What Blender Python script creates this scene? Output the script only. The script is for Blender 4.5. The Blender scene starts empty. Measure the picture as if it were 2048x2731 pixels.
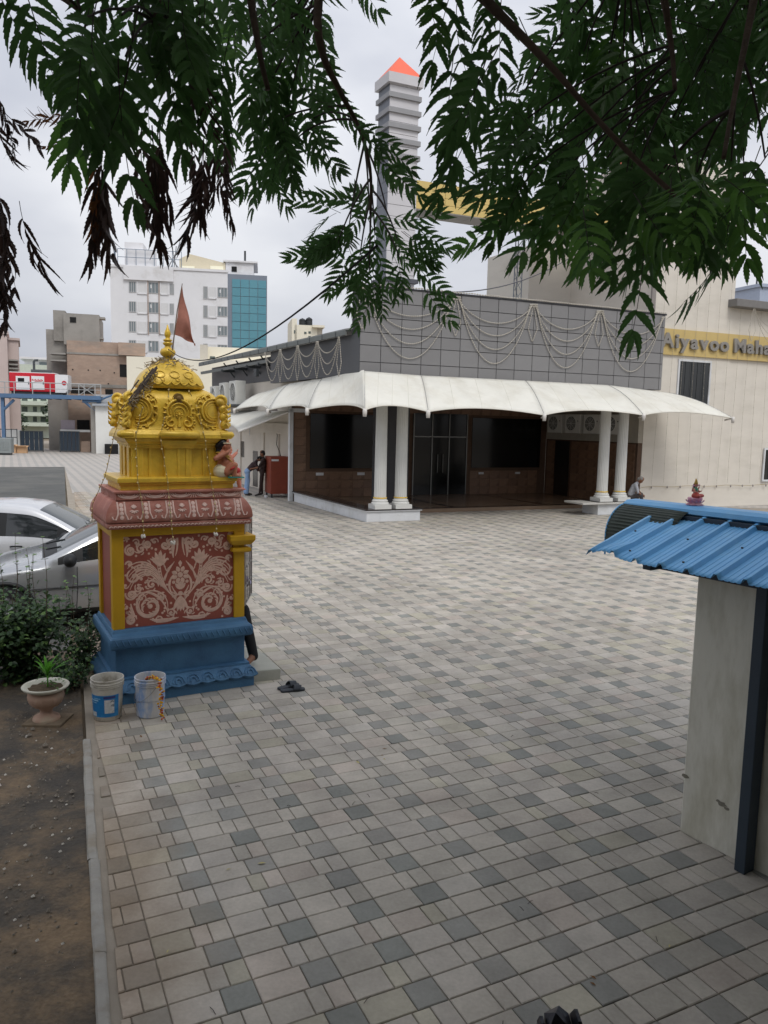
import bpy, bmesh, math, random
import numpy as np
from mathutils import Vector, Matrix, Quaternion, noise as mnoise
random.seed(7)
R = math.radians
sin, cos, pi = math.sin, math.cos, math.pi
scn = bpy.context.scene
col = scn.collection

# ---------------------------------------------------------------- camera
F_PX, PITCH, ROLL, EYE = 2050.0, R(6.7), R(1.28), 2.9
cp, sp, cr, sr = cos(PITCH), sin(PITCH), cos(ROLL), sin(ROLL)
CAM_F = Vector((0, cp, -sp))
_u0 = Vector((0, sp, cp)); _r0 = Vector((1, 0, 0))
CAM_R = cr*_r0 + sr*_u0
CAM_U = cr*_u0 - sr*_r0
EYEP = Vector((0, 0, EYE))
cd = bpy.data.cameras.new('camera'); cam = bpy.data.objects.new('camera', cd); col.objects.link(cam)
cd.sensor_fit = 'VERTICAL'; cd.sensor_height = 36; cd.lens = 36*F_PX/2731
cd.clip_start = 0.05; cd.clip_end = 3000
cam.matrix_world = Matrix(((CAM_R.x, CAM_U.x, -CAM_F.x, 0), (CAM_R.y, CAM_U.y, -CAM_F.y, 0), (CAM_R.z, CAM_U.z, -CAM_F.z, EYE), (0, 0, 0, 1)))
scn.camera = cam

# ---------------------------------------------------------------- sky, sun, exposure
SUN_EL, SUN_AZ = R(55), R(152)
w = bpy.data.worlds.new('World'); scn.world = w; w.use_nodes = True
nt = w.node_tree; nt.nodes.clear()
def wn(t, **k):
    n = nt.nodes.new(t)
    for a, b in k.items(): setattr(n, a, b)
    return n
sky = wn('ShaderNodeTexSky', sky_type='NISHITA', sun_disc=False, sun_elevation=SUN_EL, sun_rotation=SUN_AZ, air_density=1.0, dust_density=3.0)
hs = wn('ShaderNodeHueSaturation'); hs.inputs['Saturation'].default_value = .35
tc = wn('ShaderNodeTexCoord')
mp = wn('ShaderNodeMapping'); mp.inputs['Scale'].default_value = (1, 1, 2.2)
nz = wn('ShaderNodeTexNoise'); nz.inputs['Scale'].default_value = 1.9; nz.inputs['Detail'].default_value = 5; nz.inputs['Roughness'].default_value = .5
rp = wn('ShaderNodeValToRGB')
rp.color_ramp.elements[0].position = .36; rp.color_ramp.elements[0].color = (.60, .64, .76, 1)
rp.color_ramp.elements[1].position = .64; rp.color_ramp.elements[1].color = (1.10, 1.12, 1.18, 1)
sx = wn('ShaderNodeSeparateXYZ')
zr = wn('ShaderNodeMapRange'); zr.inputs['From Min'].default_value = -.05; zr.inputs['From Max'].default_value = 1.0
zr.inputs['To Min'].default_value = 5.3; zr.inputs['To Max'].default_value = 10.8
mul = wn('ShaderNodeVectorMath', operation='SCALE')
mx = wn('ShaderNodeMix', data_type='RGBA'); mx.inputs['Factor'].default_value = .86
bg = wn('ShaderNodeBackground'); bg.inputs['Strength'].default_value = .12
wo = wn('ShaderNodeOutputWorld')
L = nt.links.new
L(sky.outputs[0], hs.inputs['Color']); L(tc.outputs['Generated'], mp.inputs[0]); L(mp.outputs[0], nz.inputs['Vector'])
L(nz.outputs[0], rp.inputs[0]); L(tc.outputs['Generated'], sx.inputs[0]); L(sx.outputs['Z'], zr.inputs['Value'])
L(rp.outputs[0], mul.inputs[0]); L(zr.outputs[0], mul.inputs['Scale'])
L(hs.outputs[0], mx.inputs['A']); L(mul.outputs[0], mx.inputs['B']); L(mx.outputs['Result'], bg.inputs['Color']); L(bg.outputs[0], wo.inputs[0])
sd = bpy.data.lights.new('sun', 'SUN'); sun = bpy.data.objects.new('sun', sd); col.objects.link(sun)
sd.energy = 1.5; sd.angle = R(22); sd.color = (1, .97, .92)
sun.rotation_euler = Vector((-sin(SUN_AZ)*cos(SUN_EL), -cos(SUN_AZ)*cos(SUN_EL), -sin(SUN_EL))).to_track_quat('-Z', 'Y').to_euler()
scn.view_settings.view_transform = 'Standard'; scn.view_settings.look = 'None'
scn.view_settings.exposure = 0.0; scn.view_settings.gamma = 1; scn.view_settings.use_curve_mapping = False
scn.render.engine = 'CYCLES'
scn.cycles.max_bounces = 5; scn.cycles.diffuse_bounces = 3; scn.cycles.glossy_bounces = 2; scn.cycles.adaptive_threshold = .02; scn.cycles.transparent_max_bounces = 6
try:
    scn.cycles.use_denoising = True
except Exception: pass

# ---------------------------------------------------------------- helpers
def at(px, py, Y):
    """world point seen at photo pixel (px,py) on the plane y = Y"""
    d = CAM_F + CAM_R*((px-1024)/F_PX) - CAM_U*((py-1365.5)/F_PX)
    return EYEP + d*(Y/d.y)
def atz(px, py, z=0.0):
    d = CAM_F + CAM_R*((px-1024)/F_PX) - CAM_U*((py-1365.5)/F_PX)
    return EYEP + d*((z-EYE)/d.z)
def atpl(px, py, p, n):
    d = CAM_F + CAM_R*((px-1024)/F_PX) - CAM_U*((py-1365.5)/F_PX)
    return EYEP + d*((Vector(p)-EYEP).dot(n)/d.dot(n))
def lin(c):
    c /= 255.0
    return c/12.92 if c <= .04045 else ((c+.055)/1.055)**2.4
def C(r, g, b, k=1.0):
    return (min(1, lin(r)*k), min(1, lin(g)*k), min(1, lin(b)*k), 1)
MATS = {}
def mat(name, base, rough=.75, var=.18, scale=5.0, bump=.15, bscale=60.0, metal=0.0, spec=.4, second=None, sec_scale=2.0, sec_lo=.5, sec_hi=.7, world=False, rnd=0.0, trans=0.0, stretch=None, coat=0.0):
    """procedural: base colour broken up by two noises, an optional second colour in patches, fine bump"""
    if name in MATS: return MATS[name]
    m = bpy.data.materials.new(name); m.use_nodes = True; MATS[name] = m
    t = m.node_tree; b = t.nodes['Principled BSDF']; l = t.links.new
    def N(k, **kw):
        n = t.nodes.new(k)
        for a, v in kw.items(): setattr(n, a, v)
        return n
    if world:
        g = N('ShaderNodeNewGeometry'); vec = g.outputs['Position']
    else:
        g = N('ShaderNodeTexCoord'); vec = g.outputs['Object']
    if stretch:
        q = N('ShaderNodeMapping'); q.inputs['Scale'].default_value = stretch; l(vec, q.inputs[0]); vec = q.outputs[0]
    n1 = N('ShaderNodeTexNoise'); n1.inputs['Scale'].default_value = scale; n1.inputs['Detail'].default_value = 6; n1.inputs['Roughness'].default_value = .62
    l(vec, n1.inputs['Vector'])
    mr = N('ShaderNodeMapRange'); mr.inputs['From Min'].default_value = .25; mr.inputs['From Max'].default_value = .75
    mr.inputs['To Min'].default_value = 1-var; mr.inputs['To Max'].default_value = 1+var
    l(n1.outputs[0], mr.inputs['Value'])
    out = None
    if second is not None:
        n2 = N('ShaderNodeTexNoise'); n2.inputs['Scale'].default_value = sec_scale; n2.inputs['Detail'].default_value = 7; n2.inputs['Roughness'].default_value = .65
        l(vec, n2.inputs['Vector'])
        r2 = N('ShaderNodeMapRange'); r2.inputs['From Min'].default_value = sec_lo; r2.inputs['From Max'].default_value = sec_hi
        l(n2.outputs[0], r2.inputs['Value'])
        mm = N('ShaderNodeMix', data_type='RGBA'); mm.inputs['A'].default_value = base; mm.inputs['B'].default_value = second
        l(r2.outputs[0], mm.inputs['Factor']); out = mm.outputs['Result']
    if out is None:
        rgb = N('ShaderNodeRGB'); rgb.outputs[0].default_value = base; out = rgb.outputs[0]
    if rnd:
        oi = N('ShaderNodeObjectInfo'); rr = N('ShaderNodeMapRange'); rr.inputs['To Min'].default_value = 1-rnd; rr.inputs['To Max'].default_value = 1+rnd
        l(oi.outputs['Random'], rr.inputs['Value'])
        ma = N('ShaderNodeMath', operation='MULTIPLY'); l(rr.outputs[0], ma.inputs[0]); l(mr.outputs[0], ma.inputs[1]); fac = ma.outputs[0]
    else: fac = mr.outputs[0]
    sc = N('ShaderNodeVectorMath', operation='SCALE'); l(out, sc.inputs[0]); l(fac, sc.inputs['Scale'])
    l(sc.outputs[0], b.inputs['Base Color'])
    b.inputs['Roughness'].default_value = rough; b.inputs['Metallic'].default_value = metal
    b.inputs['Specular IOR Level'].default_value = spec
    if coat: b.inputs['Coat Weight'].default_value = coat; b.inputs['Coat Roughness'].default_value = .08
    if bump:
        n3 = N('ShaderNodeTexNoise'); n3.inputs['Scale'].default_value = bscale; n3.inputs['Detail'].default_value = 4; l(vec, n3.inputs['Vector'])
        bp = N('ShaderNodeBump'); bp.inputs['Strength'].default_value = bump; bp.inputs['Distance'].default_value = .01
        l(n3.outputs[0], bp.inputs['Height']); l(bp.outputs[0], b.inputs['Normal'])
    if trans:
        tr = N('ShaderNodeBsdfTranslucent'); l(sc.outputs[0], tr.inputs['Color'])
        ms = N('ShaderNodeMixShader'); ms.inputs[0].default_value = trans
        o = t.nodes['Material Output']; l(b.outputs[0], ms.inputs[1]); l(tr.outputs[0], ms.inputs[2]); l(ms.outputs[0], o.inputs[0])
    return m
def glassmat(name, colr, rough=.06, spec=.6):
    if name in MATS: return MATS[name]
    m = mat(name, colr, rough=rough, var=.1, scale=.7, bump=.02, bscale=3, spec=spec)
    return m

def rot2(x, y, a): return (x*cos(a)-y*sin(a), x*sin(a)+y*cos(a))
class MB:
    """collects geometry; build() links it as ONE mesh object"""
    def __init__(s, T=None): s.v = []; s.f = []; s.m = []; s.T = T
    def add(s, vs, fs, mi=0):
        o = len(s.v)
        s.v += [tuple(s.T(*v)) for v in vs] if s.T else [tuple(v) for v in vs]
        s.f += [tuple(i+o for i in f) for f in fs]; s.m += [mi]*len(fs); return s
    def box(s, x0, x1, y0, y1, z0, z1, mi=0):
        vs = [(x0,y0,z0),(x1,y0,z0),(x1,y1,z0),(x0,y1,z0),(x0,y0,z1),(x1,y0,z1),(x1,y1,z1),(x0,y1,z1)]
        return s.add(vs, [(0,3,2,1),(4,5,6,7),(0,1,5,4),(1,2,6,5),(2,3,7,6),(3,0,4,7)], mi)
    def prism(s, poly, z0, z1, mi=0):
        n = len(poly)
        vs = [(x,y,z0) for x,y in poly]+[(x,y,z1) for x,y in poly]
        return s.add(vs, [tuple(range(n-1,-1,-1)), tuple(range(n,2*n))]+[(i,(i+1)%n,n+(i+1)%n,n+i) for i in range(n)], mi)
    def extr(s, prof, f0, f1, mi=0, closed=True):
        """profile points mapped by f0 and f1 (functions of (u,v)) joined by faces"""
        n = len(prof); vs = [f0(*p) for p in prof]+[f1(*p) for p in prof]
        fs = [(i,(i+1)%n,n+(i+1)%n,n+i) for i in range(n if closed else n-1)]
        if closed: fs += [tuple(range(n-1,-1,-1)), tuple(range(n,2*n))]
        return s.add(vs, fs, mi)
    def stack(s, levels, mi=0, cx=0, cy=0, cap=True):
        vs = []; fs = []
        for hx, hy, z in levels: vs += [(cx-hx,cy-hy,z),(cx+hx,cy-hy,z),(cx+hx,cy+hy,z),(cx-hx,cy+hy,z)]
        for k in range(len(levels)-1):
            for i in range(4): fs.append((4*k+i,4*k+(i+1)%4,4*k+4+(i+1)%4,4*k+4+i))
        if cap: fs += [(3,2,1,0), tuple(4*(len(levels)-1)+i for i in range(4))]
        return s.add(vs, fs, mi)
    def tube(s, pts, r, n=6, mi=0, cap=True):
        pts = [Vector(p) for p in pts]; vs = []; fs = []
        k = len(pts); rs = r if isinstance(r, (list, tuple)) else [r]*k
        up = Vector((0,0,1)); prev = None
        for i, p in enumerate(pts):
            d = (pts[min(i+1,k-1)]-pts[max(i-1,0)])
            d = d.normalized() if d.length > 1e-9 else Vector((0,0,1))
            if prev is None:
                a = d.cross(up) if abs(d.z) < .95 else d.cross(Vector((1,0,0)))
            else: a = prev - d*prev.dot(d)
            a.normalize(); prev = a; b = d.cross(a)
            for j in range(n):
                t = 2*pi*j/n; vs.append(p+(a*cos(t)+b*sin(t))*rs[i])
        for i in range(k-1):
            for j in range(n): fs.append((i*n+j,i*n+(j+1)%n,(i+1)*n+(j+1)%n,(i+1)*n+j))
        if cap: fs += [tuple(range(n-1,-1,-1)), tuple((k-1)*n+j for j in range(n))]
        return s.add(vs, fs, mi)
    def lathe(s, prof, n=24, c=(0,0,0), flute=None, mi=0, cap=True):
        vs = []; fs = []; k = len(prof)
        for i,(r,z) in enumerate(prof):
            for j in range(n):
                t = 2*pi*j/n; q = r
                if flute: q = flute(r, z, t, i)
                vs.append((c[0]+q*cos(t), c[1]+q*sin(t), c[2]+z))
        for i in range(k-1):
            for j in range(n): fs.append((i*n+j,i*n+(j+1)%n,(i+1)*n+(j+1)%n,(i+1)*n+j))
        if cap: fs += [tuple(range(n-1,-1,-1)), tuple((k-1)*n+j for j in range(n))]
        return s.add(vs, fs, mi)
    def ell(s, c, r, nu=12, nv=8, mi=0, rot=None):
        if not isinstance(r, (tuple, list)): r = (r, r, r)
        vs = []; fs = []
        for i in range(nv+1):
            ph = -pi/2+pi*i/nv
            for j in range(nu):
                t = 2*pi*j/nu; v = Vector((r[0]*cos(ph)*cos(t), r[1]*cos(ph)*sin(t), r[2]*sin(ph)))
                if rot: v = rot @ v
                vs.append(Vector(c)+v)
        for i in range(nv):
            for j in range(nu): fs.append((i*nu+j,i*nu+(j+1)%nu,(i+1)*nu+(j+1)%nu,(i+1)*nu+j))
        return s.add(vs, fs, mi)
    def grid(s, fn, nu, nv, mi=0, flip=False):
        vs = [fn(i/nu, j/nv) for j in range(nv+1) for i in range(nu+1)]; w_ = nu+1
        fs = [(j*w_+i, j*w_+i+1, (j+1)*w_+i+1, (j+1)*w_+i) for j in range(nv) for i in range(nu)]
        if flip: fs = [f[::-1] for f in fs]
        return s.add(vs, fs, mi)
    def ribbon(s, pts, ws, surf, h=.004, mi=0):
        """raised stroke: pts in surface coordinates, half widths ws, surf(u,v,h) -> 3d"""
        n = len(pts); vs = []; fs = []
        for i,(u,v) in enumerate(pts):
            u0,v0 = pts[max(i-1,0)]; u1,v1 = pts[min(i+1,n-1)]
            dx,dy = u1-u0, v1-v0; q = math.hypot(dx,dy) or 1e-9; nx,ny = -dy/q, dx/q; w_ = ws[i] if not isinstance(ws,(int,float)) else ws
            hh = h*min(1, w_/.006) if h > .0035 else h
            vs += [surf(u-nx*w_, v-ny*w_, 0), surf(u-nx*w_*.55, v-ny*w_*.55, hh*.8), surf(u, v, hh), surf(u+nx*w_*.55, v+ny*w_*.55, hh*.8), surf(u+nx*w_, v+ny*w_, 0)]
        for i in range(n-1):
            for j in range(4): fs.append((5*i+j,5*i+j+1,5*i+6+j,5*i+5+j))
        return s.add(vs, fs, mi)
    def mesh(s, name, mats, smooth=False):
        me = bpy.data.meshes.new(name); me.from_pydata(s.v, [], s.f)
        for m_ in (mats if isinstance(mats,(list,tuple)) else [mats]): me.materials.append(m_)
        if len(me.materials) > 1: me.polygons.foreach_set('material_index', s.m)
        if smooth: me.polygons.foreach_set('use_smooth', [True]*len(s.f))
        me.update(); return me
    def build(s, name, mats, parent=None, loc=None, smooth=False, bevel=0, sub=0, solid=0, angle=None, rotz=0, fixn=False):
        me = s.mesh(name, mats, smooth)
        if fixn:
            bm = bmesh.new(); bm.from_mesh(me); bmesh.ops.recalc_face_normals(bm, faces=bm.faces); bm.to_mesh(me); bm.free()
        if angle is not None:
            me.polygons.foreach_set('use_smooth', [True]*len(me.polygons)); me.set_sharp_from_angle(angle=R(angle))
        o = link(name, me, parent, loc, rotz)
        if bevel:
            b = o.modifiers.new('bevel', 'BEVEL'); b.width = bevel; b.segments = 2; b.limit_method = 'ANGLE'; b.angle_limit = R(40)
        if solid:
            b = o.modifiers.new('solid', 'SOLIDIFY'); b.thickness = solid; b.offset = 0
        if sub:
            b = o.modifiers.new('sub', 'SUBSURF'); b.levels = sub; b.render_levels = sub
        return o
def link(name, data, parent=None, loc=None, rotz=0):
    o = bpy.data.objects.new(name, data); col.objects.link(o)
    if loc is not None: o.location = loc
    if rotz: o.rotation_euler = (0,0,rotz)
    if parent is not None: o.parent = parent
    return o
def tag(o, label=None, cat=None, group=None, kind=None):
    if label: o['label'] = label
    if cat: o['category'] = cat
    if group: o['group'] = group
    if kind: o['kind'] = kind
    return o
def thing(name, label, cat, loc=(0,0,0), rotz=0, group=None):
    o = link(name, None, None, loc, rotz); o.empty_display_size = .1
    return tag(o, label, cat, group)
def copy_tree(o, parent=None):
    c = o.copy(); col.objects.link(c)
    if parent is not None: c.parent = parent
    for ch in list(o.children): copy_tree(ch, c)
    return c
def spiral(cx, cy, r0, r1, a0, a1, n=18, ky=1.0):
    return [(cx+(r0+(r1-r0)*i/n)*cos(R(a0+(a1-a0)*i/n)), cy+ky*(r0+(r1-r0)*i/n)*sin(R(a0+(a1-a0)*i/n))) for i in range(n+1)]
def bez(p0, p1, p2, p3=None, n=12):
    o = []
    for i in range(n+1):
        t = i/n
        if p3 is None: o.append(tuple((1-t)**2*a+2*t*(1-t)*b+t*t*c for a,b,c in zip(p0,p1,p2)))
        else: o.append(tuple((1-t)**3*a+3*t*(1-t)**2*b+3*t*t*(1-t)*c+t**3*d for a,b,c,d in zip(p0,p1,p2,p3)))
    return o
def taper(n, w0, w1, w2): # start, middle, end
    o = []
    for i in range(n):
        t = i/(n-1)
        o.append(w0+(w1-w0)*t*2 if t < .5 else w1+(w2-w1)*(t-.5)*2)
    return o
def sag(p0, p1, d, n=14):
    p0, p1 = Vector(p0), Vector(p1)
    return [p0.lerp(p1, i/n)-Vector((0,0,d*4*(i/n)*(1-i/n))) for i in range(n+1)]
def split_by_material(o, parts, parent):
    """cut an evaluated mesh into one object per material slot: parts = [(name, material), ...]"""
    dg = bpy.context.evaluated_depsgraph_get(); dg.update()
    me = bpy.data.meshes.new_from_object(o.evaluated_get(dg))
    co = [v.co.copy() for v in me.vertices]; res = []
    for k,(nm, mt) in enumerate(parts):
        fs = [tuple(p.vertices) for p in me.polygons if p.material_index == k]
        if not fs: res.append(None); continue
        ids = sorted({i for f in fs for i in f}); mp_ = {a: b for b, a in enumerate(ids)}
        m2 = bpy.data.meshes.new(nm); m2.from_pydata([co[i] for i in ids], [], [tuple(mp_[i] for i in f) for f in fs])
        m2.materials.append(mt); m2.polygons.foreach_set('use_smooth', [True]*len(fs))
        res.append(link(nm, m2, parent))
    bpy.data.objects.remove(o); return res
def capsule(mb, p0, p1, r0, r1, n=10, mi=0):
    p0, p1 = Vector(p0), Vector(p1); d = p1-p0; L_ = d.length; d = d.normalized() if L_ > 1e-6 else Vector((0,0,1))
    pts = []; rs = []
    for k in range(5):
        a = pi/2*k/4; pts.append(p0-d*r0*cos(a)); rs.append(max(r0*sin(a), r0*.03))
    for k in range(5):
        a = pi/2*k/4; pts.append(p1+d*r1*sin(a)); rs.append(max(r1*cos(a), r1*.03))
    mb.tube(pts, rs, n=n, mi=mi)
def body_mesh(name, caps, voxel, mats, parent=None, smooth_it=6, extra=None):
    """caps: (p0,p1,r0,r1,material index); one continuous remeshed skin, coloured by nearest limb"""
    mb = MB()
    for c in caps: capsule(mb, *c[:4])
    o = mb.build(name+'_tmp', mats)
    m = o.modifiers.new('r', 'REMESH'); m.mode = 'VOXEL'; m.voxel_size = voxel
    m2 = o.modifiers.new('s', 'SMOOTH'); m2.iterations = smooth_it; m2.factor = .5
    dg = bpy.context.evaluated_depsgraph_get(); dg.update()
    me = bpy.data.meshes.new_from_object(o.evaluated_get(dg)); bpy.data.objects.remove(o)
    me.name = name; me.materials.clear()
    for x in mats: me.materials.append(x)
    cen = np.zeros(len(me.polygons)*3); me.polygons.foreach_get('center', cen); cen = cen.reshape(-1,3)
    best = np.full(len(cen), 1e9); idx = np.zeros(len(cen), int)
    for p0,p1,r0,r1,mi in caps:
        a = np.array(p0, float); b = np.array(p1, float); ab = b-a; L2 = ab@ab
        t = np.clip(((cen-a)@ab)/L2, 0, 1) if L2 > 1e-9 else np.zeros(len(cen))
        dist = np.linalg.norm(cen-(a+t[:,None]*ab), axis=1)-(r0+(r1-r0)*t)
        k = dist < best; best[k] = dist[k]; idx[k] = mi
    if extra is not None:
        bm = bmesh.new(); bm.from_mesh(me); me2 = extra.mesh(name+'x', mats)
        n0 = len(bm.faces); bm.from_mesh(me2); bm.to_mesh(me); bm.free()
        idx = np.r_[idx, np.array(extra.m, int)]
        bpy.data.meshes.remove(me2)
    me.polygons.foreach_set('material_index', idx.astype(np.int32).tolist())
    me.polygons.foreach_set('use_smooth', [True]*len(me.polygons)); me.update()
    return link(name, me, parent)
# ================================================================ GROUND
def kerb_x(y): return -2.62-.412*(y-6.6)
HB0 = Vector((-.5, 22.03)); HT1, HT2 = R(23.6), R(117.5)        # hall: front corner, directions of its two faces
HE1 = Vector((cos(HT1), sin(HT1))); HE2 = Vector((cos(HT2), sin(HT2)))
def hall_ab(x, y):
    dx, dy = x-HB0.x, y-HB0.y; det = HE1.x*HE2.y-HE2.x*HE1.y
    return ((dx*HE2.y-HE2.x*dy)/det, (HE1.x*dy-dx*HE1.y)/det)

g = MB(); g.add([(-900,-300,-.09),(900,-300,-.09),(900,1500,-.09),(-900,1500,-.09)], [(0,1,2,3)])
tag(g.build('ground', mat('earth', C(120,108,92), rough=.95, var=.25, scale=.4, world=True, second=C(96,92,70), sec_scale=.12)), kind='structure')
# dirt strip beside the kerb, uneven
def dirt_fn(u, v):
    y = -4+v*13.6; x1 = kerb_x(y)-.03; x = x1-12*(1-u)**1.5*1.0
    n = mnoise.noise((x*.9, y*.9, 0))*.03+mnoise.noise((x*4, y*4, 3))*.008
    return (x, y, -.02+n*(1 if u < .97 else .2))
dm = bpy.data.materials.new('dirt'); dm.use_nodes = True
t = dm.node_tree; b_ = t.nodes['Principled BSDF']
gp = t.nodes.new('ShaderNodeNewGeometry')
n1 = t.nodes.new('ShaderNodeTexNoise'); n1.inputs['Scale'].default_value = .9; n1.inputs['Detail'].default_value = 8; n1.inputs['Roughness'].default_value = .7
n2 = t.nodes.new('ShaderNodeTexNoise'); n2.inputs['Scale'].default_value = 38; n2.inputs['Detail'].default_value = 6
n4 = t.nodes.new('ShaderNodeTexVoronoi'); n4.inputs['Scale'].default_value = 55
cr1 = t.nodes.new('ShaderNodeValToRGB'); e = cr1.color_ramp.elements
e[0].position = .36; e[0].color = C(62,60,58); e[1].position = .62; e[1].color = C(126,107,84)
e2_ = cr1.color_ramp.elements.new(.48); e2_.color = C(82,75,66)
mrr = t.nodes.new('ShaderNodeMapRange'); mrr.inputs['To Min'].default_value = .55; mrr.inputs['To Max'].default_value = 1.35
vs_ = t.nodes.new('ShaderNodeVectorMath'); vs_.operation = 'SCALE'
bp = t.nodes.new('ShaderNodeBump'); bp.inputs['Strength'].default_value = .6; bp.inputs['Distance'].default_value = .02
for a, b in ((gp.outputs['Position'], n1.inputs['Vector']), (gp.outputs['Position'], n2.inputs['Vector']), (gp.outputs['Position'], n4.inputs['Vector']), (n1.outputs[0], cr1.inputs[0]), (n2.outputs[0], mrr.inputs['Value']),
             (cr1.outputs[0], vs_.inputs[0]), (mrr.outputs[0], vs_.inputs['Scale']), (vs_.outputs[0], b_.inputs['Base Color']), (n2.outputs[0], bp.inputs['Height']), (bp.outputs[0], b_.inputs['Normal'])): t.links.new(a, b)
b_.inputs['Roughness'].default_value = .95
d = MB(); d.grid(dirt_fn, 60, 90); tag(d.build('dirt_ground', dm, smooth=True), kind='structure')
# scattered crumbs, gravel and litter on the dirt
gm = MB(); rg = random.Random(3)
for k in range(900):
    y = rg.uniform(2.6, 7.6); x = kerb_x(y)-.12-abs(rg.gauss(0, .9)); s = rg.uniform(.004, .014)*(2 if rg.random() < .06 else 1)
    z = -.018+rg.uniform(0,.01)
    gm.add([(x-s,y,z),(x,y-s,z),(x+s,y,z),(x,y+s*1.3,z),(x+.2*s,y,z+s)], [(0,1,4),(1,2,4),(2,3,4),(3,0,4)], 0 if rg.random() < .85 else 1)
tag(gm.build('gravel', [mat('gravel', C(128,120,108), var=.3, scale=20, world=True), mat('litter', C(205,200,190), var=.1)]), 'loose gravel and crumbs on the dirt beside the kerb', 'gravel', kind='stuff')

# asphalt lane where the cars stand
am = mat('asphalt', C(86,87,85), rough=.9, var=.22, scale=1.2, bump=.5, bscale=140, world=True, second=C(106,105,100), sec_scale=.35, sec_lo=.45, sec_hi=.75)
def kp(y, off=0): return (kerb_x(y)-off, y)
fa = Vector((-17.9, 42.9)); fl = fa-HE1*45
am_ = MB(); am_.add([(x,y,-.016) for x,y in (kp(9.3,.12), (fa.x,fa.y), (fl.x,fl.y), (-60,9.3))], [(0,1,2,3)])
tag(am_.build('asphalt_lane', am), kind='structure')

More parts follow.
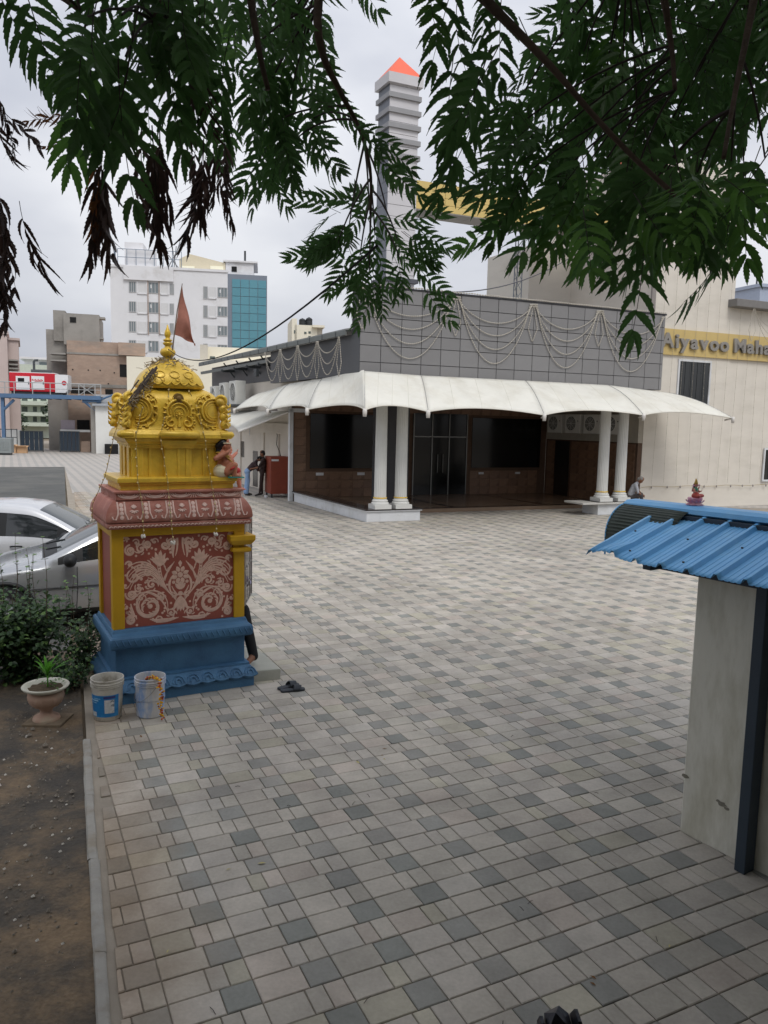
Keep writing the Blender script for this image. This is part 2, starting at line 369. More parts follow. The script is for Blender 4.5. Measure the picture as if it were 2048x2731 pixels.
# ---------------------------------------------------------------- paved courtyard
PP, PQ, PTH, PX0, PY0 = .4325, .3625, R(26.04), .3363, 4.469
pa = Vector((cos(PTH), sin(PTH))); pb = Vector((sin(PTH), -cos(PTH)))
court = MB()
poly = [(-1.0,-3.0)]+[kp(y) for y in (-3.0, 9.3)]+[(fa.x,fa.y), (fl.x,fl.y), (-60,85), (45,85), (45,-3)]
court.add([(x,y,-.013) for x,y in poly[1:]], [tuple(range(len(poly)-1))])
bedm = mat('joint_sand', C(150,141,128), rough=.95, var=.2, scale=3, bump=.3, world=True)
court_o = tag(court.build('paved_courtyard', bedm, fixn=True), kind='structure')
def paver_mat(name, cols, weights):
    m = bpy.data.materials.new(name); m.use_nodes = True; t = m.node_tree; b = t.nodes['Principled BSDF']; l = t.links.new
    N = t.nodes.new
    oi = N('ShaderNodeObjectInfo'); at_ = N('ShaderNodeAttribute'); at_.attribute_name = 'rnd'
    ad = N('ShaderNodeMath'); ad.operation = 'ADD'; fr = N('ShaderNodeMath'); fr.operation = 'FRACT'
    l(oi.outputs['Random'], ad.inputs[0]); l(at_.outputs['Fac'], ad.inputs[1]); l(ad.outputs[0], fr.inputs[0])
    cr_ = N('ShaderNodeValToRGB'); cr_.color_ramp.interpolation = 'CONSTANT'; els = cr_.color_ramp.elements
    p = 0
    for k, (c_, w_) in enumerate(zip(cols, weights)):
        el = els[0] if k == 0 else (els[1] if k == 1 else els.new(p)); el.position = p; el.color = c_; p += w_
    l(fr.outputs[0], cr_.inputs[0])
    # per block brightness
    m7 = N('ShaderNodeMath'); m7.operation = 'MULTIPLY'; m7.inputs[1].default_value = 7.31; l(fr.outputs[0], m7.inputs[0])
    f7 = N('ShaderNodeMath'); f7.operation = 'FRACT'; l(m7.outputs[0], f7.inputs[0])
    mr = N('ShaderNodeMapRange'); mr.inputs['To Min'].default_value = .9; mr.inputs['To Max'].default_value = 1.1; l(f7.outputs[0], mr.inputs['Value'])
    ge = N('ShaderNodeNewGeometry')
    n1 = N('ShaderNodeTexNoise'); n1.inputs['Scale'].default_value = 2.2; n1.inputs['Detail'].default_value = 7; n1.inputs['Roughness'].default_value = .7; l(ge.outputs['Position'], n1.inputs['Vector'])
    n2 = N('ShaderNodeTexNoise'); n2.inputs['Scale'].default_value = 45; n2.inputs['Detail'].default_value = 5; l(ge.outputs['Position'], n2.inputs['Vector'])
    r1 = N('ShaderNodeMapRange'); r1.inputs['From Min'].default_value = .3; r1.inputs['From Max'].default_value = .7; r1.inputs['To Min'].default_value = .80; r1.inputs['To Max'].default_value = 1.12; l(n1.outputs[0], r1.inputs['Value'])
    r2 = N('ShaderNodeMapRange'); r2.inputs['From Min'].default_value = .3; r2.inputs['From Max'].default_value = .7; r2.inputs['To Min'].default_value = .93; r2.inputs['To Max'].default_value = 1.05; l(n2.outputs[0], r2.inputs['Value'])
    n0 = N('ShaderNodeTexNoise'); n0.inputs['Scale'].default_value = .42; n0.inputs['Detail'].default_value = 9; n0.inputs['Roughness'].default_value = .72; n0.inputs['Distortion'].default_value = .6; l(ge.outputs['Position'], n0.inputs['Vector'])
    r0 = N('ShaderNodeMapRange'); r0.inputs['From Min'].default_value = .34; r0.inputs['From Max'].default_value = .56; r0.inputs['To Min'].default_value = .80; r0.inputs['To Max'].default_value = 1.03; l(n0.outputs[0], r0.inputs['Value'])
    xx0 = N('ShaderNodeMath'); xx0.operation = 'MULTIPLY'; l(r0.outputs[0], xx0.inputs[0]); l(r2.outputs[0], xx0.inputs[1])
    x1 = N('ShaderNodeMath'); x1.operation = 'MULTIPLY'; l(r1.outputs[0], x1.inputs[0]); l(xx0.outputs[0], x1.inputs[1])
    x2 = N('ShaderNodeMath'); x2.operation = 'MULTIPLY'; l(x1.outputs[0], x2.inputs[0]); l(mr.outputs[0], x2.inputs[1])
    # brown soil washed over the blocks along the kerb and by the buckets (its own stain shape)
    sx = N('ShaderNodeSeparateXYZ'); l(ge.outputs['Position'], sx.inputs[0])
    kx = N('ShaderNodeMath'); kx.operation = 'MULTIPLY'; kx.inputs[1].default_value = .412; l(sx.outputs['Y'], kx.inputs[0])
    k2 = N('ShaderNodeMath'); k2.operation = 'ADD'; l(sx.outputs['X'], k2.inputs[0]); l(kx.outputs[0], k2.inputs[1])   # x+.412y = dist from kerb line +.099
    nS = N('ShaderNodeTexNoise'); nS.inputs['Scale'].default_value = 1.1; nS.inputs['Detail'].default_value = 6; l(ge.outputs['Position'], nS.inputs['Vector'])
    k3 = N('ShaderNodeMath'); k3.operation = 'MULTIPLY_ADD'; k3.inputs[1].default_value = 1.5; l(nS.outputs[0], k3.inputs[0]); l(k2.outputs[0], k3.inputs[2])
    r3 = N('ShaderNodeMapRange'); r3.inputs['From Min'].default_value = .72; r3.inputs['From Max'].default_value = 1.5; r3.inputs['To Min'].default_value = .7; r3.inputs['To Max'].default_value = 0; l(k3.outputs[0], r3.inputs['Value'])
    mx = N('ShaderNodeMix'); mx.data_type = 'RGBA'; mx.inputs['B'].default_value = C(158,134,106); l(r3.outputs[0], mx.inputs['Factor']); l(cr_.outputs[0], mx.inputs['A'])
    sc = N('ShaderNodeVectorMath'); sc.operation = 'SCALE'; l(mx.outputs['Result'], sc.inputs[0]); l(x2.outputs[0], sc.inputs['Scale'])
    l(sc.outputs[0], b.inputs['Base Color']); b.inputs['Roughness'].default_value = .8; b.inputs['Specular IOR Level'].default_value = .3
    bp = N('ShaderNodeBump'); bp.inputs['Strength'].default_value = .25; bp.inputs['Distance'].default_value = .004; l(n2.outputs[0], bp.inputs['Height']); l(bp.outputs[0], b.inputs['Normal'])
    return m
PL_ = paver_mat('paver_light', [C(178,171,160), C(173,167,156), C(182,175,165), C(176,170,154), C(179,169,158), C(187,181,171)], [.3,.25,.24,.09,.08,.04])
PD_ = paver_mat('paver_dark', [C(145,144,138), C(138,139,133), C(152,149,142)], [.4,.35,.25])
D2 = .0885
KINDS = [(D2, PP-D2, 0, PL_), (-D2, D2, 0, PD_), (D2, D2+.218, 1, PL_), (D2+.218, D2+.318, 1, PL_), (D2+.318, D2+PP, 1, PL_)]
def clip_poly(poly, off):
    out = []; n = len(poly)
    f = lambda p: p[0]-(kerb_x(p[1])+off)
    for i in range(n):
        a, b = poly[i], poly[(i+1) % n]; fa_, fb_ = f(a), f(b)
        if fa_ >= 0: out.append(a)
        if fa_*fb_ < 0:
            t_ = fa_/(fa_-fb_); out.append((a[0]+(b[0]-a[0])*t_, a[1]+(b[1]-a[1])*t_))
    return out
def paver_geo(poly, ch=.005, depth=.03):
    n = len(poly); cx = sum(p[0] for p in poly)/n; cy = sum(p[1] for p in poly)/n
    def inset(p, d_):
        dx, dy = p[0]-cx, p[1]-cy; q = math.hypot(dx,dy) or 1; k = max(0, 1-d_*1.4/q); return (cx+dx*k, cy+dy*k)
    vs = [(*inset(p, ch),0) for p in poly]+[(p[0],p[1],-ch*.8) for p in poly]+[(p[0],p[1],-depth) for p in poly]
    fs = [tuple(range(n))]+[(n+i, n+(i+1)%n, (i+1)%n, i) for i in range(n)]+[(2*n+i, 2*n+(i+1)%n, n+(i+1)%n, n+i) for i in range(n)]
    return vs, fs
pieces = []; rg = random.Random(11); gap = .003
for i in range(-70, 110):
    for j in range(-85, 12):
        o = Vector((PX0,PY0))+pa*(i*PP)+pb*(j*PQ)
        if o.y < 1.2 or o.y > 29 or abs(o.x) > .58*o.y+2.2 or o.x > 9: continue
        if o.x < kerb_x(o.y)-.4: continue
        ha, hb = hall_ab(o.x, o.y)
        if (ha > .3 and hb > 2.6) or (ha > .8 and hb > 6.4) or (ha > 11.4 and hb > 1.4): continue
        for kd,(u0,u1,row,mt) in enumerate(KINDS):
            c0 = -PQ/4 + row*PQ/2
            rect = [(u0+gap,c0+gap),(u0+gap,c0+PQ/2-gap),(u1-gap,c0+PQ/2-gap),(u1-gap,c0+gap)]
            wq = [(o.x+pa.x*u+pb.x*v, o.y+pa.y*u+pb.y*v) for u,v in rect]
            cl = any(p[0] < kerb_x(p[1])+.08 for p in wq)
            if cl:
                wq = clip_poly(wq, .085)
                if len(wq) < 3: continue
                A = abs(sum(wq[k][0]*wq[(k+1)%len(wq)][1]-wq[(k+1)%len(wq)][0]*wq[k][1] for k in range(len(wq))))/2
                if A < .0012: continue
            cx = sum(p[0] for p in wq)/len(wq); cy = sum(p[1] for p in wq)/len(wq)
            pieces.append((cy*cy+cx*cx, kd, cl, wq, cx, cy, mt))
def infrm(cx, cy):
    d_ = Vector((cx,cy,0))-EYEP; k = d_.dot(CAM_F)
    if k <= 0: return False
    px = 1024+F_PX*d_.dot(CAM_R)/k; py = 1365.5-F_PX*d_.dot(CAM_U)/k
    return -20 < px < 2068 and py < 2760
pieces.sort(key=lambda p: p[0])
proto = {}; npart = 0; stuff = MB(); srnd = []
for dd, kd, cl, wq, cx, cy, mt in pieces:
    dz = rg.uniform(-.0016, .0016)
    if npart < 300 and infrm(cx, cy):
        npart += 1
        loc = (cx, cy, dz)
        if cl or kd not in proto:
            mb = MB(); vs, fs = paver_geo([(p[0]-cx, p[1]-cy) for p in wq]); mb.add(vs, [f for f in fs])
            me = mb.mesh('paver', mt)
            bm = bmesh.new(); bm.from_mesh(me); bmesh.ops.recalc_face_normals(bm, faces=bm.faces); bm.to_mesh(me); bm.free()
            if not cl: proto[kd] = me
        else: me = proto[kd]
        o = link('paver', me, court_o, loc); o.rotation_euler = (rg.gauss(0,.004), rg.gauss(0,.004), rg.gauss(0,.004))
    else:
        vs, fs = paver_geo(wq, .004 if dd < 200 else .002, .013)
        ax, ay = rg.gauss(0,.004), rg.gauss(0,.004)
        stuff.add([(x,y,z+dz+(x-cx)*ax+(y-cy)*ay) for x,y,z in vs], fs, 1 if mt is PD_ else 0); srnd += [rg.random()]*len(fs)
so = stuff.build('paving_blocks', [PL_, PD_], court_o, fixn=True); tag(so, kind='stuff')
atr = so.data.attributes.new('rnd', 'FLOAT', 'FACE'); atr.data.foreach_set('value', srnd)
# farther than the blocks can be told apart: one sheet with the same lattice in its colour
fm = bpy.data.materials.new('far_paving'); fm.use_nodes = True; t = fm.node_tree; b = t.nodes['Principled BSDF']; N = t.nodes.new; l = t.links.new
ge = N('ShaderNodeNewGeometry'); mpp = N('ShaderNodeMapping'); mpp.vector_type = 'TEXTURE'; mpp.inputs['Location'].default_value = (PX0,PY0,0); mpp.inputs['Rotation'].default_value = (0,0,PTH); mpp.inputs['Scale'].default_value = (PP,PQ,1)
l(ge.outputs['Position'], mpp.inputs[0]); sx = N('ShaderNodeSeparateXYZ'); l(mpp.outputs[0], sx.inputs[0])
def mth(op, a, b=None):
    n = N('ShaderNodeMath'); n.operation = op
    for k, x in ((0,a),(1,b)):
        if x is None: continue
        if isinstance(x,(int,float)): n.inputs[k].default_value = x
        else: l(x, n.inputs[k])
    return n.outputs[0]
fx = mth('FRACT', mth('ADD', sx.outputs['X'], D2/PP)); fy = mth('FRACT', mth('ADD', sx.outputs['Y'], .25))
dk = mth('MULTIPLY', mth('LESS_THAN', fx, 2*D2/PP), mth('LESS_THAN', fy, .5))
nz2 = N('ShaderNodeTexNoise'); nz2.inputs['Scale'].default_value = .8; nz2.inputs['Detail'].default_value = 6; l(ge.outputs['Position'], nz2.inputs['Vector'])
mx = N('ShaderNodeMix'); mx.data_type = 'RGBA'; mx.inputs['A'].default_value = C(172,166,159); mx.inputs['B'].default_value = C(142,142,138); l(dk, mx.inputs['Factor'])
mr = N('ShaderNodeMapRange'); mr.inputs['To Min'].default_value = .85; mr.inputs['To Max'].default_value = 1.12; l(nz2.outputs[0], mr.inputs['Value'])
sc = N('ShaderNodeVectorMath'); sc.operation = 'SCALE'; l(mx.outputs['Result'], sc.inputs[0]); l(mr.outputs[0], sc.inputs['Scale']); l(sc.outputs[0], b.inputs['Base Color']); b.inputs['Roughness'].default_value = .85
fp = MB(); fp.add([(x,y,-.006) for x,y in ((kerb_x(28.6)+.02,28.6),(fa.x,fa.y),(fl.x,fl.y),(-60,66),(20,66),(20,28.6))], [(0,1,2,3,4,5)])
fp.build('far_paving', fm, court_o, fixn=True)
# kerb stones
km = mat('kerb_concrete', C(154,151,144), rough=.9, var=.14, scale=6, bump=.35, bscale=90, world=True, second=C(138,128,112), sec_scale=3.5, sec_lo=.5, sec_hi=.72)
ker = thing('kerb', 'line of grey concrete kerb stones between the dirt strip and the paving', 'kerb', (kerb_x(4),4,0))
ker['kind'] = 'structure'; del ker['category']
y = 1.0; k = 0; rk = random.Random(5)
while y < 6.62:
    ln = rk.uniform(.5,.9); y2 = min(y+ln, 6.64)
    mb = MB(); hw = .036; j = rk.uniform(-.008,.008)
    nseg = 5
    def kf(u, v, y=y, y2=y2, j=j):
        yy = y+.0015+(y2-y-.003)*u; prof = [(-hw,-.09),(-hw,-.012),(-hw+.012,.001),(hw-.010,.002),(hw,-.006),(hw,-.09)]
        q = prof[int(round(v*5))]; return (kerb_x(yy)+q[0]+j+.006*mnoise.noise((yy*7,v*3,1))-kerb_x(4), yy-4, q[1]+.004*mnoise.noise((yy*5,v*2,7)))
    mb.grid(kf, nseg, 5); mb.build('kerb_stone', km, ker, angle=40, fixn=True); y = y2
# mortar smear round the shrine foot and a few dead leaves and twigs on the paving
rl = random.Random(21); lf = [mat('dry_litter', C(120,84,44), var=.3), mat('pale_litter', C(190,178,120), var=.2), mat('twig_litter', C(48,40,34), var=.2)]
for k in range(46):
    y = rl.uniform(3.3, 9.5); x = rl.uniform(kerb_x(y)+.3, min(.45*y, 1.9)); a = rl.uniform(0, pi)
    s = rl.uniform(.012,.03); mb = MB(); c_, s_ = cos(a), sin(a)
    if rl.random() < .5:
        mb.tube([(-s*c_,-s*s_,.004),(0,.003,.007),(s*c_,s*s_,.004)], .0018, 4)
        o = mb.build('fallen_twig', lf[2], None, (x,y,.002)); nm = 'thin dark twig lying on the grey paving'
        tag(o, 'thin dark broken twig lying loose on the grey courtyard paving', 'twig', 'twigs fallen on the paving')
    else:
        mb.add([(-s*c_,-s*s_,.003),(.35*s*s_,-.35*s*c_,.008),(s*c_,s*s_,.004),(-.35*s*s_,.35*s*c_,.006)], [(0,1,2),(0,2,3)])
        o = mb.build('fallen_leaf', lf[k % 2], None, (x,y,.002))
        tag(o, 'small dry leaflet lying loose on the grey courtyard paving', 'leaf', 'leaves fallen on the paving')
# ================================================================ SHRINE
TH = R(29); SE1 = Vector((cos(TH), sin(TH))); SE2 = Vector((-sin(TH), cos(TH)))
SC = Vector((-1.39, 8.15))-SE1*.74+SE2*.6
def shw(x, y, z=0):                                  # shrine coordinates -> world
    return Vector((SC.x+SE1.x*x+SE2.x*y, SC.y+SE1.y*x+SE2.y*y, z))
blue = mat('blue_paint', C(70,113,148), rough=.6, var=.14, scale=4, bump=.25, bscale=70, second=C(58,94,128), sec_scale=2.5, sec_lo=.45, sec_hi=.7)
yel = mat('yellow_paint', C(196,152,28), rough=.55, var=.1, scale=5, bump=.12, bscale=50)
gold = mat('gold_paint', C(222,184,64), rough=.36, var=.2, scale=7, bump=.16, bscale=36, metal=.15, spec=.5, second=C(186,146,54), sec_scale=3.2, sec_lo=.55, sec_hi=.78)
redp = mat('red_paint', C(150,80,66), rough=.6, var=.12, scale=5, bump=.12, bscale=60)
redd = mat('red_cornice', C(166,106,92), rough=.7, var=.18, scale=6, bump=.2, bscale=60, second=C(186,146,132), sec_scale=3.0, sec_lo=.5, sec_hi=.75)
pink = mat('pink_brushwork', C(212,176,158), rough=.7, var=.2, scale=22, bump=.1, stretch=(1,1,1))
pinkg = mat('pale_stucco', C(218,186,174), rough=.7, var=.2, scale=20, bump=.15)
shr = thing('shrine', 'small temple shrine with gold dome, red scroll panel and blue base', 'shrine', (SC.x,SC.y,0), TH)
def plastered(mb, name, m, bevel=.008, parent=shr, **k): return mb.build(name, m, parent, bevel=bevel, fixn=True, **k)
# blue base
b = MB(); b.stack([(.745,.605,-.02),(.745,.605,.105),(.73,.59,.105),(.73,.59,.11)]); base = plastered(b, 'base', blue)
b = MB(); b.stack([(.68,.48,.10),(.68,.48,.60)]); plastered(b, 'base_block', blue)
# sloping lotus ledge with scalloped lip
def scallop_ring(levels, lobes_x, lobes_y, amp):
    """levels (hx,hy,z,w): w = how strongly the scallop acts; open ring of quads"""
    ring = []
    nx = lobes_x*6; ny = lobes_y*6
    pts = [(-1+2*i/nx,-1,'x') for i in range(nx)]+[(1,-1+2*i/ny,'y') for i in range(ny)]+[(1-2*i/nx,1,'x') for i in range(nx)]+[(-1,1-2*i/ny,'y') for i in range(ny)]
    vs = []; n = len(pts)
    for hx,hy,z,w_ in levels:
        for (u,v,ax) in pts:
            ph = (u if ax == 'x' else v)*.5+.5; k = abs(sin(pi*ph*(lobes_x if ax == 'x' else lobes_y)))
            vs.append((u*hx, v*hy, z-amp*w_*k))
    fs = [(a*n+i, a*n+(i+1)%n, (a+1)*n+(i+1)%n, (a+1)*n+i) for a in range(len(levels)-1) for i in range(n)]
    m_ = MB(); m_.add(vs, fs); return m_
m_ = scallop_ring([(.70,.52,.105,0),(.775,.635,.125,1),(.782,.642,.14,1),(.765,.62,.165,.6),(.735,.575,.20,.1),(.715,.54,.225,0),(.715,.54,.245,0),(.69,.49,.25,0),(.68,.48,.25,0)], 10, 8, .022)
lo = m_.build('lotus_ledge', blue, shr, angle=50, fixn=True)
# incised petals on the ledge
mb = MB()
def ledge_s(u, v, h):
    zz = .145+v*.07; t_ = min(max((zz-.14)/.085,0),1); y = -(.642+(.54-.642)*t_)-h-.002
    return (u, y, zz)
for k in range(10):
    cx = -.70+k*.1556
    mb.ribbon([(cx+.06*cos(a), .15+.75*sin(a)) for a in [pi*i/10 for i in range(11)]], .009, ledge_s, .016)
    mb.ribbon([(cx+.03*cos(a), .1+.45*sin(a)) for a in [pi*i/8 for i in range(9)]], .007, ledge_s, .013)
mb.build('petal_relief', blue, lo, smooth=True)
# upper rolled ledge with carved leaf ticks
lev = [(.68,.48,.55),(.725,.555,.555),(.742,.572,.575),(.746,.576,.60),(.746,.576,.64),(.74,.57,.665),(.725,.555,.678),(.712,.53,.68),(.712,.47,.70),(.70,.455,.735)]
b = MB(); b.stack(lev); ul = b.build('rolled_ledge', blue, shr, bevel=.006, fixn=True)
mb = MB()
def roll_s(u, v, h):
    zz = .565+v*.105; y = -.56-.017*sin(pi*min(max(v,0),1))-h-.001; return (u, y, zz)
for k in range(24):
    x = -.70+k*.061; mb.ribbon(bez((x,1.0),(x+.02,.5),(x+.045,.08),n=6), [.003,.006,.008,.008,.006,.004,.002], roll_s, .010)
mb.build('leaf_carving', blue, ul, smooth=True)
# masonry body and yellow frame
b = MB(); b.stack([(.66,.40,.70),(.66,.40,1.79)]); plastered(b, 'wall', redp, 0)
for sx_ in (-1, 1):
    for sy_ in (-1, 1):
        b = MB(); x0, x1 = sorted((sx_*.69, sx_*.575)); y0, y1 = sorted((sy_*.44, sy_*.33)); b.box(x0,x1,y0,y1,.735,1.69)
        plastered(b, 'pilaster', yel, .005)
b = MB(); b.box(-.692,.692,-.443,.443,1.688,1.775); plastered(b, 'lintel', yel, .005)
for z0, z1, xa, ya in ((1.56,1.585,.75,.50),(1.585,1.645,.755,.505),(1.475,1.51,.735,.485)):
    pass
b = MB()
b.stack([(.10,.10,1.545),(.125,.125,1.575),(.14,.14,1.60),(.14,.14,1.65)], cx=.645, cy=-.395); b.stack([(.085,.085,1.46),(.105,.105,1.475),(.105,.105,1.505),(.085,.085,1.515)], cx=.645, cy=-.395)
plastered(b, 'capital', yel, .004)
# painted scroll panel
b = MB(); b.box(-.575,.575,-.4055,-.398,.737,1.687); pan = b.build('painted_panel', redp, shr)
pm = MB(); PS = lambda u, v, h: (u, -.4062-h*.35, .737+v)
S = pm
def st(pts, w0, w1, w2):
    n = len(pts); ws = taper(n, w0*1.2, w1*1.15, w2*1.2)
    for sgn in (-1, 1): S.ribbon([(sgn*u, v) for u, v in pts], ws, PS, .004)
def dot(u, v, r, both=True):
    for sgn in ((-1, 1) if both else (1,)):
        S.add([PS(sgn*u, v, .006)]+[PS(sgn*u+r*cos(2*pi*k/12), v+r*sin(2*pi*k/12), .001) for k in range(12)], [(0,k+1,(k+1)%12+1) for k in range(12)])
def petal(u, v, L_, w_, a, both=True):
    for sgn in ((-1, 1) if both else (1,)):
        pts = [(u+L_*t_*cos(a), v+L_*t_*sin(a)) for t_ in [i/8 for i in range(9)]]
        S.ribbon([(sgn*x, y) for x, y in pts], [max(.002, w_*sin(pi*min(1,(.08+.92*i/8)))**.8) for i in range(9)], PS, .005)
# big rising acanthus plumes: a fan of brush strokes
for k in range(7):
    f = k/6
    st(bez((.035+.01*f,.30-.01*k),(.10+.05*f,.26+.02*k),(.20+.03*f,.42+.01*k),(.21+.15*f,.66-.03*k), n=16), .002, .0072, .003)
for k in range(6):
    f = k/5
    st(bez((.20,.50-.02*k),(.26+.03*f,.66-.01*k),(.42+.02*f,.74-.03*k),(.535-.02*f,.62-.045*k), n=16), .002, .0085, .003)
for k in range(4): st(bez((.19-.01*k,.46),(.12,.58+.01*k),(.06+.02*k,.66-.02*k), n=10), .002, .009, .003)
st(spiral(.475,.53,.075,.012,60,-330,26), .006, .012, .006); dot(.475,.53,.018); dot(.40,.50,.016); dot(.43,.44,.014)
for k in range(4): st(bez((.38-.01*k,.63-.03*k),(.43,.66-.05*k),(.46,.62-.045*k),n=8), .002,.008,.003)
# tulips
for a, L_, w_ in ((55,.13,.02),(75,.16,.024),(95,.17,.026),(115,.15,.022),(135,.12,.018)): petal(.215,.62,L_,w_,R(a))
for k in range(4): dot(.215,.50+.032*k,.014-.001*k)
# lower big scrolls
st(spiral(.315,.205,.165,.03,100,-330,40), .004,.016,.008); st(spiral(.315,.205,.135,.05,80,-250,34), .003,.010,.004); dot(.315,.205,.026)
st(spiral(.315,.205,.185,.15,200,20,24), .003,.008,.003)
for k in range(9):
    a = R(-40+34*k); r0 = .085
    st(bez((.315+r0*cos(a),.205+r0*sin(a)),(.315+.1*cos(a+.5),.205+.1*sin(a+.5)),(.315+.06*cos(a+.9),.205+.06*sin(a+.9)),n=7), .003,.011,.004)
for k in range(6):
    a = R(150+22*k); dot(.315+.155*cos(a), .205+.14*sin(a), .013)
st(bez((.13,.10),(.17,.30),(.33,.40),(.44,.34),n=16), .003,.012,.004); dot(.45,.335,.018); dot(.13,.15,.014)
for k in range(5): st(bez((.45,.12-.01*k),(.50,.10+.02*k),(.55-.01*k,.11+.035*k),n=8), .003,.008,.006); dot(.548,.10,.018); dot(.545,.16,.016)
# side rings
for (u,v,r,a0,da) in ((.505,.80,.062,90,-400),(.50,.345,.062,20,-420),(.505,.075,.06,150,-420),(.155,.84,.052,120,420),(.335,.86,.05,60,-400),(.52,.66,.035,0,300)):
    st(spiral(u,v,r,.012,a0,a0+da,26), .007,.011,.006); st(spiral(u,v,r*.62,.02,a0+120,a0+da*.6,16), .004,.008,.003); dot(u,v,.014); dot(u-r*.9,v-r*.9,.013)
for k in range(4): st(bez((.02+.02*k,.06),(.14+.02*k,.015+.01*k),(.26+.02*k,.03+.012*k),n=8), .003,.009,.005)
st(bez((.05,.90),(.09,.80),(.07,.70),n=8), .014,.016,.004); st(bez((.03,.91),(.02,.8),(.05,.72),n=8), .01,.008,.003)
for (u,v) in ((.25,.80),(.42,.86),(.42,.78),(.29,.90),(.10,.76)): dot(u,v,.014)
for (u,v,r,a0,da) in ((.40,.30,.045,200,-380),(.555,.22,.03,90,-380),(.22,.055,.04,0,380),(.41,.92,.0,0,0),(.26,.885,.036,200,-380),(.445,.885,.036,20,380),(.555,.44,.03,180,330),(.33,.56,.04,60,-400)):
    if r: st(spiral(u,v,r,.008,a0,a0+da,20), .005,.008,.005); dot(u,v,.010)
for k in range(6): st(bez((.13+.012*k,.55+.03*k),(.16+.012*k,.585+.03*k),(.155+.012*k,.62+.03*k),n=6), .002,.006,.003)
for k in range(7): st(bez((.27+.03*k,.66-.012*k),(.285+.03*k,.70-.012*k),(.31+.03*k,.705-.014*k),n=6), .002,.007,.004)
for (u,v,r,a0,da) in ((.295,.435,.05,150,-420),(.095,.115,.04,60,400),(.20,.30,.035,20,420),(.10,.86,.04,150,-400),(.40,.815,.045,100,-420),(.545,.925,.022,0,330),(.43,.40,.035,20,-400)):
    st(spiral(u,v,r,.010,a0,a0+da,20), .006,.010,.006); dot(u,v,.011)
    for q in (20,90,160,230,300): st(bez((u+r*cos(R(q)),v+r*sin(R(q))),(u+r*1.35*cos(R(q+18)),v+r*1.35*sin(R(q+18))),(u+r*1.45*cos(R(q+42)),v+r*1.45*sin(R(q+42))),n=5), .004,.007,.003)
for (u,v) in ((.13,.69),(.32,.76),(.36,.46),(.14,.42),(.17,.14),(.555,.55),(.10,.22),(.47,.24),(.08,.90),(.20,.92),(.355,.415)): dot(u,v,.012)
# centre flower, bud and bell
for k in range(8): petal(.0+.035*cos(R(45*k+22)), .515+.035*sin(R(45*k+22)), .062, .022, R(45*k+22), both=False)
dot(0,.515,.030,False); dot(0,.515,.014,False); dot(0,.64,.02,False); petal(0,.60,.07,.014,R(90),False)
for a in (50,75,90,105,130): petal(0,.36,.085,.020,R(a),False)
dot(0,.315,.026,False); dot(0,.315,.012,False)
for a in (-62,-78,-90,-102,-118): petal(0,.285,.165,.024,R(a),False)
for k in range(3): st(bez((.02,.30),(.06,.32-.01*k),(.09,.40-.06*k),n=7), .003,.008,.003)
st(bez((.075,.30),(.14,.38),(.12,.47),(.07,.52),n=10),.004,.012,.004); dot(.07,.44,.018)
pm.build('scroll_painting', pink, pan, smooth=True)
# red cornice
b = MB(); b.stack([(.66,.42,1.772),(.735,.505,1.775),(.745,.515,1.80),(.745,.515,1.825),(.735,.505,1.832)]); c1 = plastered(b, 'cornice_lip', redd, .004)
mb = MB(); LS = lambda u, v, h: (u, -.516-h, 1.79+v)
for k in range(36):
    x = -.72+k*.0405; mb.ribbon(bez((x,.0),(x+.012,.03),(x+.034,.004),n=6), [.004,.006,.007,.006,.005,.004,.003], LS, .004)
mb.build('lip_carving', pinkg, c1, smooth=True)
clev = [(.735,.505,1.836),(.750,.520,1.846),(.755,.525,1.868),(.752,.522,1.895),(.747,.517,1.93),(.735,.505,1.965),(.716,.486,2.0),(.692,.462,2.035),(.668,.438,2.062),(.60,.37,2.068)]
b = MB(); b.stack(clev); cor = b.build('curved_cornice', redd, shr, angle=45, fixn=True)
czs = [l_[2] for l_ in clev[2:9]]; cys = [l_[1] for l_ in clev[2:9]]
def corn_s(u, v, h):
    z = 1.862+v*.195; y = np.interp(z, czs, cys); return (u, -float(y)-h-.0012, z)
mb = MB()
for k in range(6):
    cx = -.60+k*.24
    for q in range(4):
        r_ = .021; v0 = .16+.21*q
        mb.add([corn_s(cx, v0, .007)]+[corn_s(cx+r_*cos(2*pi*i/10), v0+r_*5*sin(2*pi*i/10), .001) for i in range(10)], [(0,i+1,(i+1)%10+1) for i in range(10)])
    for sg in (-1, 1):
        mb.ribbon([(cx+sg*(.034+.045*max(0,(.35-t_))**1.0*1.6), .95-.9*(1-t_)) for t_ in [1-i/12 for i in range(13)]], .0085, corn_s, .008)
        mb.ribbon([(cx+sg*x_, v_) for x_, v_ in bez((.06,.08),(.09,.02),(.092,.24),n=6)], .008, corn_s, .008)
    fx_ = cx+.12
    if k < 5:
        for a in (-150,-120,-90,-60,-30): mb.ribbon([(fx_+.012*cos(R(a))+.034*t_*cos(R(a)), .55+4*(.012*sin(R(a))+.036*t_*sin(R(a)))) for t_ in (0,.3,.6,1)], [.006,.013,.014,.005], corn_s, .009)
        for a in (35,65,90,115,145): mb.ribbon([(fx_+.02*t_*cos(R(a))*1.6, .6+4*.05*t_*sin(R(a))) for t_ in (0,.3,.6,1)], [.006,.012,.013,.005], corn_s, .009)
mb.build('cornice_motif', pinkg, cor, smooth=True)
b = MB(); b.stack([(.645,.46,2.06),(.645,.46,2.125),(.665,.48,2.13),(.665,.48,2.15),(.62,.42,2.152)]); rb = plastered(b, 'frieze', redd, .004)
mb = MB(); FS = lambda u, v, h: (u, -.461-h, 2.07+v)
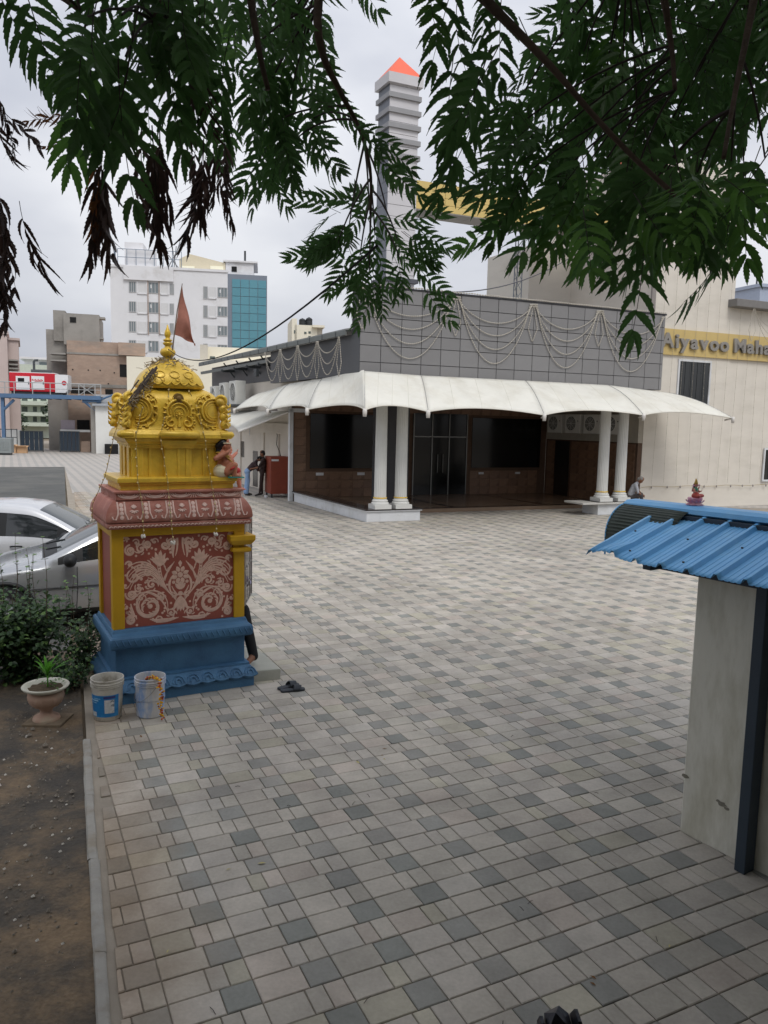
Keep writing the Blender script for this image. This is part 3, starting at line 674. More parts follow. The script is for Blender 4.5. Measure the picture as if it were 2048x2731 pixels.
for k in range(5):
    cx = -.52+k*.26
    for r_ in (.105,.085,.06): mb.ribbon([(cx+r_*cos(a), .052-.42*r_*sin(a)) for a in [pi*i/12 for i in range(13)]], .005, FS, .005)
    for q in range(3): mb.ribbon([(cx+.13-.01+q*.01,.05),(cx+.13-.02+q*.02,.02),(cx+.13-.03+q*.03,.004)], .004, FS, .004)
mb.build('frieze_motif', pinkg, rb, smooth=True)
# gold upper storey
b = MB(); b.stack([(.585,.38,2.15),(.585,.38,2.20),(.60,.395,2.205),(.60,.395,2.225),(.62,.415,2.23),(.62,.415,2.272),(.60,.395,2.282)]); plastered(b, 'gold_plinth', gold, .005)
b = MB(); b.stack([(.44,.27,2.27),(.44,.27,2.70)]); plastered(b, 'gold_wall', gold, 0)
for (x0,x1,d_) in ((-.455,-.34,.02),(.34,.455,.02),(-.13,.15,.05)):
    b = MB(); b.box(x0,x1,-.27-d_,-.25,2.275,2.60); plastered(b, 'bay', gold, .006)
for x in (-.40,-.27,.01,.10,.29):
    b = MB(); b.box(x-.012,x+.012,-.30 if x < -.3 else (-.33 if abs(x-.05) < .1 else -.285),-.25,2.276,2.58); plastered(b, 'rib', gold, .004)
for s_ in (-1, 1):
    for y0 in (-.25, -.03, .15):
        b = MB(); x0, x1 = sorted((s_*.43, s_*.475)); b.box(x0,x1,y0,y0+.12,2.276,2.60); plastered(b, 'side_bay', gold, .006)
b = MB(); b.stack([(.47,.30,2.575),(.475,.305,2.60),(.49,.32,2.605),(.49,.32,2.625),(.51,.34,2.64),(.53,.355,2.67),(.53,.355,2.68)]); plastered(b, 'moulding', gold, .004)
b = MB(); b.stack([(.155,.34,2.575),(.155,.35,2.60),(.175,.36,2.605),(.175,.37,2.625),(.19,.38,2.66)], cx=.01); plastered(b, 'bay_moulding', gold, .004)
b = MB(); b.stack([(.52,.345,2.675),(.565,.385,2.68),(.56,.38,2.72),(.535,.355,2.765),(.50,.33,2.78)]); plastered(b, 'gold_cornice', gold, .006)
mb = MB(); mb.tube([(-.165,-.385,2.72),(-.16,-.40,2.72),(.18,-.40,2.72),(.185,-.385,2.72)], .04, 12); mb.build('bay_roll', gold, shr, angle=50)
for s_ in (-1,1):
    mb = MB(); mb.tube([(s_*.45,-.36,2.72),(s_*.57,-.36,2.72),(s_*.58,-.34,2.72)], [.035,.04,.03], 10); mb.build('corner_roll', gold, shr, angle=50)
# dome
DZ = [2.77,2.80,2.86,2.95,3.03,3.09,3.14,3.18,3.205]; DX = [.525,.512,.505,.505,.50,.485,.45,.395,.32]; DY = [.35,.338,.328,.328,.322,.305,.27,.22,.16]
def dome_xy(z): return float(np.interp(z,DZ,DX)), float(np.interp(z,DZ,DY))
def dome_fn(u, v):
    z = 2.77+v*.435; hx, hy = dome_xy(z); a = 2*pi*u; e_ = 2/5.0
    c_, s_ = cos(a), sin(a)
    return (hx*math.copysign(abs(c_)**e_, c_), hy*math.copysign(abs(s_)**e_, s_), z)
mb = MB(); mb.grid(dome_fn, 96, 24); dome = mb.build('dome', gold, shr, smooth=True, fixn=True)
def dome_s(u, z, h):
    hx, hy = dome_xy(z); q = min(abs(u)/hx, .999); return (u, -hy*(1-q**5)**.2-h-.001, z)
def dome_left(v, z, h):
    hx, hy = dome_xy(z); q = min(abs(v)/hy, .999); return (-hx*(1-q**5)**.2-h-.001, v, z)
mb = MB()
def rel(pts, w0, w1, w2, h=.02, surf=dome_s, both=True):
    for sg in ((-1,1) if both else (1,)): mb.ribbon([(sg*u, z) for u, z in pts], taper(len(pts),w0,w1,w2), surf, h)
# side C scrolls with leafy outer edge
rel(spiral(.385,2.965,.135,.12,75,285,26), .008,.014,.008,.028); rel(spiral(.39,2.965,.105,.09,70,290,22), .006,.008,.005,.018); rel(spiral(.395,2.965,.078,.07,60,300,18), .004,.005,.004,.010)
for k in range(8):
    a = R(95+24*k); r0 = .15; x0, z0 = .385+r0*cos(a), 2.965+r0*sin(a)
    rel(bez((x0,z0),(x0+.05*cos(a),z0+.05*sin(a)),(x0+.045*cos(a+1.0),z0+.045*sin(a+1.0)),n=8), .010,.017,.006,.03)
rel(bez((.22,2.93),(.20,2.86),(.26,2.82),(.33,2.805),n=12), .006,.011,.007,.02); rel(spiral(.40,2.80,.022,.008,180,520,14), .006,.006,.005,.018)
rel(bez((.30,2.815),(.37,2.80),(.42,2.81),n=8), .008,.010,.008,.022); rel(spiral(.33,3.10,.04,.01,0,420,16), .007,.009,.006,.024); rel(spiral(.24,3.09,.03,.008,60,460,14), .006,.008,.005,.02)
rel(bez((.30,3.14),(.22,3.12),(.20,3.05),n=8), .006,.010,.005,.02)
# central horseshoe medallion
rel(spiral(.02,2.955,.125,.125,200,-20,26), .012,.018,.012,.03,both=False); rel(spiral(.02,2.95,.092,.092,205,-25,22), .006,.010,.006,.022,both=False); rel(spiral(.02,2.94,.06,.06,210,-30,18), .005,.007,.005,.014,both=False)
for k in range(13):
    a = R(-25+230*k/12); x0, z0 = .02+.13*cos(a), 2.955+.125*sin(a); rel([(x0,z0),(x0+.018*cos(a),z0+.018*sin(a)),(x0+.034*cos(a),z0+.034*sin(a))], .013,.014,.006,.024,both=False)
for sg in (-1,1):
    sp_ = spiral(.02+sg*.085,2.845,.062,.012,90 if sg > 0 else 90, 90-sg*430, 26)
    mb.ribbon(sp_, taper(27,.010,.012,.005), dome_s, .026)
    for k in range(7):
        a = R(-90+sg*(-20+25*k)); x0, z0 = .02+sg*.085+.062*cos(a), 2.845+.06*sin(a)
        mb.ribbon([(x0,z0),(x0+.025*cos(a),z0+.022*sin(a))], [.013,.007], dome_s, .022)
for k in range(9):
    a = 2*pi*k/9; mb.ribbon([(.02+.014*cos(a),2.925+.014*sin(a)),(.02+.036*cos(a),2.925+.036*sin(a))], [.006,.010], dome_s, .016)
mb.ell(dome_s(.02,2.925,.012), (.014,.014,.014), 8, 6)
rel([(.02,2.80),(.02,2.85),(.02,2.90)], .022,.012,.008,.02,both=False)
# side of the dome facing left
rel(spiral(.0,2.95,.12,.12,200,-20,20), .012,.016,.012,.03,dome_left,False); rel(spiral(.0,2.95,.08,.08,205,-25,18), .008,.010,.008,.02,dome_left,False)
for k in range(10):
    a = R(-20+220*k/9); mb.ribbon([(.13*cos(a),2.95+.12*sin(a)),(.17*cos(a),2.95+.16*sin(a))], [.016,.008], dome_left, .03)
mb.build('dome_relief', gold, dome, smooth=True)
bm_ = MB(); bm_.tube([(.02,-.30,3.09),(.02,-.335,3.09)], [.058,.05], 16); bm_.ell((.02,-.335,3.09), (.03,.016,.03), 10, 6); bm_.box(-.01,.05,-.315,-.29,2.99,3.06)
bm_.build('medallion_boss', mat('tarnished_gold', C(120,92,40), rough=.6, var=.2), dome, angle=40)
for sx_ in (-1,1):
    for sy_ in (-1,1):
        c_ = MB(); P_ = []; rr_ = []
        for k in range(25):
            t_ = k/24; bul = 1-.5*t_; P_.append((sx_*(.515-.03*t_), sy_*(.335-.03*t_), 2.785+.25*t_)); rr_.append(.038+.014*abs(sin(t_*pi*3))-.006*t_)
        c_.tube(P_, rr_, 12)
        for k in range(5):
            z_ = 2.80+.05*k
            for q in (-1,1): c_.tube([(sx_*(.50+.012*q),sy_*(.33-.012*q),z_),(sx_*(.545+.02*q),sy_*(.355-.03*q),z_+.022),(sx_*(.535+.04*q),sy_*(.35-.045*q),z_+.05)], [.016,.014,.005], 6)
        vol = spiral(.035,0,.062,.012,200,-330,26)
        c_.tube([(sx_*(.455+.8*u_), sy_*(.285+.5*u_), 3.075+v_) for u_,v_ in vol], [.026-.0005*i for i in range(27)], 8)
        c_.ell((sx_*.47,sy_*.30,3.06), (.055,.05,.05), 12, 8)
        c_.build('corner_figure', gold, dome, angle=60)
# upper lotus dome
UZ = [3.195,3.225,3.25,3.29,3.34,3.39,3.43,3.47,3.50]; UX = [.32,.345,.345,.33,.30,.25,.195,.135,.09]
def up_fn(u, v):
    z = 3.195+v*.305; h_ = float(np.interp(z,UZ,UX)); a = 2*pi*u; lob = abs(sin(a*6)); k = max(0, 1-abs(z-3.235)/.035)
    e_ = 2/3.2; c_, s_ = cos(a), sin(a); h2 = h_*(1+.03*k*lob)
    return (.0+h2*math.copysign(abs(c_)**e_,c_), h2*.8*math.copysign(abs(s_)**e_,s_), z-.02*k*lob)
mb = MB(); mb.grid(up_fn, 96, 18); ud = mb.build('lotus_dome', gold, shr, smooth=True, fixn=True)
def up_s(u, z, h):
    h_ = float(np.interp(z,UZ,UX)); q = min(abs(u)/h_,.999); return (u, -.8*h_*(1-q**3.2)**(1/3.2)-h-.001, z)
mb = MB()
for k in range(7):
    cx = -.27+k*.09; mb.ribbon(bez((cx-.045,3.262),(cx,3.20),(cx+.045,3.262),n=8), .007, up_s, .016)
for sg in (-1,0,1):
    cx = sg*.15; mb.ribbon([(cx+.05*cos(a),3.34+.035*sin(a)) for a in [2*pi*i/18 for i in range(19)]], .007, up_s, .012); mb.ribbon(spiral(cx+.03,3.29,.03,.01,90,400,10), .005, up_s, .012)
mb.build('lotus_relief', gold, ud, smooth=True)
# finial
mb = MB(); mb.lathe([(.05,3.47),(.06,3.50),(.045,3.53),(.07,3.55),(.082,3.58),(.07,3.61),(.035,3.63),(.03,3.65),(.048,3.665),(.05,3.68),(.03,3.69),(.045,3.70),(.047,3.712),(.028,3.72),(.022,3.735),(.03,3.75),(.034,3.775),(.028,3.80),(.014,3.83),(.004,3.87)], 20, (-.01,0,0))
mb.build('finial', gold, shr, smooth=True)
# ajar steel gate leaf on the doorway side
stl = mat('gate_steel', C(140,138,134), rough=.4, metal=.6, var=.1, bump=0)
gx = MB(); ga = math.atan2(.90,.44); gp0 = (.70,-.41)
def GT(u, z, w_=0): return (gp0[0]+u*cos(ga)-w_*sin(ga), gp0[1]+u*sin(ga)+w_*cos(ga), z)
for z in (.85,1.05,1.25,1.45,1.62,1.75): gx.tube([GT(0,z),GT(.62,z)], .009, 6)
for u in (0,.15,.31,.46,.62): gx.tube([GT(u,.85),GT(u,1.75)], .011 if u in (0,.62) else .007, 6)
gx.build('gate_leaf', stl, shr, angle=40)
# cement step on the doorway side
b = MB(); b.prism([(.75,-.50),(1.08,-.55),(1.10,.40),(.75,.40)], -.01, .125); st_o = b.build('cement_step', mat('cement_step', C(170,170,160), var=.1, scale=5, rough=.9), shr, bevel=.012)
# ------------------------------------------------ flag
flg = thing('flag', 'faded brown triangular flag on a thin crooked pole above the shrine finial', 'flag', tuple(shw(.02,-.06,3.50)))
p0 = shw(.02,-.06,3.5)
def fw(x, z, y=0): return tuple(shw(.02+x,-.06+y,3.5+z)-p0)
mb = MB(); mb.tube([fw(-.01,0),fw(.02,.22),fw(.06,.52),fw(.115,.80)], [.008,.007,.006,.004], 6); mb.build('pole', mat('old_wood', C(128,110,96), var=.2), flg)
def flag_fn(u, v):
    zt = .80-.0*u; z_top = .79-.60*u; z_bot = .28-.08*u; x0 = .115-.07*v
    z = z_top*(1-v)+z_bot*v if u < 1 else .2
    z = (.79*(1-v)+.27*v)*(1-u)+(.16+.02*v)*u
    x = (.113*(1-v)+.035*v)*(1-u)+.245*u
    return fw(x, z, .03*sin(u*9+v*2)+.02*sin(v*7+u*3))
mb = MB(); mb.grid(flag_fn, 14, 14); mb.build('cloth', mat('flag_cloth', C(176,120,104), rough=.9, var=.15, scale=12, trans=.25), flg, smooth=True)
# ------------------------------------------------ bulb strings over the shrine
wire = mat('bulb_wire', C(150,130,80), var=.1, bump=0); bulb = mat('clear_bulb', C(225,205,150), rough=.3, var=.1, bump=0); jas = mat('white_buds', C(225,220,210), var=.1)
def shrine_string(label, pts, tip=True):
    q0 = shw(*pts[-1]); o = thing('bulb_string', label, 'string lights', tuple(q0), group='bulb strings over the shrine')
    W = [shw(*p)-q0 for p in pts]
    mb = MB(); mb.tube(W, .0035, 5); mb.build('wire', wire, o)
    mb = MB(); acc = 0
    for a, b2 in zip(W[:-1], W[1:]):
        n = max(1, int((b2-a).length/.075))
        for i in range(n):
            p = a.lerp(b2, (i+.5)/n); mb.ell(p+Vector((random.uniform(-.008,.008),-.006,0)), (.008,.007,.010), 6, 4)
    mb.build('bulbs', bulb, o)
    if tip:
        mb = MB()
        for k in range(9): a = 2*pi*k/9; mb.ell((.022*cos(a)*random.uniform(.4,1.1),.022*sin(a),-.012+random.uniform(-.014,.01)), (.010,.010,.014), 6, 4)
        mb.build('jasmine_bunch', jas, o)
shrine_string('bulb string down the shrine front, left of the three', [(-.14,-.2,3.38),(-.36,-.33,2.95),(-.43,-.395,2.70),(-.425,-.425,2.27),(-.40,-.54,1.99),(-.405,-.56,1.72)])
shrine_string('bulb string down the middle of the shrine front', [(-.03,-.22,3.36),(-.10,-.32,3.0),(-.19,-.395,2.70),(-.13,-.43,2.27),(-.13,-.54,1.97),(-.11,-.56,1.64)])
shrine_string('bulb string down the shrine front, nearest the painted dwarf statue', [(.08,-.2,3.36),(.22,-.33,2.98),(.27,-.395,2.70),(.32,-.43,2.27),(.345,-.54,1.97),(.34,-.56,1.70)])
shrine_string('bulb string hanging off the left corner of the shrine cornice', [(-.30,-.1,3.2),(-.50,-.10,2.95),(-.58,-.05,2.70),(-.66,.05,2.27),(-.775,.2,1.95),(-.775,.2,1.80)])
# ------------------------------------------------ dried garland and sticks on the dome
rt = random.Random(9); straw = mat('dry_straw', C(150,136,112), rough=.95, var=.35, scale=30); stick = mat('dead_stick', C(84,74,68), rough=.9, var=.3, scale=20)
dg_ = thing('dried_garland', 'heap of dried garland straw and dead sticks caught on the shrine dome', 'dry twigs', tuple(shw(-.05,0,3.4)))
q0 = shw(-.05,0,3.4); mb = MB()
for k in range(260):
    a = rt.uniform(0,2*pi); r_ = abs(rt.gauss(0,.10)); p = Vector(shw(-.02+r_*cos(a)*1.2, r_*sin(a), 3.505-.42*r_+rt.uniform(-.01,.02)))-q0
    d_ = Vector((rt.gauss(0,1),rt.gauss(0,1),rt.gauss(0,.45))).normalized()*rt.uniform(.03,.075)
    mb.tube([p-d_, p+Vector((0,0,rt.uniform(0,.02))), p+d_], rt.uniform(.002,.0045), 4, cap=False)
for k in range(120):
    f = rt.random(); p = Vector(shw(-.20-.30*f+rt.gauss(0,.025), -.24-.12*f+rt.gauss(0,.02), 3.36-.40*f+rt.gauss(0,.02)))-q0
    d_ = Vector((rt.gauss(0,1),rt.gauss(0,1),rt.gauss(0,1))).normalized()*rt.uniform(.02,.06); mb.tube([p-d_,p+d_], rt.uniform(.002,.005), 4, cap=False)
mb.build('straw', straw, dg_)
mb = MB()
for k in range(9):
    f0, f1 = rt.uniform(0,.4), rt.uniform(.6,1.05); j = rt.gauss(0,.03)
    P_ = [Vector(shw(-.18-.34*f+j, -.27-.10*f, 3.40-.44*f+.02*rt.random()))-q0 for f in (f0,(f0+f1)/2,f1)]; mb.tube(P_, [.009,.008,.005], 5)
mb.build('sticks', stick, dg_)
# ================================================================ PAINTED STATUES, POTS, BUCKETS, SHRUBS, CARS
skin_b = mat('statue_skin', C(176,112,84), rough=.5, var=.1, bump=.05); hair_k = mat('black_enamel', C(28,24,26), rough=.4, var=.1, bump=0)
white_p = mat('cream_enamel', C(222,212,180), rough=.5, var=.06, bump=.05); red_e = mat('red_enamel', C(176,44,44), rough=.45, var=.1); gold_e = mat('gold_enamel', C(200,160,70), rough=.4, var=.15)
teal_e = mat('teal_enamel', C(40,140,130), rough=.45, var=.1); pinkskin = mat('pink_enamel', C(214,138,116), rough=.5, var=.1)
def place(o, w_, rz): o.location = w_; o.rotation_euler = (0,0,rz); return o
# squatting dwarf attendant on the shrine's gold ledge
gana = thing('temple_statue', 'painted pot-bellied dwarf statue squatting on the gold ledge, hand to mouth', 'statue', tuple(shw(.50,-.335,2.272)), TH-R(12))
caps = [((0,0,.12),(.015,0,.15),.082,.088,0),((-.01,0,.22),(-.01,0,.25),.066,.06,0),((0,0,.27),(.005,0,.30),.03,.035,0),((.01,0,.325),(.02,0,.335),.055,.055,0),((.065,0,.315),(.07,0,.31),.014,.012,0),
        ((-.02,0,.36),(-.05,0,.33),.055,.05,1),((-.055,0,.27),(-.06,0,.24),.045,.03,1),
        ((-.04,-.04,.06),(.02,-.05,.06),.082,.06,2),((-.04,.04,.06),(.02,.05,.06),.08,.06,2),
        ((.02,-.075,.06),(.10,-.09,.13),.05,.037,0),((.10,-.09,.13),(.10,-.09,.03),.035,.024,0),((.09,-.09,.018),(.155,-.09,.014),.022,.018,0),
        ((.02,.075,.06),(.10,.09,.12),.05,.037,0),((.10,.09,.12),(.10,.09,.03),.035,.024,0),((.09,.09,.018),(.155,.09,.014),.022,.018,0),
        ((-.02,-.075,.255),(-.10,-.115,.20),.032,.028,0),((-.10,-.115,.20),(.02,-.10,.26),.026,.02,0),((.02,-.10,.26),(.045,-.085,.285),.024,.018,0),
        ((-.02,.075,.255),(.04,.11,.18),.03,.026,0),((.04,.11,.18),(.10,.09,.17),.024,.02,0)]
ex = MB()
for k in range(5): ex.tube([(.045,-.085,.285),(.066,-.075+.007*k-.014,.292+.006*k),(.07,-.06+.006*k-.014,.30+.006*k)], [.006,.0055,.004], 6, mi=0)
for sg in (-1,1): ex.ell((.066,sg*.02,.345), (.007,.01,.007), 6, 4, mi=3); ex.ell((.0,sg*.058,.33), (.012,.008,.02), 6, 4, mi=0)
for s_ in (-1,1):
    for k in range(5): ex.tube([(.155,s_*.09+(k-2)*.009,.012),(.178-.004*abs(k-1),s_*.09+(k-2)*.010,.008)], [.007,.005], 5, mi=0)
body_mesh('body', caps, .0075, [skin_b, hair_k, white_p, hair_k], gana, 5, ex)
mb = MB(); mb.tube([(.045*cos(a)+.012,.055*sin(a),.385) if False else (.015+.056*cos(a),.056*sin(a),.362) for a in [2*pi*i/20 for i in range(21)]], .007, 6); mb.build('headband', white_p, gana, smooth=True)
mb = MB(); mb.tube([(-.01+.075*cos(a),.07*sin(a),.26-.055*max(0,cos(a))) for a in [2*pi*i/24 for i in range(25)]], .011, 6); mb.tube([(.0+.095*cos(a),.085*sin(a),.235-.09*max(0,cos(a))) for a in [2*pi*i/24 for i in range(25)]], .008, 6); mb.build('necklace', gold_e, gana, smooth=True)
mb = MB(); mb.tube([(.075+.03*cos(a),-.09+.042*sin(a),.10+.02*cos(a)) for a in [2*pi*i/16 for i in range(17)]], .010, 6); mb.build('knee_band', red_e, gana, smooth=True)
mb = MB(); mb.box(.03,.20,-.13,-.05,-.004,.008); mb.box(.03,.20,.05,.13,-.004,.008); mb.build('sandal', teal_e, gana, bevel=.004)
# second statue, tall crowned figure seated behind with one leg down
dei = thing('temple_statue', 'tall crowned pink statue seated behind the dwarf, one leg hanging over ledge', 'statue', tuple(shw(.565,-.08,2.272)), TH)
caps = [((0,0,.06),(.03,0,.07),.085,.08,1),((0,0,.14),(0,0,.26),.06,.07,0),((0,0,.31),(.01,0,.34),.028,.03,0),((.01,0,.385),(.015,0,.40),.05,.047,0),((.06,0,.385),(.065,0,.38),.012,.01,0),
        ((.0,0,.44),(-.01,0,.54),.05,.02,2),((.02,-.06,.06),(.14,-.07,.05),.048,.04,1),((.14,-.07,.05),(.165,-.07,-.12),.036,.024,0),((.155,-.07,-.145),(.215,-.07,-.155),.02,.016,0),
        ((.02,.06,.06),(.15,.06,.07),.05,.04,1),((.15,.06,.07),(.07,-.03,.06),.034,.024,0),
        ((0,-.085,.27),(.05,-.13,.19),.03,.026,0),((.05,-.13,.19),(.12,-.10,.25),.024,.018,0),((0,.085,.27),(.05,.13,.19),.03,.026,0),((.05,.13,.19),(.12,.10,.25),.024,.018,0)]
ex = MB()
for sg in (-1,1):
    ex.ell((.058,sg*.018,.405), (.006,.009,.006), 6, 4, mi=3)
    for k in range(5): ex.tube([(.12,sg*.10,.25),(.135,sg*(.10-.012+.006*k),.275+.004*k)], [.006,.004], 5, mi=0)
for k in range(5): ex.tube([(.21,-.07+(k-2)*.008,-.155),(.236-.003*k,-.07+(k-2)*.009,-.158)], [.006,.004], 5, mi=0)
body_mesh('body', caps, .0075, [pinkskin, red_e, gold_e, hair_k], dei, 5, ex)
mb = MB(); mb.tube([(.0+.075*cos(a),.075*sin(a),.30-.10*max(0,cos(a))) for a in [2*pi*i/24 for i in range(25)]], .012, 6); mb.tube([(.13,-.07,-.04),(.19,-.07,-.04),(.165,-.10,-.04),(.13,-.07,-.04)], .009, 6); mb.build('ornament', gold_e, dei, smooth=True)

# ---------------------------------------------------------------- paint buckets
grime = mat('bucket_grey', C(196,192,182), rough=.6, var=.2, scale=9, bump=.15, second=C(140,132,116), sec_scale=6, sec_lo=.5, sec_hi=.7)
dirtyw = mat('bucket_white', C(205,205,205), rough=.55, var=.15, scale=8, second=C(134,160,200), sec_scale=7, sec_lo=.47, sec_hi=.62, stretch=(1,1,.35))
cemin = mat('dried_cement', C(132,122,106), rough=.95, var=.3, scale=18, bump=.5)
def bucket(x, y, rz, label, m_body, hh, r0, r1):
    o = thing('paint_bucket', label, 'bucket', (x,y,0), rz, 'paint buckets in front of the shrine')
    mb = MB()
    prof = [(r0*.93,.0),(r0,.012),(r0+(r1-r0)*.78,hh*.80)]
    for k in range(3):
        z = hh*(.81+.045*k); rr = r0+(r1-r0)*(.8+.05*k); prof += [(rr+.009,z),(rr+.010,z+.008),(rr,z+.012)]
    prof += [(r1,hh-.012),(r1+.006,hh-.008),(r1+.006,hh),(r1-.004,hh),(r1-.008,hh-.02),(r0+.01,hh*.45)]
    mb.lathe(prof, 40, cap=False); mb.add([(r0*.93*cos(2*pi*i/40),r0*.93*sin(2*pi*i/40),0) for i in range(40)], [tuple(range(40))])
    mb.build('shell', m_body, o, angle=35)
    c_ = MB(); c_.add([(0,0,hh*.47)]+[((r0+.008)*cos(2*pi*i/24),(r0+.008)*sin(2*pi*i/24),hh*.45+.012*sin(i*2.3)) for i in range(24)], [(0,i+1,(i+1)%24+1) for i in range(24)]); c_.build('dried_paint', cemin, o)
    return o, r0, r1
o, r0, r1 = bucket(-2.63, 7.16, R(-100), 'grimy bucket with blue printed label, nearer the flower urn', grime, .40, .128, .148)
lb = MB()
def lab(u, v, k=.0016, r0=.128, r1=.148, hh=.40): 
    a = R(-75+u*150); z = .045+v*.215; rr = r0+(r1-r0)*z/hh+k; return (rr*cos(a), rr*sin(a), z)
lb.grid(lambda u,v: lab(u,v), 30, 4); lab_o = lb.build('label', mat('label_blue', C(34,122,186), rough=.45, var=.15, scale=14, second=C(70,150,205), sec_scale=9), o, smooth=True)
lb = MB(); lb.grid(lambda u,v: lab(.62+u*.25, .18+v*.62, .003), 8, 3); lb.grid(lambda u,v: lab(.20+u*.18, .03+v*.2, .003), 6, 2); lb.build('label_patch', mat('label_white', C(200,204,206), rough=.5, var=.2, scale=25, second=C(120,130,140), sec_scale=22, sec_lo=.55, sec_hi=.62), lab_o)
lb = MB()
for (u0,u1,v0,v1) in ((.16,.46,.74,.80),(.24,.40,.64,.68),(.18,.22,.5,.52),(.30,.52,.84,.87)): lb.grid(lambda u,v: lab(u0+(u1-u0)*u, v0+(v1-v0)*v, .0032), 8, 1)
lb.build('faded_print', mat('print_pale', C(150,196,224), rough=.5, var=.3, scale=40), lab_o)
lb = MB(); lb.grid(lambda u,v: lab(.6+u*.3, .86+v*.1, .0031), 8, 1); lb.build('label_stripe', mat('print_navy', C(60,60,120), rough=.5), lab_o)
o, r0, r1 = bucket(-2.245, 7.25, R(-80), 'pale bucket smeared with blue paint, marigold garland over its rim', dirtyw, .39, .130, .142)
mb = MB(); mb.tube([(.0+(.150)*cos(a), .150*sin(a), .33-.17*max(0,-sin(a-.6))) for a in [R(150)+R(240)*i/20 for i in range(21)]], .0022, 5); mb.build('wire_handle', stl, o)
# garland hanging over the rim
gar = thing('flower_garland', 'faded orange and yellow flower garland draped over the pale bucket', 'garland', (-2.12,7.13,.0))
fl_m = [mat('marigold', C(222,170,40), rough=.9, var=.25, scale=30), mat('orange_flower', C(200,96,60), rough=.9, var=.25), mat('dry_flower', C(150,92,60), rough=.9, var=.3)]
rt = random.Random(4); path = [(-.16,.09,.37),(-.11,.07,.395),(-.05,.03,.41),(.0,-.01,.40),(.018,-.03,.33),(.022,-.035,.24),(.024,-.035,.15),(.028,-.04,.06),(.045,-.05,.02)]
acc = []
for a, b2 in zip(path[:-1], path[1:]):
    n = max(2, int((Vector(b2)-Vector(a)).length/.012)); acc += [Vector(a).lerp(Vector(b2), i/n) for i in range(n)]
mbs = [MB(), MB(), MB()]
for i, p in enumerate(acc):
    for q in range(2): 
        k = 0 if rt.random() < .58 else (1 if rt.random() < .6 else 2); mbs[k].ell(p+Vector((rt.gauss(0,.010),rt.gauss(0,.010),rt.gauss(0,.006))), (rt.uniform(.008,.014),rt.uniform(.008,.014),rt.uniform(.006,.011)), 7, 4)
for mb, m_, nm in zip(mbs, fl_m, ('yellow_flowers','orange_flowers','dried_flowers')): tag(mb.build(nm, m_, gar, smooth=True), kind='stuff')

# ---------------------------------------------------------------- urn planter
urn = thing('urn_planter', 'fluted clay-and-cement urn planter with a young palm on the dirt', 'planter', (-3.19,7.08,-.02), 0)
clay = mat('urn_clay', C(180,150,132), rough=.9, var=.18, scale=7, bump=.3, second=C(168,160,140), sec_scale=4, sec_lo=.5, sec_hi=.7); cemr = mat('urn_rim', C(196,194,180), rough=.9, var=.12, scale=9, bump=.25)
mb = MB(); mb.lathe([(.12,0),(.125,.03),(.115,.05),(.06,.08),(.055,.11),(.07,.135),(.12,.16),(.155,.20),(.17,.245),(.16,.285),(.13,.30)], 64, flute=lambda r_,z,t_,i: r_*(1-(.05*abs(sin(t_*9))**.7 if 6 <= i <= 8 else 0))); bowl = mb.build('bowl', clay, urn, angle=60)
mb = MB(); mb.lathe([(.125,.295),(.16,.31),(.205,.335),(.215,.352),(.205,.362),(.185,.355),(.155,.335),(.14,.32)], 48, cap=False); mb.build('rim', cemr, urn, smooth=True)
mb = MB(); mb.add([(0,0,.34)]+[(.16*cos(2*pi*i/20),.16*sin(2*pi*i/20),.332+.006*sin(3*i)) for i in range(20)], [(0,i+1,(i+1)%20+1) for i in range(20)]); mb.build('soil', mat('potting_soil', C(84,72,56), rough=1, var=.35, scale=40, bump=.6), urn)
mb = MB(); mb.prism([(-.17,-.16),(.19,-.15),(.20,.16),(-.16,.17)], -.01, .022); mb.build('footing', mat('footing_earth', C(122,108,90), rough=1, var=.2, scale=12, bump=.5), urn, bevel=.008)
palm_m = mat('palm_leaf', C(96,160,52), rough=.5, var=.2, scale=10, trans=.3); leaf_m = mat('pot_weed', C(84,120,60), rough=.6, var=.25, trans=.25)
rt = random.Random(8); mb = MB(); mb.tube([(.02,0,.33),(.022,0,.40),(.02,0,.45)], [.008,.007,.006], 6)
def blade(mb, p0, d_, L_, w_, droop, n=6):
    p0 = Vector(p0); d_ = Vector(d_).normalized(); s_ = d_.cross(Vector((0,0,1)));
    s_ = s_.normalized() if s_.length > .05 else Vector((1,0,0)); vs = []; fs = []
    for i in range(n+1):
        t_ = i/n; c_ = p0+d_*L_*t_-Vector((0,0,droop*L_*t_*t_)); ww = w_*sin(pi*(.12+.88*t_))**.8
        up_ = s_.cross(d_); vs += [c_-s_*ww+up_*ww*.35, c_, c_+s_*ww+up_*ww*.35]
    for i in range(n): fs += [(3*i,3*i+1,3*i+4,3*i+3),(3*i+1,3*i+2,3*i+5,3*i+4)]
    mb.add(vs, fs)
for k in range(15):
    a = rt.uniform(0,2*pi); el = R(rt.uniform(38,80)); blade(mb, (.02,0,.43+.01*k/3), (cos(a)*cos(el),sin(a)*cos(el)*.8,sin(el)), rt.uniform(.22,.36), rt.uniform(.010,.016), .35)
mb.build('palm_sprout', palm_m, urn, smooth=True)
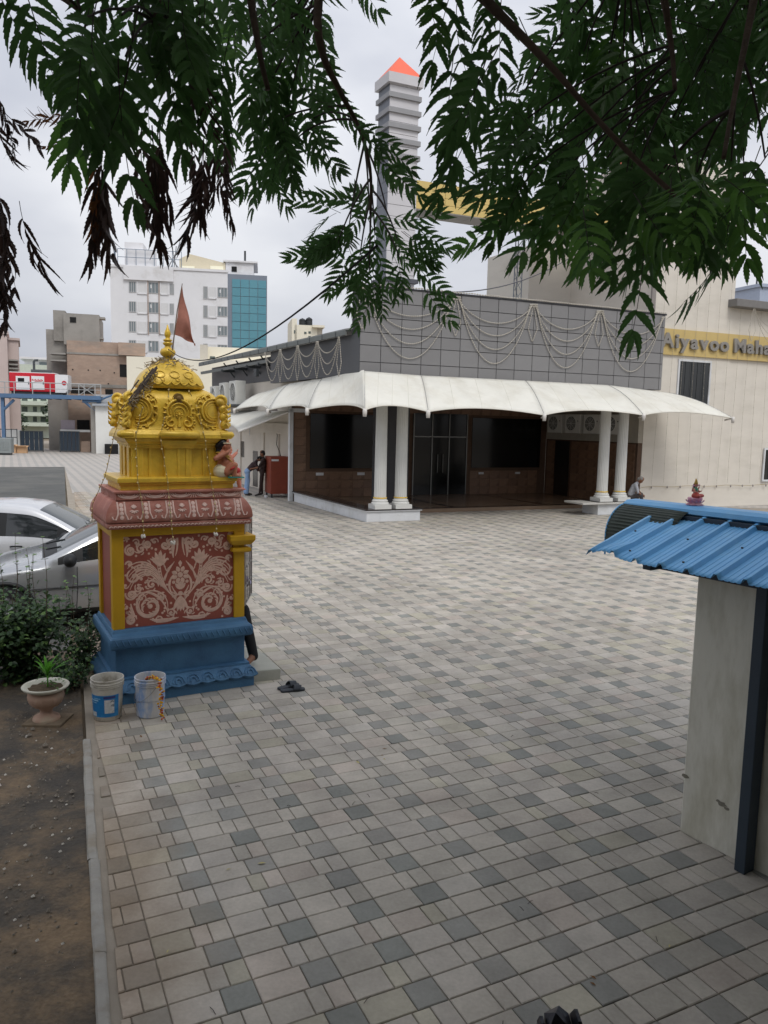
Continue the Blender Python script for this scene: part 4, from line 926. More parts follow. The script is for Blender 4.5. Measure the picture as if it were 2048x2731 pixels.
def leaf6(mb, c_, d_, nrm, L_, w_, mi=0):
    d_ = d_.normalized(); s_ = d_.cross(nrm)
    s_ = s_.normalized() if s_.length > 1e-3 else d_.orthogonal().normalized(); n_ = s_.cross(d_)
    vs = [c_, c_+d_*L_*.35+s_*w_+n_*w_*.3, c_+d_*L_*.75+s_*w_*.75+n_*w_*.15, c_+d_*L_-n_*L_*.1, c_+d_*L_*.75-s_*w_*.75+n_*w_*.15, c_+d_*L_*.35-s_*w_+n_*w_*.3, c_+d_*L_*.5]
    mb.add(vs, [(0,1,6),(1,2,6),(2,3,6),(3,4,6),(4,5,6),(5,0,6)], mi)
mb = MB()
for k in range(70):
    p = Vector((.07+rt.gauss(0,.05), rt.gauss(0,.06), .34+rt.random()**1.3*.16)); d_ = Vector((rt.gauss(0,1),rt.gauss(0,1),rt.uniform(-.2,.6))); leaf6(mb, p, d_, Vector((0,0,1)), rt.uniform(.022,.036), rt.uniform(.008,.013))
tag(mb.build('weed_leaves', leaf_m, urn), kind='stuff')

# ---------------------------------------------------------------- shrubs
bark = mat('shrub_stem', C(84,72,58), rough=.9, var=.2)
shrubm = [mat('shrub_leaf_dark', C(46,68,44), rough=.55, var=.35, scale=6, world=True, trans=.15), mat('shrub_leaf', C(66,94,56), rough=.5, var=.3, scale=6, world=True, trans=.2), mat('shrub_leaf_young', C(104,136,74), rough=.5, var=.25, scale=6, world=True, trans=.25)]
def shrub(label, x, y, rx, ry, h, nstem, nleaf, seed, lsz=(.04,.07), shoots=0, shoot_h=.5):
    rt = random.Random(seed); o = thing('shrub', label, 'shrub', (x,y,-.03), 0, 'shrubs beside the shrine')
    st_ = MB(); lf_ = MB()
    tips = []
    for k in range(nstem):
        a = rt.uniform(0,2*pi); rr = rt.random()**.5; top = Vector((rx*rr*cos(a), ry*rr*sin(a), h*rt.uniform(.55,.95)))
        b0 = Vector((rt.gauss(0,.10*rx*2), rt.gauss(0,.10*ry*2), 0)); mid = b0.lerp(top,.5)+Vector((rt.gauss(0,.03),rt.gauss(0,.03),.05))
        P_ = [Vector(q) for q in bez(b0,mid,top,n=6)]; st_.tube(P_, [.009-.001*i for i in range(7)], 5, cap=False); tips.append(P_)
    for k in range(nleaf):
        P_ = rt.choice(tips); f = rt.random()**.6; q = P_[min(6,int(f*7))]
        p = q+Vector((rt.gauss(0,.10*rx*2.2),rt.gauss(0,.10*ry*2.2),rt.gauss(0,.07)));
        if p.z < .03: p.z = rt.uniform(.03,.2)
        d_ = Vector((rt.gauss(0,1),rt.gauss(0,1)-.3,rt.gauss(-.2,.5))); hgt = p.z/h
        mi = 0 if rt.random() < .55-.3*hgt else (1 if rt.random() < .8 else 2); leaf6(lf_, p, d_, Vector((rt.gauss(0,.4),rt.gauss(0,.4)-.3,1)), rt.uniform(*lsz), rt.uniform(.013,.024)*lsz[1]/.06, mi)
    for k in range(shoots):
        a = rt.uniform(0,2*pi); b0 = Vector((rx*.75*rt.uniform(-1,1), ry*.5*rt.uniform(-1,1), h*.7)); top = b0+Vector((rt.gauss(0,.06),rt.gauss(0,.06),shoot_h*rt.uniform(.6,1.15)))
        P_ = [b0.lerp(top,i/8)+Vector((.012*sin(i*.9+k),0,0)) for i in range(9)]; st_.tube(P_, [.005-.0004*i for i in range(9)], 5, cap=False)
        for i in range(1,9):
            for q in range(2):
                d_ = Vector((rt.gauss(0,1),rt.gauss(0,1),.25)); leaf6(lf_, P_[i], d_, Vector((0,0,1)), rt.uniform(.035,.06), .015, 2 if i > 6 else (1 if rt.random() < .6 else 0))
    st_.build('stems', bark, o); tag(lf_.build('foliage', shrubm, o), kind='stuff')
shrub('big dark leafy shrub with tall thin shoots before the silver car', -3.98, 8.22, .56, .40, .98, 30, 3200, 31, (.045,.075), 13, .85)
shrub('low loose shrub between the big shrub and the blue base', -3.42, 8.55, .34, .28, .66, 16, 900, 32, (.035,.06), 6, .6)
shrub('dense shrub at the left picture edge behind the urn planter', -4.45, 7.85, .48, .38, .92, 22, 1900, 33, (.045,.075), 3, .35)
shrub('small dark ground shrub hugging the blue base corner', -3.32, 7.95, .26, .30, .34, 12, 620, 34, (.03,.055))

# ---------------------------------------------------------------- slippers
rub = mat('slipper_rubber', C(58,62,68), rough=.75, var=.15, scale=20, bump=.2)
def slipper(label, x, y, rz, z=0, tilt=0, flip=1):
    o = thing('slipper', label, 'slipper', (x,y,z), rz, 'dark slippers beside the shrine step'); o.rotation_euler = (tilt,0,rz)
    out = [(-.13,.028),(-.115,.040),(-.06,.040),(0,.036),(.06,.046),(.105,.045),(.13,.025),(.137,-.005),(.12,-.035),(.06,-.045),(0,-.036),(-.06,-.038),(-.115,-.036),(-.13,-.02)]
    out = [(a,b*flip) for a,b in out]
    mb = MB(); mb.prism(out if flip > 0 else out[::-1], 0, .024); mb.build('sole', rub, o, bevel=.006)
    mb = MB(); mb.grid(lambda u,v: (-.005+.085*u+.015*sin(pi*v), (-.047+.094*v), .018+.05*sin(pi*v)**.7*(1-.25*u)), 6, 12); mb.build('strap', rub, o, smooth=True, solid=.006)
slipper('dark rubber slipper lying flat by the step, nearer the camera', -.94, 7.99, R(20))
slipper('dark rubber slipper overlapping its pair, nearer the shrine step', -1.00, 8.09, R(42), .002, 0, -1)

# ---------------------------------------------------------------- cars
def car(name, label, x, y, rz, paint, roofz, seed, trim):
    o = thing(name, label, 'car', (x,y,-.016), rz)
    # stations from nose to tail: x, sill z, half width, shoulder z, top-edge half width, top z
    k = roofz/1.5
    S_ = [(1.90,.34,.50,.52,.40,.58),(1.84,.26,.66,.62,.55,.68),(1.66,.22,.75,.74,.64,.80),(1.30,.22,.80,.84,.66,.92),(.95,.22,.815,.89,.68,.985),(.74,.22,.82,.91,.70,1.02),
          (.60,.22,.825,.92,.70,1.08),(.25,.22,.83,.93,.64,1.265*k),(-.08,.22,.83,.935,.585,1.42*k),(-.20,.22,.83,.94,.575,1.452*k),(-.55,.22,.83,.945,.57,1.485*k),(-.63,.22,.83,.945,.57,1.488*k),(-1.05,.22,.825,.955,.57,1.48*k),(-1.30,.22,.82,.965,.56,1.455*k),
          (-1.48,.23,.81,.97,.55,1.40*k),(-1.72,.25,.79,.96,.60,1.15),(-1.82,.28,.76,.93,.66,1.0),(-1.90,.34,.68,.80,.60,.86)]
    rows = []
    for (sx_,zb,w_,zs,wt,zt) in S_:
        cab = zt > 1.06
        h = [(0,zb),(w_*.80,zb),(w_*.95,zb+.06),(w_,zb+.5*(zs-zb)),(w_*.985,zs-.07),(w_*.945,zs)]
        if cab: h += [(wt+.045 if zt > 1.2 else wt+.10, zt-.06 if zt > 1.2 else max(zs+.03,zt-.08)),(wt-.005,zt-.012),(wt*.55,zt+.012),(0,zt+.02)]
        else: h += [(w_*.86,zs+.02),(wt,zt-.015),(wt*.5,zt),(0,zt+.008)]
        rows.append([(sx_, yy, zz) for yy, zz in h])
    full = [r_+[(a,-b,c_) for a,b,c_ in r_[-2:0:-1]] for r_ in rows]; n = len(full[0])
    mb = MB(); vs = [p for r_ in full for p in r_]; fs = []; ms = []
    nh = len(rows[0])
    def seg(j): return j if j < nh-1 else n-1-j           # mirrored segment index
    for i in range(len(full)-1):
        for j in range(n):
            fs.append((i*n+j, i*n+(j+1)%n, (i+1)*n+(j+1)%n, (i+1)*n+j)); s_ = seg(j); left = j < nh-1
            m_ = 0
            if s_ == 5 and 6 <= i <= 13:
                if i in (10,): m_ = 5
                elif i == 6: m_ = 5
                elif i == 13: m_ = 5
                else: m_ = (2 if i < 10 else 3) if left else (6 if i < 10 else 7)
            if s_ in (7,8) and 6 <= i <= 7: m_ = 1
            if s_ in (7,8) and i == 14: m_ = 4
            if s_ in (7,8) and i == 5: m_ = 5
            if s_ <= 1: m_ = 5
            if s_ == 2 and False: m_ = 5
            ms.append(m_)
    fs += [tuple(range(n-1,-1,-1)), tuple((len(full)-1)*n+j for j in range(n))]; ms += [0,0]
    mb.add(vs, fs); mb.m = ms
    gl = glassmat('car_glass_'+name, C(46,54,54), .04, .8); gs = glassmat('car_side_glass', C(30,34,36), .04, .8)
    tmp = mb.build('tmpcar', [paint,gl,gs,gs,gs,trim,gs,gs], None, sub=2, fixn=True)
    for p_ in tmp.data.polygons: p_.use_smooth = True
    bo = split_by_material(tmp, [('body',paint),('windscreen',gl),('side_window',gs),('side_window',gs),('rear_window',gs),('trim',trim),('side_window',gs),('side_window',gs)], o)
    # wheels
    tyre = mat('tyre', C(34,34,36), rough=.9, var=.15); rim = mat('wheel_rim', C(150,152,156), rough=.35, metal=.7, var=.05, bump=0)
    for wx in (1.22,-1.22):
        for sd_ in (-1,1):
            a_ = MB(); a_.T = lambda X,Y,Z: (wx+X, sd_*(.80)+Y, .36+Z)
            pr = [(.20,-.09),(.27,-.095),(.295,-.07),(.30,0),(.295,.07),(.27,.095),(.20,.09)]
            vs = []; fs = []; nn = 28
            for (r_,yy) in pr:
                for q in range(nn): t_ = 2*pi*q/nn; vs.append((r_*cos(t_), yy, r_*sin(t_)))
            for a in range(len(pr)-1):
                for q in range(nn): fs.append((a*nn+q,a*nn+(q+1)%nn,(a+1)*nn+(q+1)%nn,(a+1)*nn+q))
            a_.add(vs, fs); wh = a_.build('wheel', tyre, o, angle=50, fixn=True)
            r_ = MB(); r_.T = a_.T; r_.tube([(0,-.075*1,0),(0,.075,0)], .20, 24); 
            for q in range(7): t_ = 2*pi*q/7; r_.tube([(.03*cos(t_),sd_*.085,.03*sin(t_)),(.19*cos(t_),sd_*.082,.19*sin(t_))], [.022,.03], 6)
            r_.build('rim', rim, wh, angle=40)
            ar = MB(); ar.T = a_.T; ar.tube([(.36*cos(t_),sd_*.02,-.0+.36*sin(t_)) for t_ in [pi*q/16 for q in range(17)]], .035, 6); ar.build('wheel_arch', trim, bo[0] if False else o, smooth=True)
    for sd_ in (-1,1):
        m_ = MB(); m_.ell((.42,sd_*.96,1.01), (.085,.125,.09), 14, 10); m_.tube([(.46,sd_*.80,.95),(.44,sd_*.88,.97)], .025, 6); m_.build('wing_mirror', trim, o, smooth=True)
        for hx_ in (-.42,-1.18): m_ = MB(); m_.tube([(hx_,sd_*.825,.86),(hx_+.03,sd_*.85,.868),(hx_+.14,sd_*.85,.868),(hx_+.17,sd_*.825,.862)], .014, 6); m_.build('door_handle', trim if seed else paint, o, smooth=True)
        m_ = MB(); m_.grid(lambda u,v: (1.80-.30*u, sd_*(.52+.24*u), .60+.10*v+.06*u), 6, 4); m_.build('headlight', glassmat('lamp_glass', C(190,196,200), .1, .8), o, smooth=True, solid=.03)
        m_ = MB(); m_.box(-1.88,-1.76,sd_*.70-.06,sd_*.70+.06,.78,.98); m_.build('tail_light', mat('tail_red', C(150,24,24), rough=.2, var=.05), o, bevel=.02)
        for xx in (.33,-.59): m_ = MB(); m_.tube([(xx,sd_*.822,.90),(xx,sd_*.835,.60),(xx+.02,sd_*.82,.30)], .0045, 4); m_.build('door_gap', trim, o)
    m_ = MB(); m_.tube([(.70,-.30,1.055),(.50,.02,1.15),(.46,.10,1.168)], .008, 5); m_.tube([(.70,.20,1.055),(.52,.48,1.13)], .008, 5); m_.build('wiper', trim, o)
    m_ = MB(); m_.tube([(1.10,.828,.62),(0,.836,.64),(-1.05,.830,.64)], .008, 6); m_.tube([(1.10,-.828,.62),(0,-.836,.64),(-1.05,-.830,.64)], .008, 6); m_.build('side_moulding', trim, o)
    m_ = MB(); m_.tube([(-1.2,.1,1.47*k),(-1.32,.1,1.62*k)], .006, 5); m_.build('aerial', trim, o)
    return o
trim = mat('car_trim', C(26,28,30), rough=.55, var=.1, bump=.05)
silver = mat('silver_paint', C(176,178,180), rough=.22, metal=.55, var=.03, scale=3, bump=0, spec=.6, coat=.6)
silver2 = mat('pearl_paint', C(205,206,208), rough=.22, metal=.35, var=.03, scale=3, bump=0, spec=.6, coat=.6)
car('parked_car', 'silver hatchback half hidden by the shrine, bonnet behind the shrubs', -4.12, 11.0, R(180+24), silver, 1.47, 0, trim)
car('parked_car', 'white-roofed car parked behind the silver hatchback, facing right', -5.5, 12.65, R(9), silver2, 1.52, 1, trim)
# ================================================================ MARRIAGE HALL
H0 = Vector((HB0.x, HB0.y, 0)); HN1 = Vector((-sin(HT1), cos(HT1), 0)); HN2 = Vector((-sin(HT2), cos(HT2), 0))
def HW(a, b, z): return Vector((HB0.x+HE1.x*a+HE2.x*b, HB0.y+HE1.y*a+HE2.y*b, z))
def HL(a, b, z): return (HE1.x*a+HE2.x*b, HE1.y*a+HE2.y*b, z)      # hall-local (parent at H0)
def hf(px, py, b):                                                 # photo pixel -> (a,z) on the front plane at depth b
    p = atpl(px, py, HW(0,b,0), HN1); a, _ = hall_ab(p.x, p.y); return a, p.z
def hs_(px, py, a):                                                # photo pixel -> (b,z) on the side plane at offset a
    p = atpl(px, py, HW(a,0,0), HN2); _, b = hall_ab(p.x, p.y); return b, p.z
def HM(): return MB(HL)
hall = thing('banquet_hall', 'wide hall with grey panelled fascia, brown tiled porch and white fluted columns', 'building', tuple(H0))
wht = mat('white_paint_wall', C(208,210,212), rough=.7, var=.08, scale=2, bump=.1, second=C(186,186,182), sec_scale=1.2)
beige = mat('beige_wall', C(212,204,192), rough=.85, var=.06, scale=1.2, bump=.12, bscale=25, second=C(198,190,178), sec_scale=.8)
dgrey = mat('dark_cladding', C(82,84,87), rough=.5, var=.08, scale=1.5, bump=.03)
mgrey = mat('grey_panel', C(127,126,126), rough=.42, var=.06, scale=1.0, bump=.03, bscale=8, rnd=.05, second=C(117,116,116), sec_scale=.6)
seam = mat('panel_seam', C(70,70,73), rough=.8, var=.1)
brick_t = mat('brown_tile', C(122,94,74), rough=.4, var=.22, scale=7, bump=.06, rnd=.14, second=C(98,74,58), sec_scale=4)
grout = mat('tile_grout', C(90,70,56), rough=.8)
dglass = glassmat('dark_glass', C(14,16,17), .12, .3)
gran = mat('black_granite', C(50,44,42), rough=.15, var=.2, scale=40, bump=0)
gutm = mat('gutter_grey', C(112,116,114), rough=.6, var=.12, scale=3)
steelp = mat('steel_dark', C(70,74,76), rough=.6, var=.1)
# --- porch floor, back wall, ceiling
m = HM(); m.box(1.9,10.75,1.75,6.0,.0,.13); m.box(.45,1.9,.5,6.0,0,.128); m.build('porch_floor', mat('porch_tile', C(128,108,90), rough=.25, var=.12, scale=2.5, bump=.02), hall)
m = HM(); m.box(1.9,10.75,1.735,1.95,.128,.137); m.box(3.9,4.15,1.95,5.9,.13,.1345); m.box(7.6,7.85,1.95,5.9,.13,.1345); m.build('floor_border', mat('floor_border', C(64,48,38), rough=.2, var=.1), hall)
m = HM(); m.box(.0,10.75,6.0,6.2,0,4.15); m.build('back_wall', grout, hall)
m = HM(); m.box(10.75,10.95,1.0,6.0,2.35,4.15); m.build('side_wall', mat('porch_plaster', C(160,154,142), rough=.8, var=.08), hall)
m = HM(); m.box(10.76,10.95,1.0,6.0,0,2.35); m.build('side_wall_base', grout, hall)
m = HM(); m.box(0.05,10.95,.75,6.0,4.12,4.2); m.build('ceiling', mat('porch_ceiling', C(140,112,96), rough=.7, var=.08), hall)
GL1, GD, GL2 = (.62,3.15), (4.7,7.0), (7.25,10.45)
tp = HM(); tw, thh = .45, .31; tiles = {}
def tile_obj(vkey, T, parent, size, mt, name='tile'):
    """shared-mesh tile; T=(location vector, x axis dir)"""
    if vkey not in tiles:
        mb = MB(); w_, h_ = size; mb.add([(.004,0,.004),(w_-.004,0,.004),(w_-.004,0,h_-.004),(.004,0,h_-.004),(.008,-.008,.008),(w_-.008,-.008,.008),(w_-.008,-.008,h_-.008),(.008,-.008,h_-.008)],
               [(4,5,6,7),(0,1,5,4),(1,2,6,5),(2,3,7,6),(3,0,4,7)]); tiles[vkey] = mb.mesh(name, mt)
    o = link(name, tiles[vkey], parent, T[0]); o.rotation_euler = (0,0,T[1]); return o
nt_ = 0
for i in range(24):
    for j in range(13):
        a, z = .02+i*tw, .13+j*thh
        if a+tw > 10.76: continue
        ca, cz = a+tw/2, z+thh/2
        if GL1[0] < ca < GL1[1] and 1.2 < cz < 3.15: continue
        if GD[0] < ca < GD[1] and cz < 3.3: continue
        if GL2[0] < ca < GL2[1] and 1.2 < cz < 3.15: continue
        tile_obj('b', (HL(a,5.997,z), HT1), hall, (tw,thh), brick_t)
for i in range(10):
    for j in range(7):
        b, z = 1.1+i*.48, .13+j*.31
        if i in (7,8): continue
        tile_obj('s', (HL(10.757,b+.48,z), HT2+pi), hall, (.48,.31), brick_t)
for (a0,a1),(z0,z1) in ((GL1,(1.18,3.13)),(GD,(.14,3.25)),(GL2,(1.18,3.13))):
    m = HM(); m.box(a0,a1,5.965,5.985,z0,z1); m.build('glass_pane', dglass, hall)
fr = HM()
for a in (GD[0],GD[0]+.78,GD[1]-.78,GD[1]): fr.box(a-.02,a+.02,5.93,5.96,.14,3.25)
fr.box(GD[0],GD[1],5.93,5.958,2.35,2.39)
fr.build('door_frame', mat('brushed_steel', C(112,112,110), rough=.35, metal=.7, var=.05), hall)
for a in (5.72,5.95): m = HM(); m.tube([(a,5.9,1.0),(a,5.9,1.7)], .016, 8); m.build('door_handle', MATS['brushed_steel'], hall)
for a in (.85,2.45): m = HM(); m.box(a,a+.28,5.955,5.985,.92,1.02); m.build('wall_socket', wht, hall)
for a in (7.6,9.3): m = HM(); m.box(a,a+.22,5.955,5.985,.92,1.0); m.build('wall_socket', wht, hall)
m = HM(); m.box(10.70,10.752,4.55,5.35,.14,2.3); m.build('side_door', glassmat('door_dark', C(26,22,20), .3), hall)
# outdoor air conditioners inside the porch
acw = mat('ac_casing', C(206,206,200), rough=.5, var=.08, scale=3); acd = mat('ac_fan_dark', C(60,62,62), rough=.7, var=.1)
def ac_unit(label, T, w_, d_, h_, group):
    """T(u,v,z): u along the wall, v outwards (fan side at v=d_)"""
    p0 = Vector(T(w_/2, d_/2, 0)); o = thing('air_conditioner', label, 'air conditioner', tuple(p0), 0, group)
    f = lambda u,v,z: tuple(Vector(T(u,v,z))-p0)
    m = MB(f); m.box(0,w_,0,d_,0,h_); m.build('casing', acw, o, bevel=.015)
    m = MB(f); n = 28; r_ = min(w_,h_)*.38; cx, cz = w_*.42, h_*.52
    m.add([(cx+r_*cos(2*pi*k/n), d_+.004, cz+r_*sin(2*pi*k/n)) for k in range(n)], [tuple(range(n))]); m.build('fan_opening', acd, o)
    m = MB(f)
    for q in range(5): rr = r_*(.25+.18*q); m.tube([(cx+rr*cos(2*pi*k/24), d_+.014, cz+rr*sin(2*pi*k/24)) for k in range(25)], .006, 4)
    for k in range(8): t_ = 2*pi*k/8; m.tube([(cx,d_+.014,cz),(cx+r_*1.02*cos(t_),d_+.014,cz+r_*1.02*sin(t_))], .006, 4)
    m.tube([(cx+r_*1.05*cos(2*pi*k/28), d_+.008, cz+r_*1.05*sin(2*pi*k/28)) for k in range(29)], .014, 6)
    m.build('fan_grille', acw, o)
    m = MB(f); m.box(w_*.84,w_*.88,d_,d_+.012,h_*.62,h_*.68); m.build('badge', acd, o)
    return o
nm4 = ('nearest the porch back wall','second from the porch back wall','third from the porch back wall','nearest the fluted columns')
for k in range(4):
    b0 = 5.55-k*1.05
    ac_unit('porch air conditioner on the right side wall, '+nm4[k], lambda u,v,z,b0=b0: HW(10.75-v, b0-u, 2.62+z), .85, .32, .72, 'air conditioners in the porch')
    m = HM(); m.box(10.40,10.752,b0-.86,b0-.0,2.575,2.61); m.build('ac_shelf', MATS['porch_plaster'], hall)
# --- plinth
def plinth(m, pts_front):
    pass
m = HM(); m.box(-.0,.42,.0,5.9,.0,.30); m.box(.42,1.72,.0,.5,.0,.30); m.box(-.045,.44,-.045,5.92,.30,.335); m.box(.44,1.765,-.045,.52,.30,.335); m.build('plinth', wht, hall, bevel=.01)
m = HM(); m.box(-.06,.455,-.06,5.94,.337,.375); m.box(.455,1.78,-.06,.54,.3372,.3748); m.build('plinth_slab', gran, hall, bevel=.006)
m = HM(); m.box(8.15,9.9,-.15,.6,.0,.36); m.build('plinth', wht, hall, bevel=.01)
m = HM(); m.box(7.45,10.0,-.25,.66,.362,.42); m.build('plinth_slab', mat('grey_slab', C(190,188,182), rough=.4, var=.1), hall, bevel=.006)
m = HM(); m.box(8.1,9.95,-.2,.62,.421,.445); m.build('plinth_slab', gran, hall, bevel=.004)
colm = mat('column_white', C(204,204,200), rough=.65, var=.06, scale=2, bump=.06)
cmesh = MB(); cmesh.lathe([(.185,.30),(.18,.5),(.17,2.2),(.165,3.5)], 80, flute=lambda r_,z,t_,i: r_*(1-.055*(.5-.5*cos(t_*20))**.6))
csh = cmesh.mesh('shaft', colm); csh.polygons.foreach_set('use_smooth', [False]*len(csh.polygons))
cb = MB(); cb.box(-.26,.26,-.26,.26,0,.12); cb.lathe([(.255,.12),(.262,.15),(.25,.18),(.22,.20),(.235,.225),(.225,.25),(.195,.265),(.195,.30)], 40); cbm = cb.mesh('column_base', colm); cbm.set_sharp_from_angle(angle=R(40))
cg = MB(); cg.lathe([(.19,.295),(.203,.305),(.203,.325),(.19,.335)], 40, cap=False); cgm = cg.mesh('gold_ring', gold)
for (a,b,z) in ((.50,.18,.375),(1.16,.18,.375),(8.42,.02,.445),(9.16,.02,.445)):
    e_ = link('column', csh, hall, HL(a,b,z), HT1); link('column_base', cbm, e_, (0,0,0)); link('gold_ring', cgm, e_, (0,0,0))
# --- grey fascia of square panels
A0, A1, FZ0, FZ1, FB = -.03, 11.25, 4.2, 6.74, .6
m = HM(); m.box(A0+.012,A1,FB+.014,FB+.5,FZ0,FZ1-.01); m.build('fascia_core', seam, hall)
pw = .656; nc = int(math.ceil((A1-A0)/pw)); zr_ = [4.2,4.61,5.09,5.45,5.89,6.33,6.74]
pm_ = {}
for i in range(nc):
    a0 = A0+i*pw; a1 = min(A1, a0+pw)
    for j in range(6):
        z0, z1 = zr_[j], zr_[j+1]; key = (round(a1-a0,3), j)
        if key not in pm_:
            mb = MB(); w_, h_ = a1-a0, z1-z0; q = .007
            mb.add([(q,0,q),(w_-q,0,q),(w_-q,0,h_-q),(q,0,h_-q),(q+.004,-.022,q+.004),(w_-q-.004,-.022,q+.004),(w_-q-.004,-.022,h_-q-.004),(q+.004,-.022,h_-q-.004)], [(4,5,6,7),(0,1,5,4),(1,2,6,5),(2,3,7,6),(3,0,4,7)]); pm_[key] = mb.mesh('fascia_panel', mgrey)
        o = link('fascia_panel', pm_[key], hall, HL(a0,FB+.01,z0), HT1); o.rotation_euler = (random.gauss(0,.0035),0,HT1+random.gauss(0,.0035))
m = HM(); m.box(A0-.03,A1+.03,FB-.03,FB+.55,FZ1,FZ1+.05); m.build('fascia_coping', seam, hall)
# left cladding, roof edge and wing
m = HM(); m.box(A0-.002,A0+.2,FB+.02,8.4,4.25,5.42); m.build('side_cladding', dgrey, hall)
m = HM(); m.box(A0,A0+.4,FB+.5,1.15,5.42,6.72); m.build('side_return', dgrey, hall)
gt = HM(); prof = [(-.22,5.40),(-.22,5.54),(-.19,5.56),(-.03,5.56),(-.03,5.52),(-.16,5.50),(-.16,5.40)]
gt.extr(prof, lambda u,v: (u+A0+.0, 1.15, v), lambda u,v: (u+A0+.0, 18.5, v)); gt.build('gutter', gutm, hall, fixn=True)
for k in range(16): m = HM(); b = 1.8+k*1.05; m.box(A0-.228,A0-.15,b,b+.05,5.395,5.545); m.build('gutter_bracket', steelp, hall)
m = HM(); m.add([(A0-.2,1.1,5.56),(A0-.2,18.5,5.56),(6,18.5,6.6),(6,6.2,6.6),(6,1.1,6.6)], [(0,1,2,3,4)]); m.build('roof', mat('roof_sheet', C(150,152,150), rough=.6, var=.12, scale=1.5), hall, solid=.04)
WA = .42
m = HM(); m.box(WA,WA+.3,6.2,18.5,0,5.35); m.build('wing_wall', beige, hall)
m = HM(); m.box(WA-.02,WA-.001,8.4,18.5,4.4,5.35); m.build('upper_dark_sheet', dgrey, hall)  # dark grey sheet over the wing wall just below the gutter
m = HM(); m.box(WA-.09,WA,6.2,18.5,2.35,2.75); m.build('wing_band', beige, hall)
for b in (8.6,10.4,13.6,16.2): m = HM(); m.box(WA-.06,WA,b,b+.28,0,2.35); m.build('wing_pilaster', beige, hall)
for b in (9.4,10.9,12.7,14.6): 
    m = HM(); m.box(A0-.16,WA,b,b+.09,4.95,5.06); m.tube([(A0-.05,b+.045,5.35),(WA,b+.045,4.7)], .03, 6); m.build('roof_bracket', steelp, hall)
m = HM(); m.box(A0-.12,A0-.02,8.4,18.5,5.02,5.14); m.build('roof_purlin', gutm, hall)
for (b0,b1,z0,z1,nm) in ((11.3,11.95,.05,1.55,'service_door'),(11.3,12.7,2.85,3.25,'vent_window'),(14.0,15.0,2.85,3.25,'vent_window'),(13.2,13.7,1.2,1.9,'vent_window'),(8.9,10.2,3.0,3.35,'vent_window')):
    m = HM(); m.box(WA-.012,WA+.05,b0,b1,z0,z1); m.build(nm, glassmat('wing_glass', C(46,44,40), .2), hall)
m = HM(); m.tube([(WA-.1,12.1,3.3),(WA-.1,12.1,2.2)], .02, 6); m.build('drain_pipe', wht, hall)
m = HM(); m.box(-.16,-.02,5.94,6.08,0,3.28); m.box(-.16,WA,5.94,6.08,3.16,3.30); m.build('white_post', wht, hall, bevel=.01)
m = HM(); m.box(-.02,.02,6.08,6.2,0,3.1); m.build('post_jamb', wht, hall)
# --- towers and beam rising behind the fascia
clad_w = mat('clad_white', C(206,204,206), rough=.45, var=.07, scale=.8, bump=.02, rnd=.03); clad_shade = mat('clad_shaded', C(118,122,130), rough=.5, var=.06, bump=.02); orange = mat('orange_cap', C(236,108,78), rough=.55, var=.06)
yb = mat('yellow_cladding', C(214,188,118), rough=.5, var=.06, scale=1.2, bump=.03, rnd=.03); bandg = mat('band_grey', C(150,150,152), rough=.5, var=.05)
gate = thing('portal_tower', 'twin striped towers with orange caps joined by a yellow beam above the hall', 'tower', tuple(H0))
def tower(a0, b0, w_, dp, z1, nband, capz, apex):
    m = HM(); m.box(a0+.02,a0+w_-.02,b0+.02,b0+dp-.02,0,z1); tw_ = m.build('tower_core', seam, gate)
    z = 6.2; k = 0
    while z < z1-.02:
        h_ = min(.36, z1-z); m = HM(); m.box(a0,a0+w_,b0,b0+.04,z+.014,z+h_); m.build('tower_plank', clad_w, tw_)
        m = HM(); m.box(a0-.002,a0+.04,b0+.04,b0+dp,z+.014,z+h_); m.build('tower_plank', clad_shade, tw_); z += h_; k += 1  # left planks coloured darker to stand for the tower's shaded side
    for k in range(nband):
        z = z1-.72-.45*k; m = HM(); m.box(a0-.07,a0+w_+.07,b0-.07,b0+dp+.07,z,z+.15); m.build('tower_band', bandg, tw_)
    for k in range(2): m = HM(); m.box(a0-.1,a0+w_+.1,b0-.1,b0+dp+.1,6.95+.45*k,7.08+.45*k); m.build('tower_band', mat('band_dark', C(84,86,92), rough=.5), tw_)
    m = HM(); m.box(a0-.10,a0+w_+.10,b0-.10,b0+dp+.10,z1-.30,z1); m.build('tower_cornice', clad_w, tw_)
    m = HM(); x0,x1,y0,y1 = a0-.08,a0+w_+.08,b0-.08,b0+dp+.08; ax, ay = (x0+x1)/2, (y0+y1)/2
    m.add([(x0,y0,z1),(x1,y0,z1),(x1,y1,z1),(x0,y1,z1),(ax,ay,apex)], [(0,1,4),(1,2,4),(2,3,4),(3,0,4),(3,2,1,0)]); m.build('tower_cap', orange, tw_, fixn=True)
tower(1.95, 3.0, 1.0, .8, 13.75, 5, .4, 14.45)
tower(11.45, 3.0, 1.0, 1.0, 12.3, 4, .4, 13.0)
m = HM(); m.box(2.97,11.43,3.06,3.95,9.80,10.66); bm1 = m.build('beam', seam, gate)
for i in range(8):
    a0 = 2.96+i*1.06
    for j in range(4):
        z0 = 9.79+j*.222; m = HM(); m.box(a0+.006,min(a0+1.054,11.44),3.03,3.07,z0+.006,z0+.218); m.build('beam_panel', yb, bm1)
    m = HM(); m.box(a0+.006,min(a0+1.054,11.44),3.04,3.97,9.77,9.80); m.build('beam_soffit', mat('soffit_grey', C(176,172,166), rough=.6, var=.05, rnd=.04), bm1)
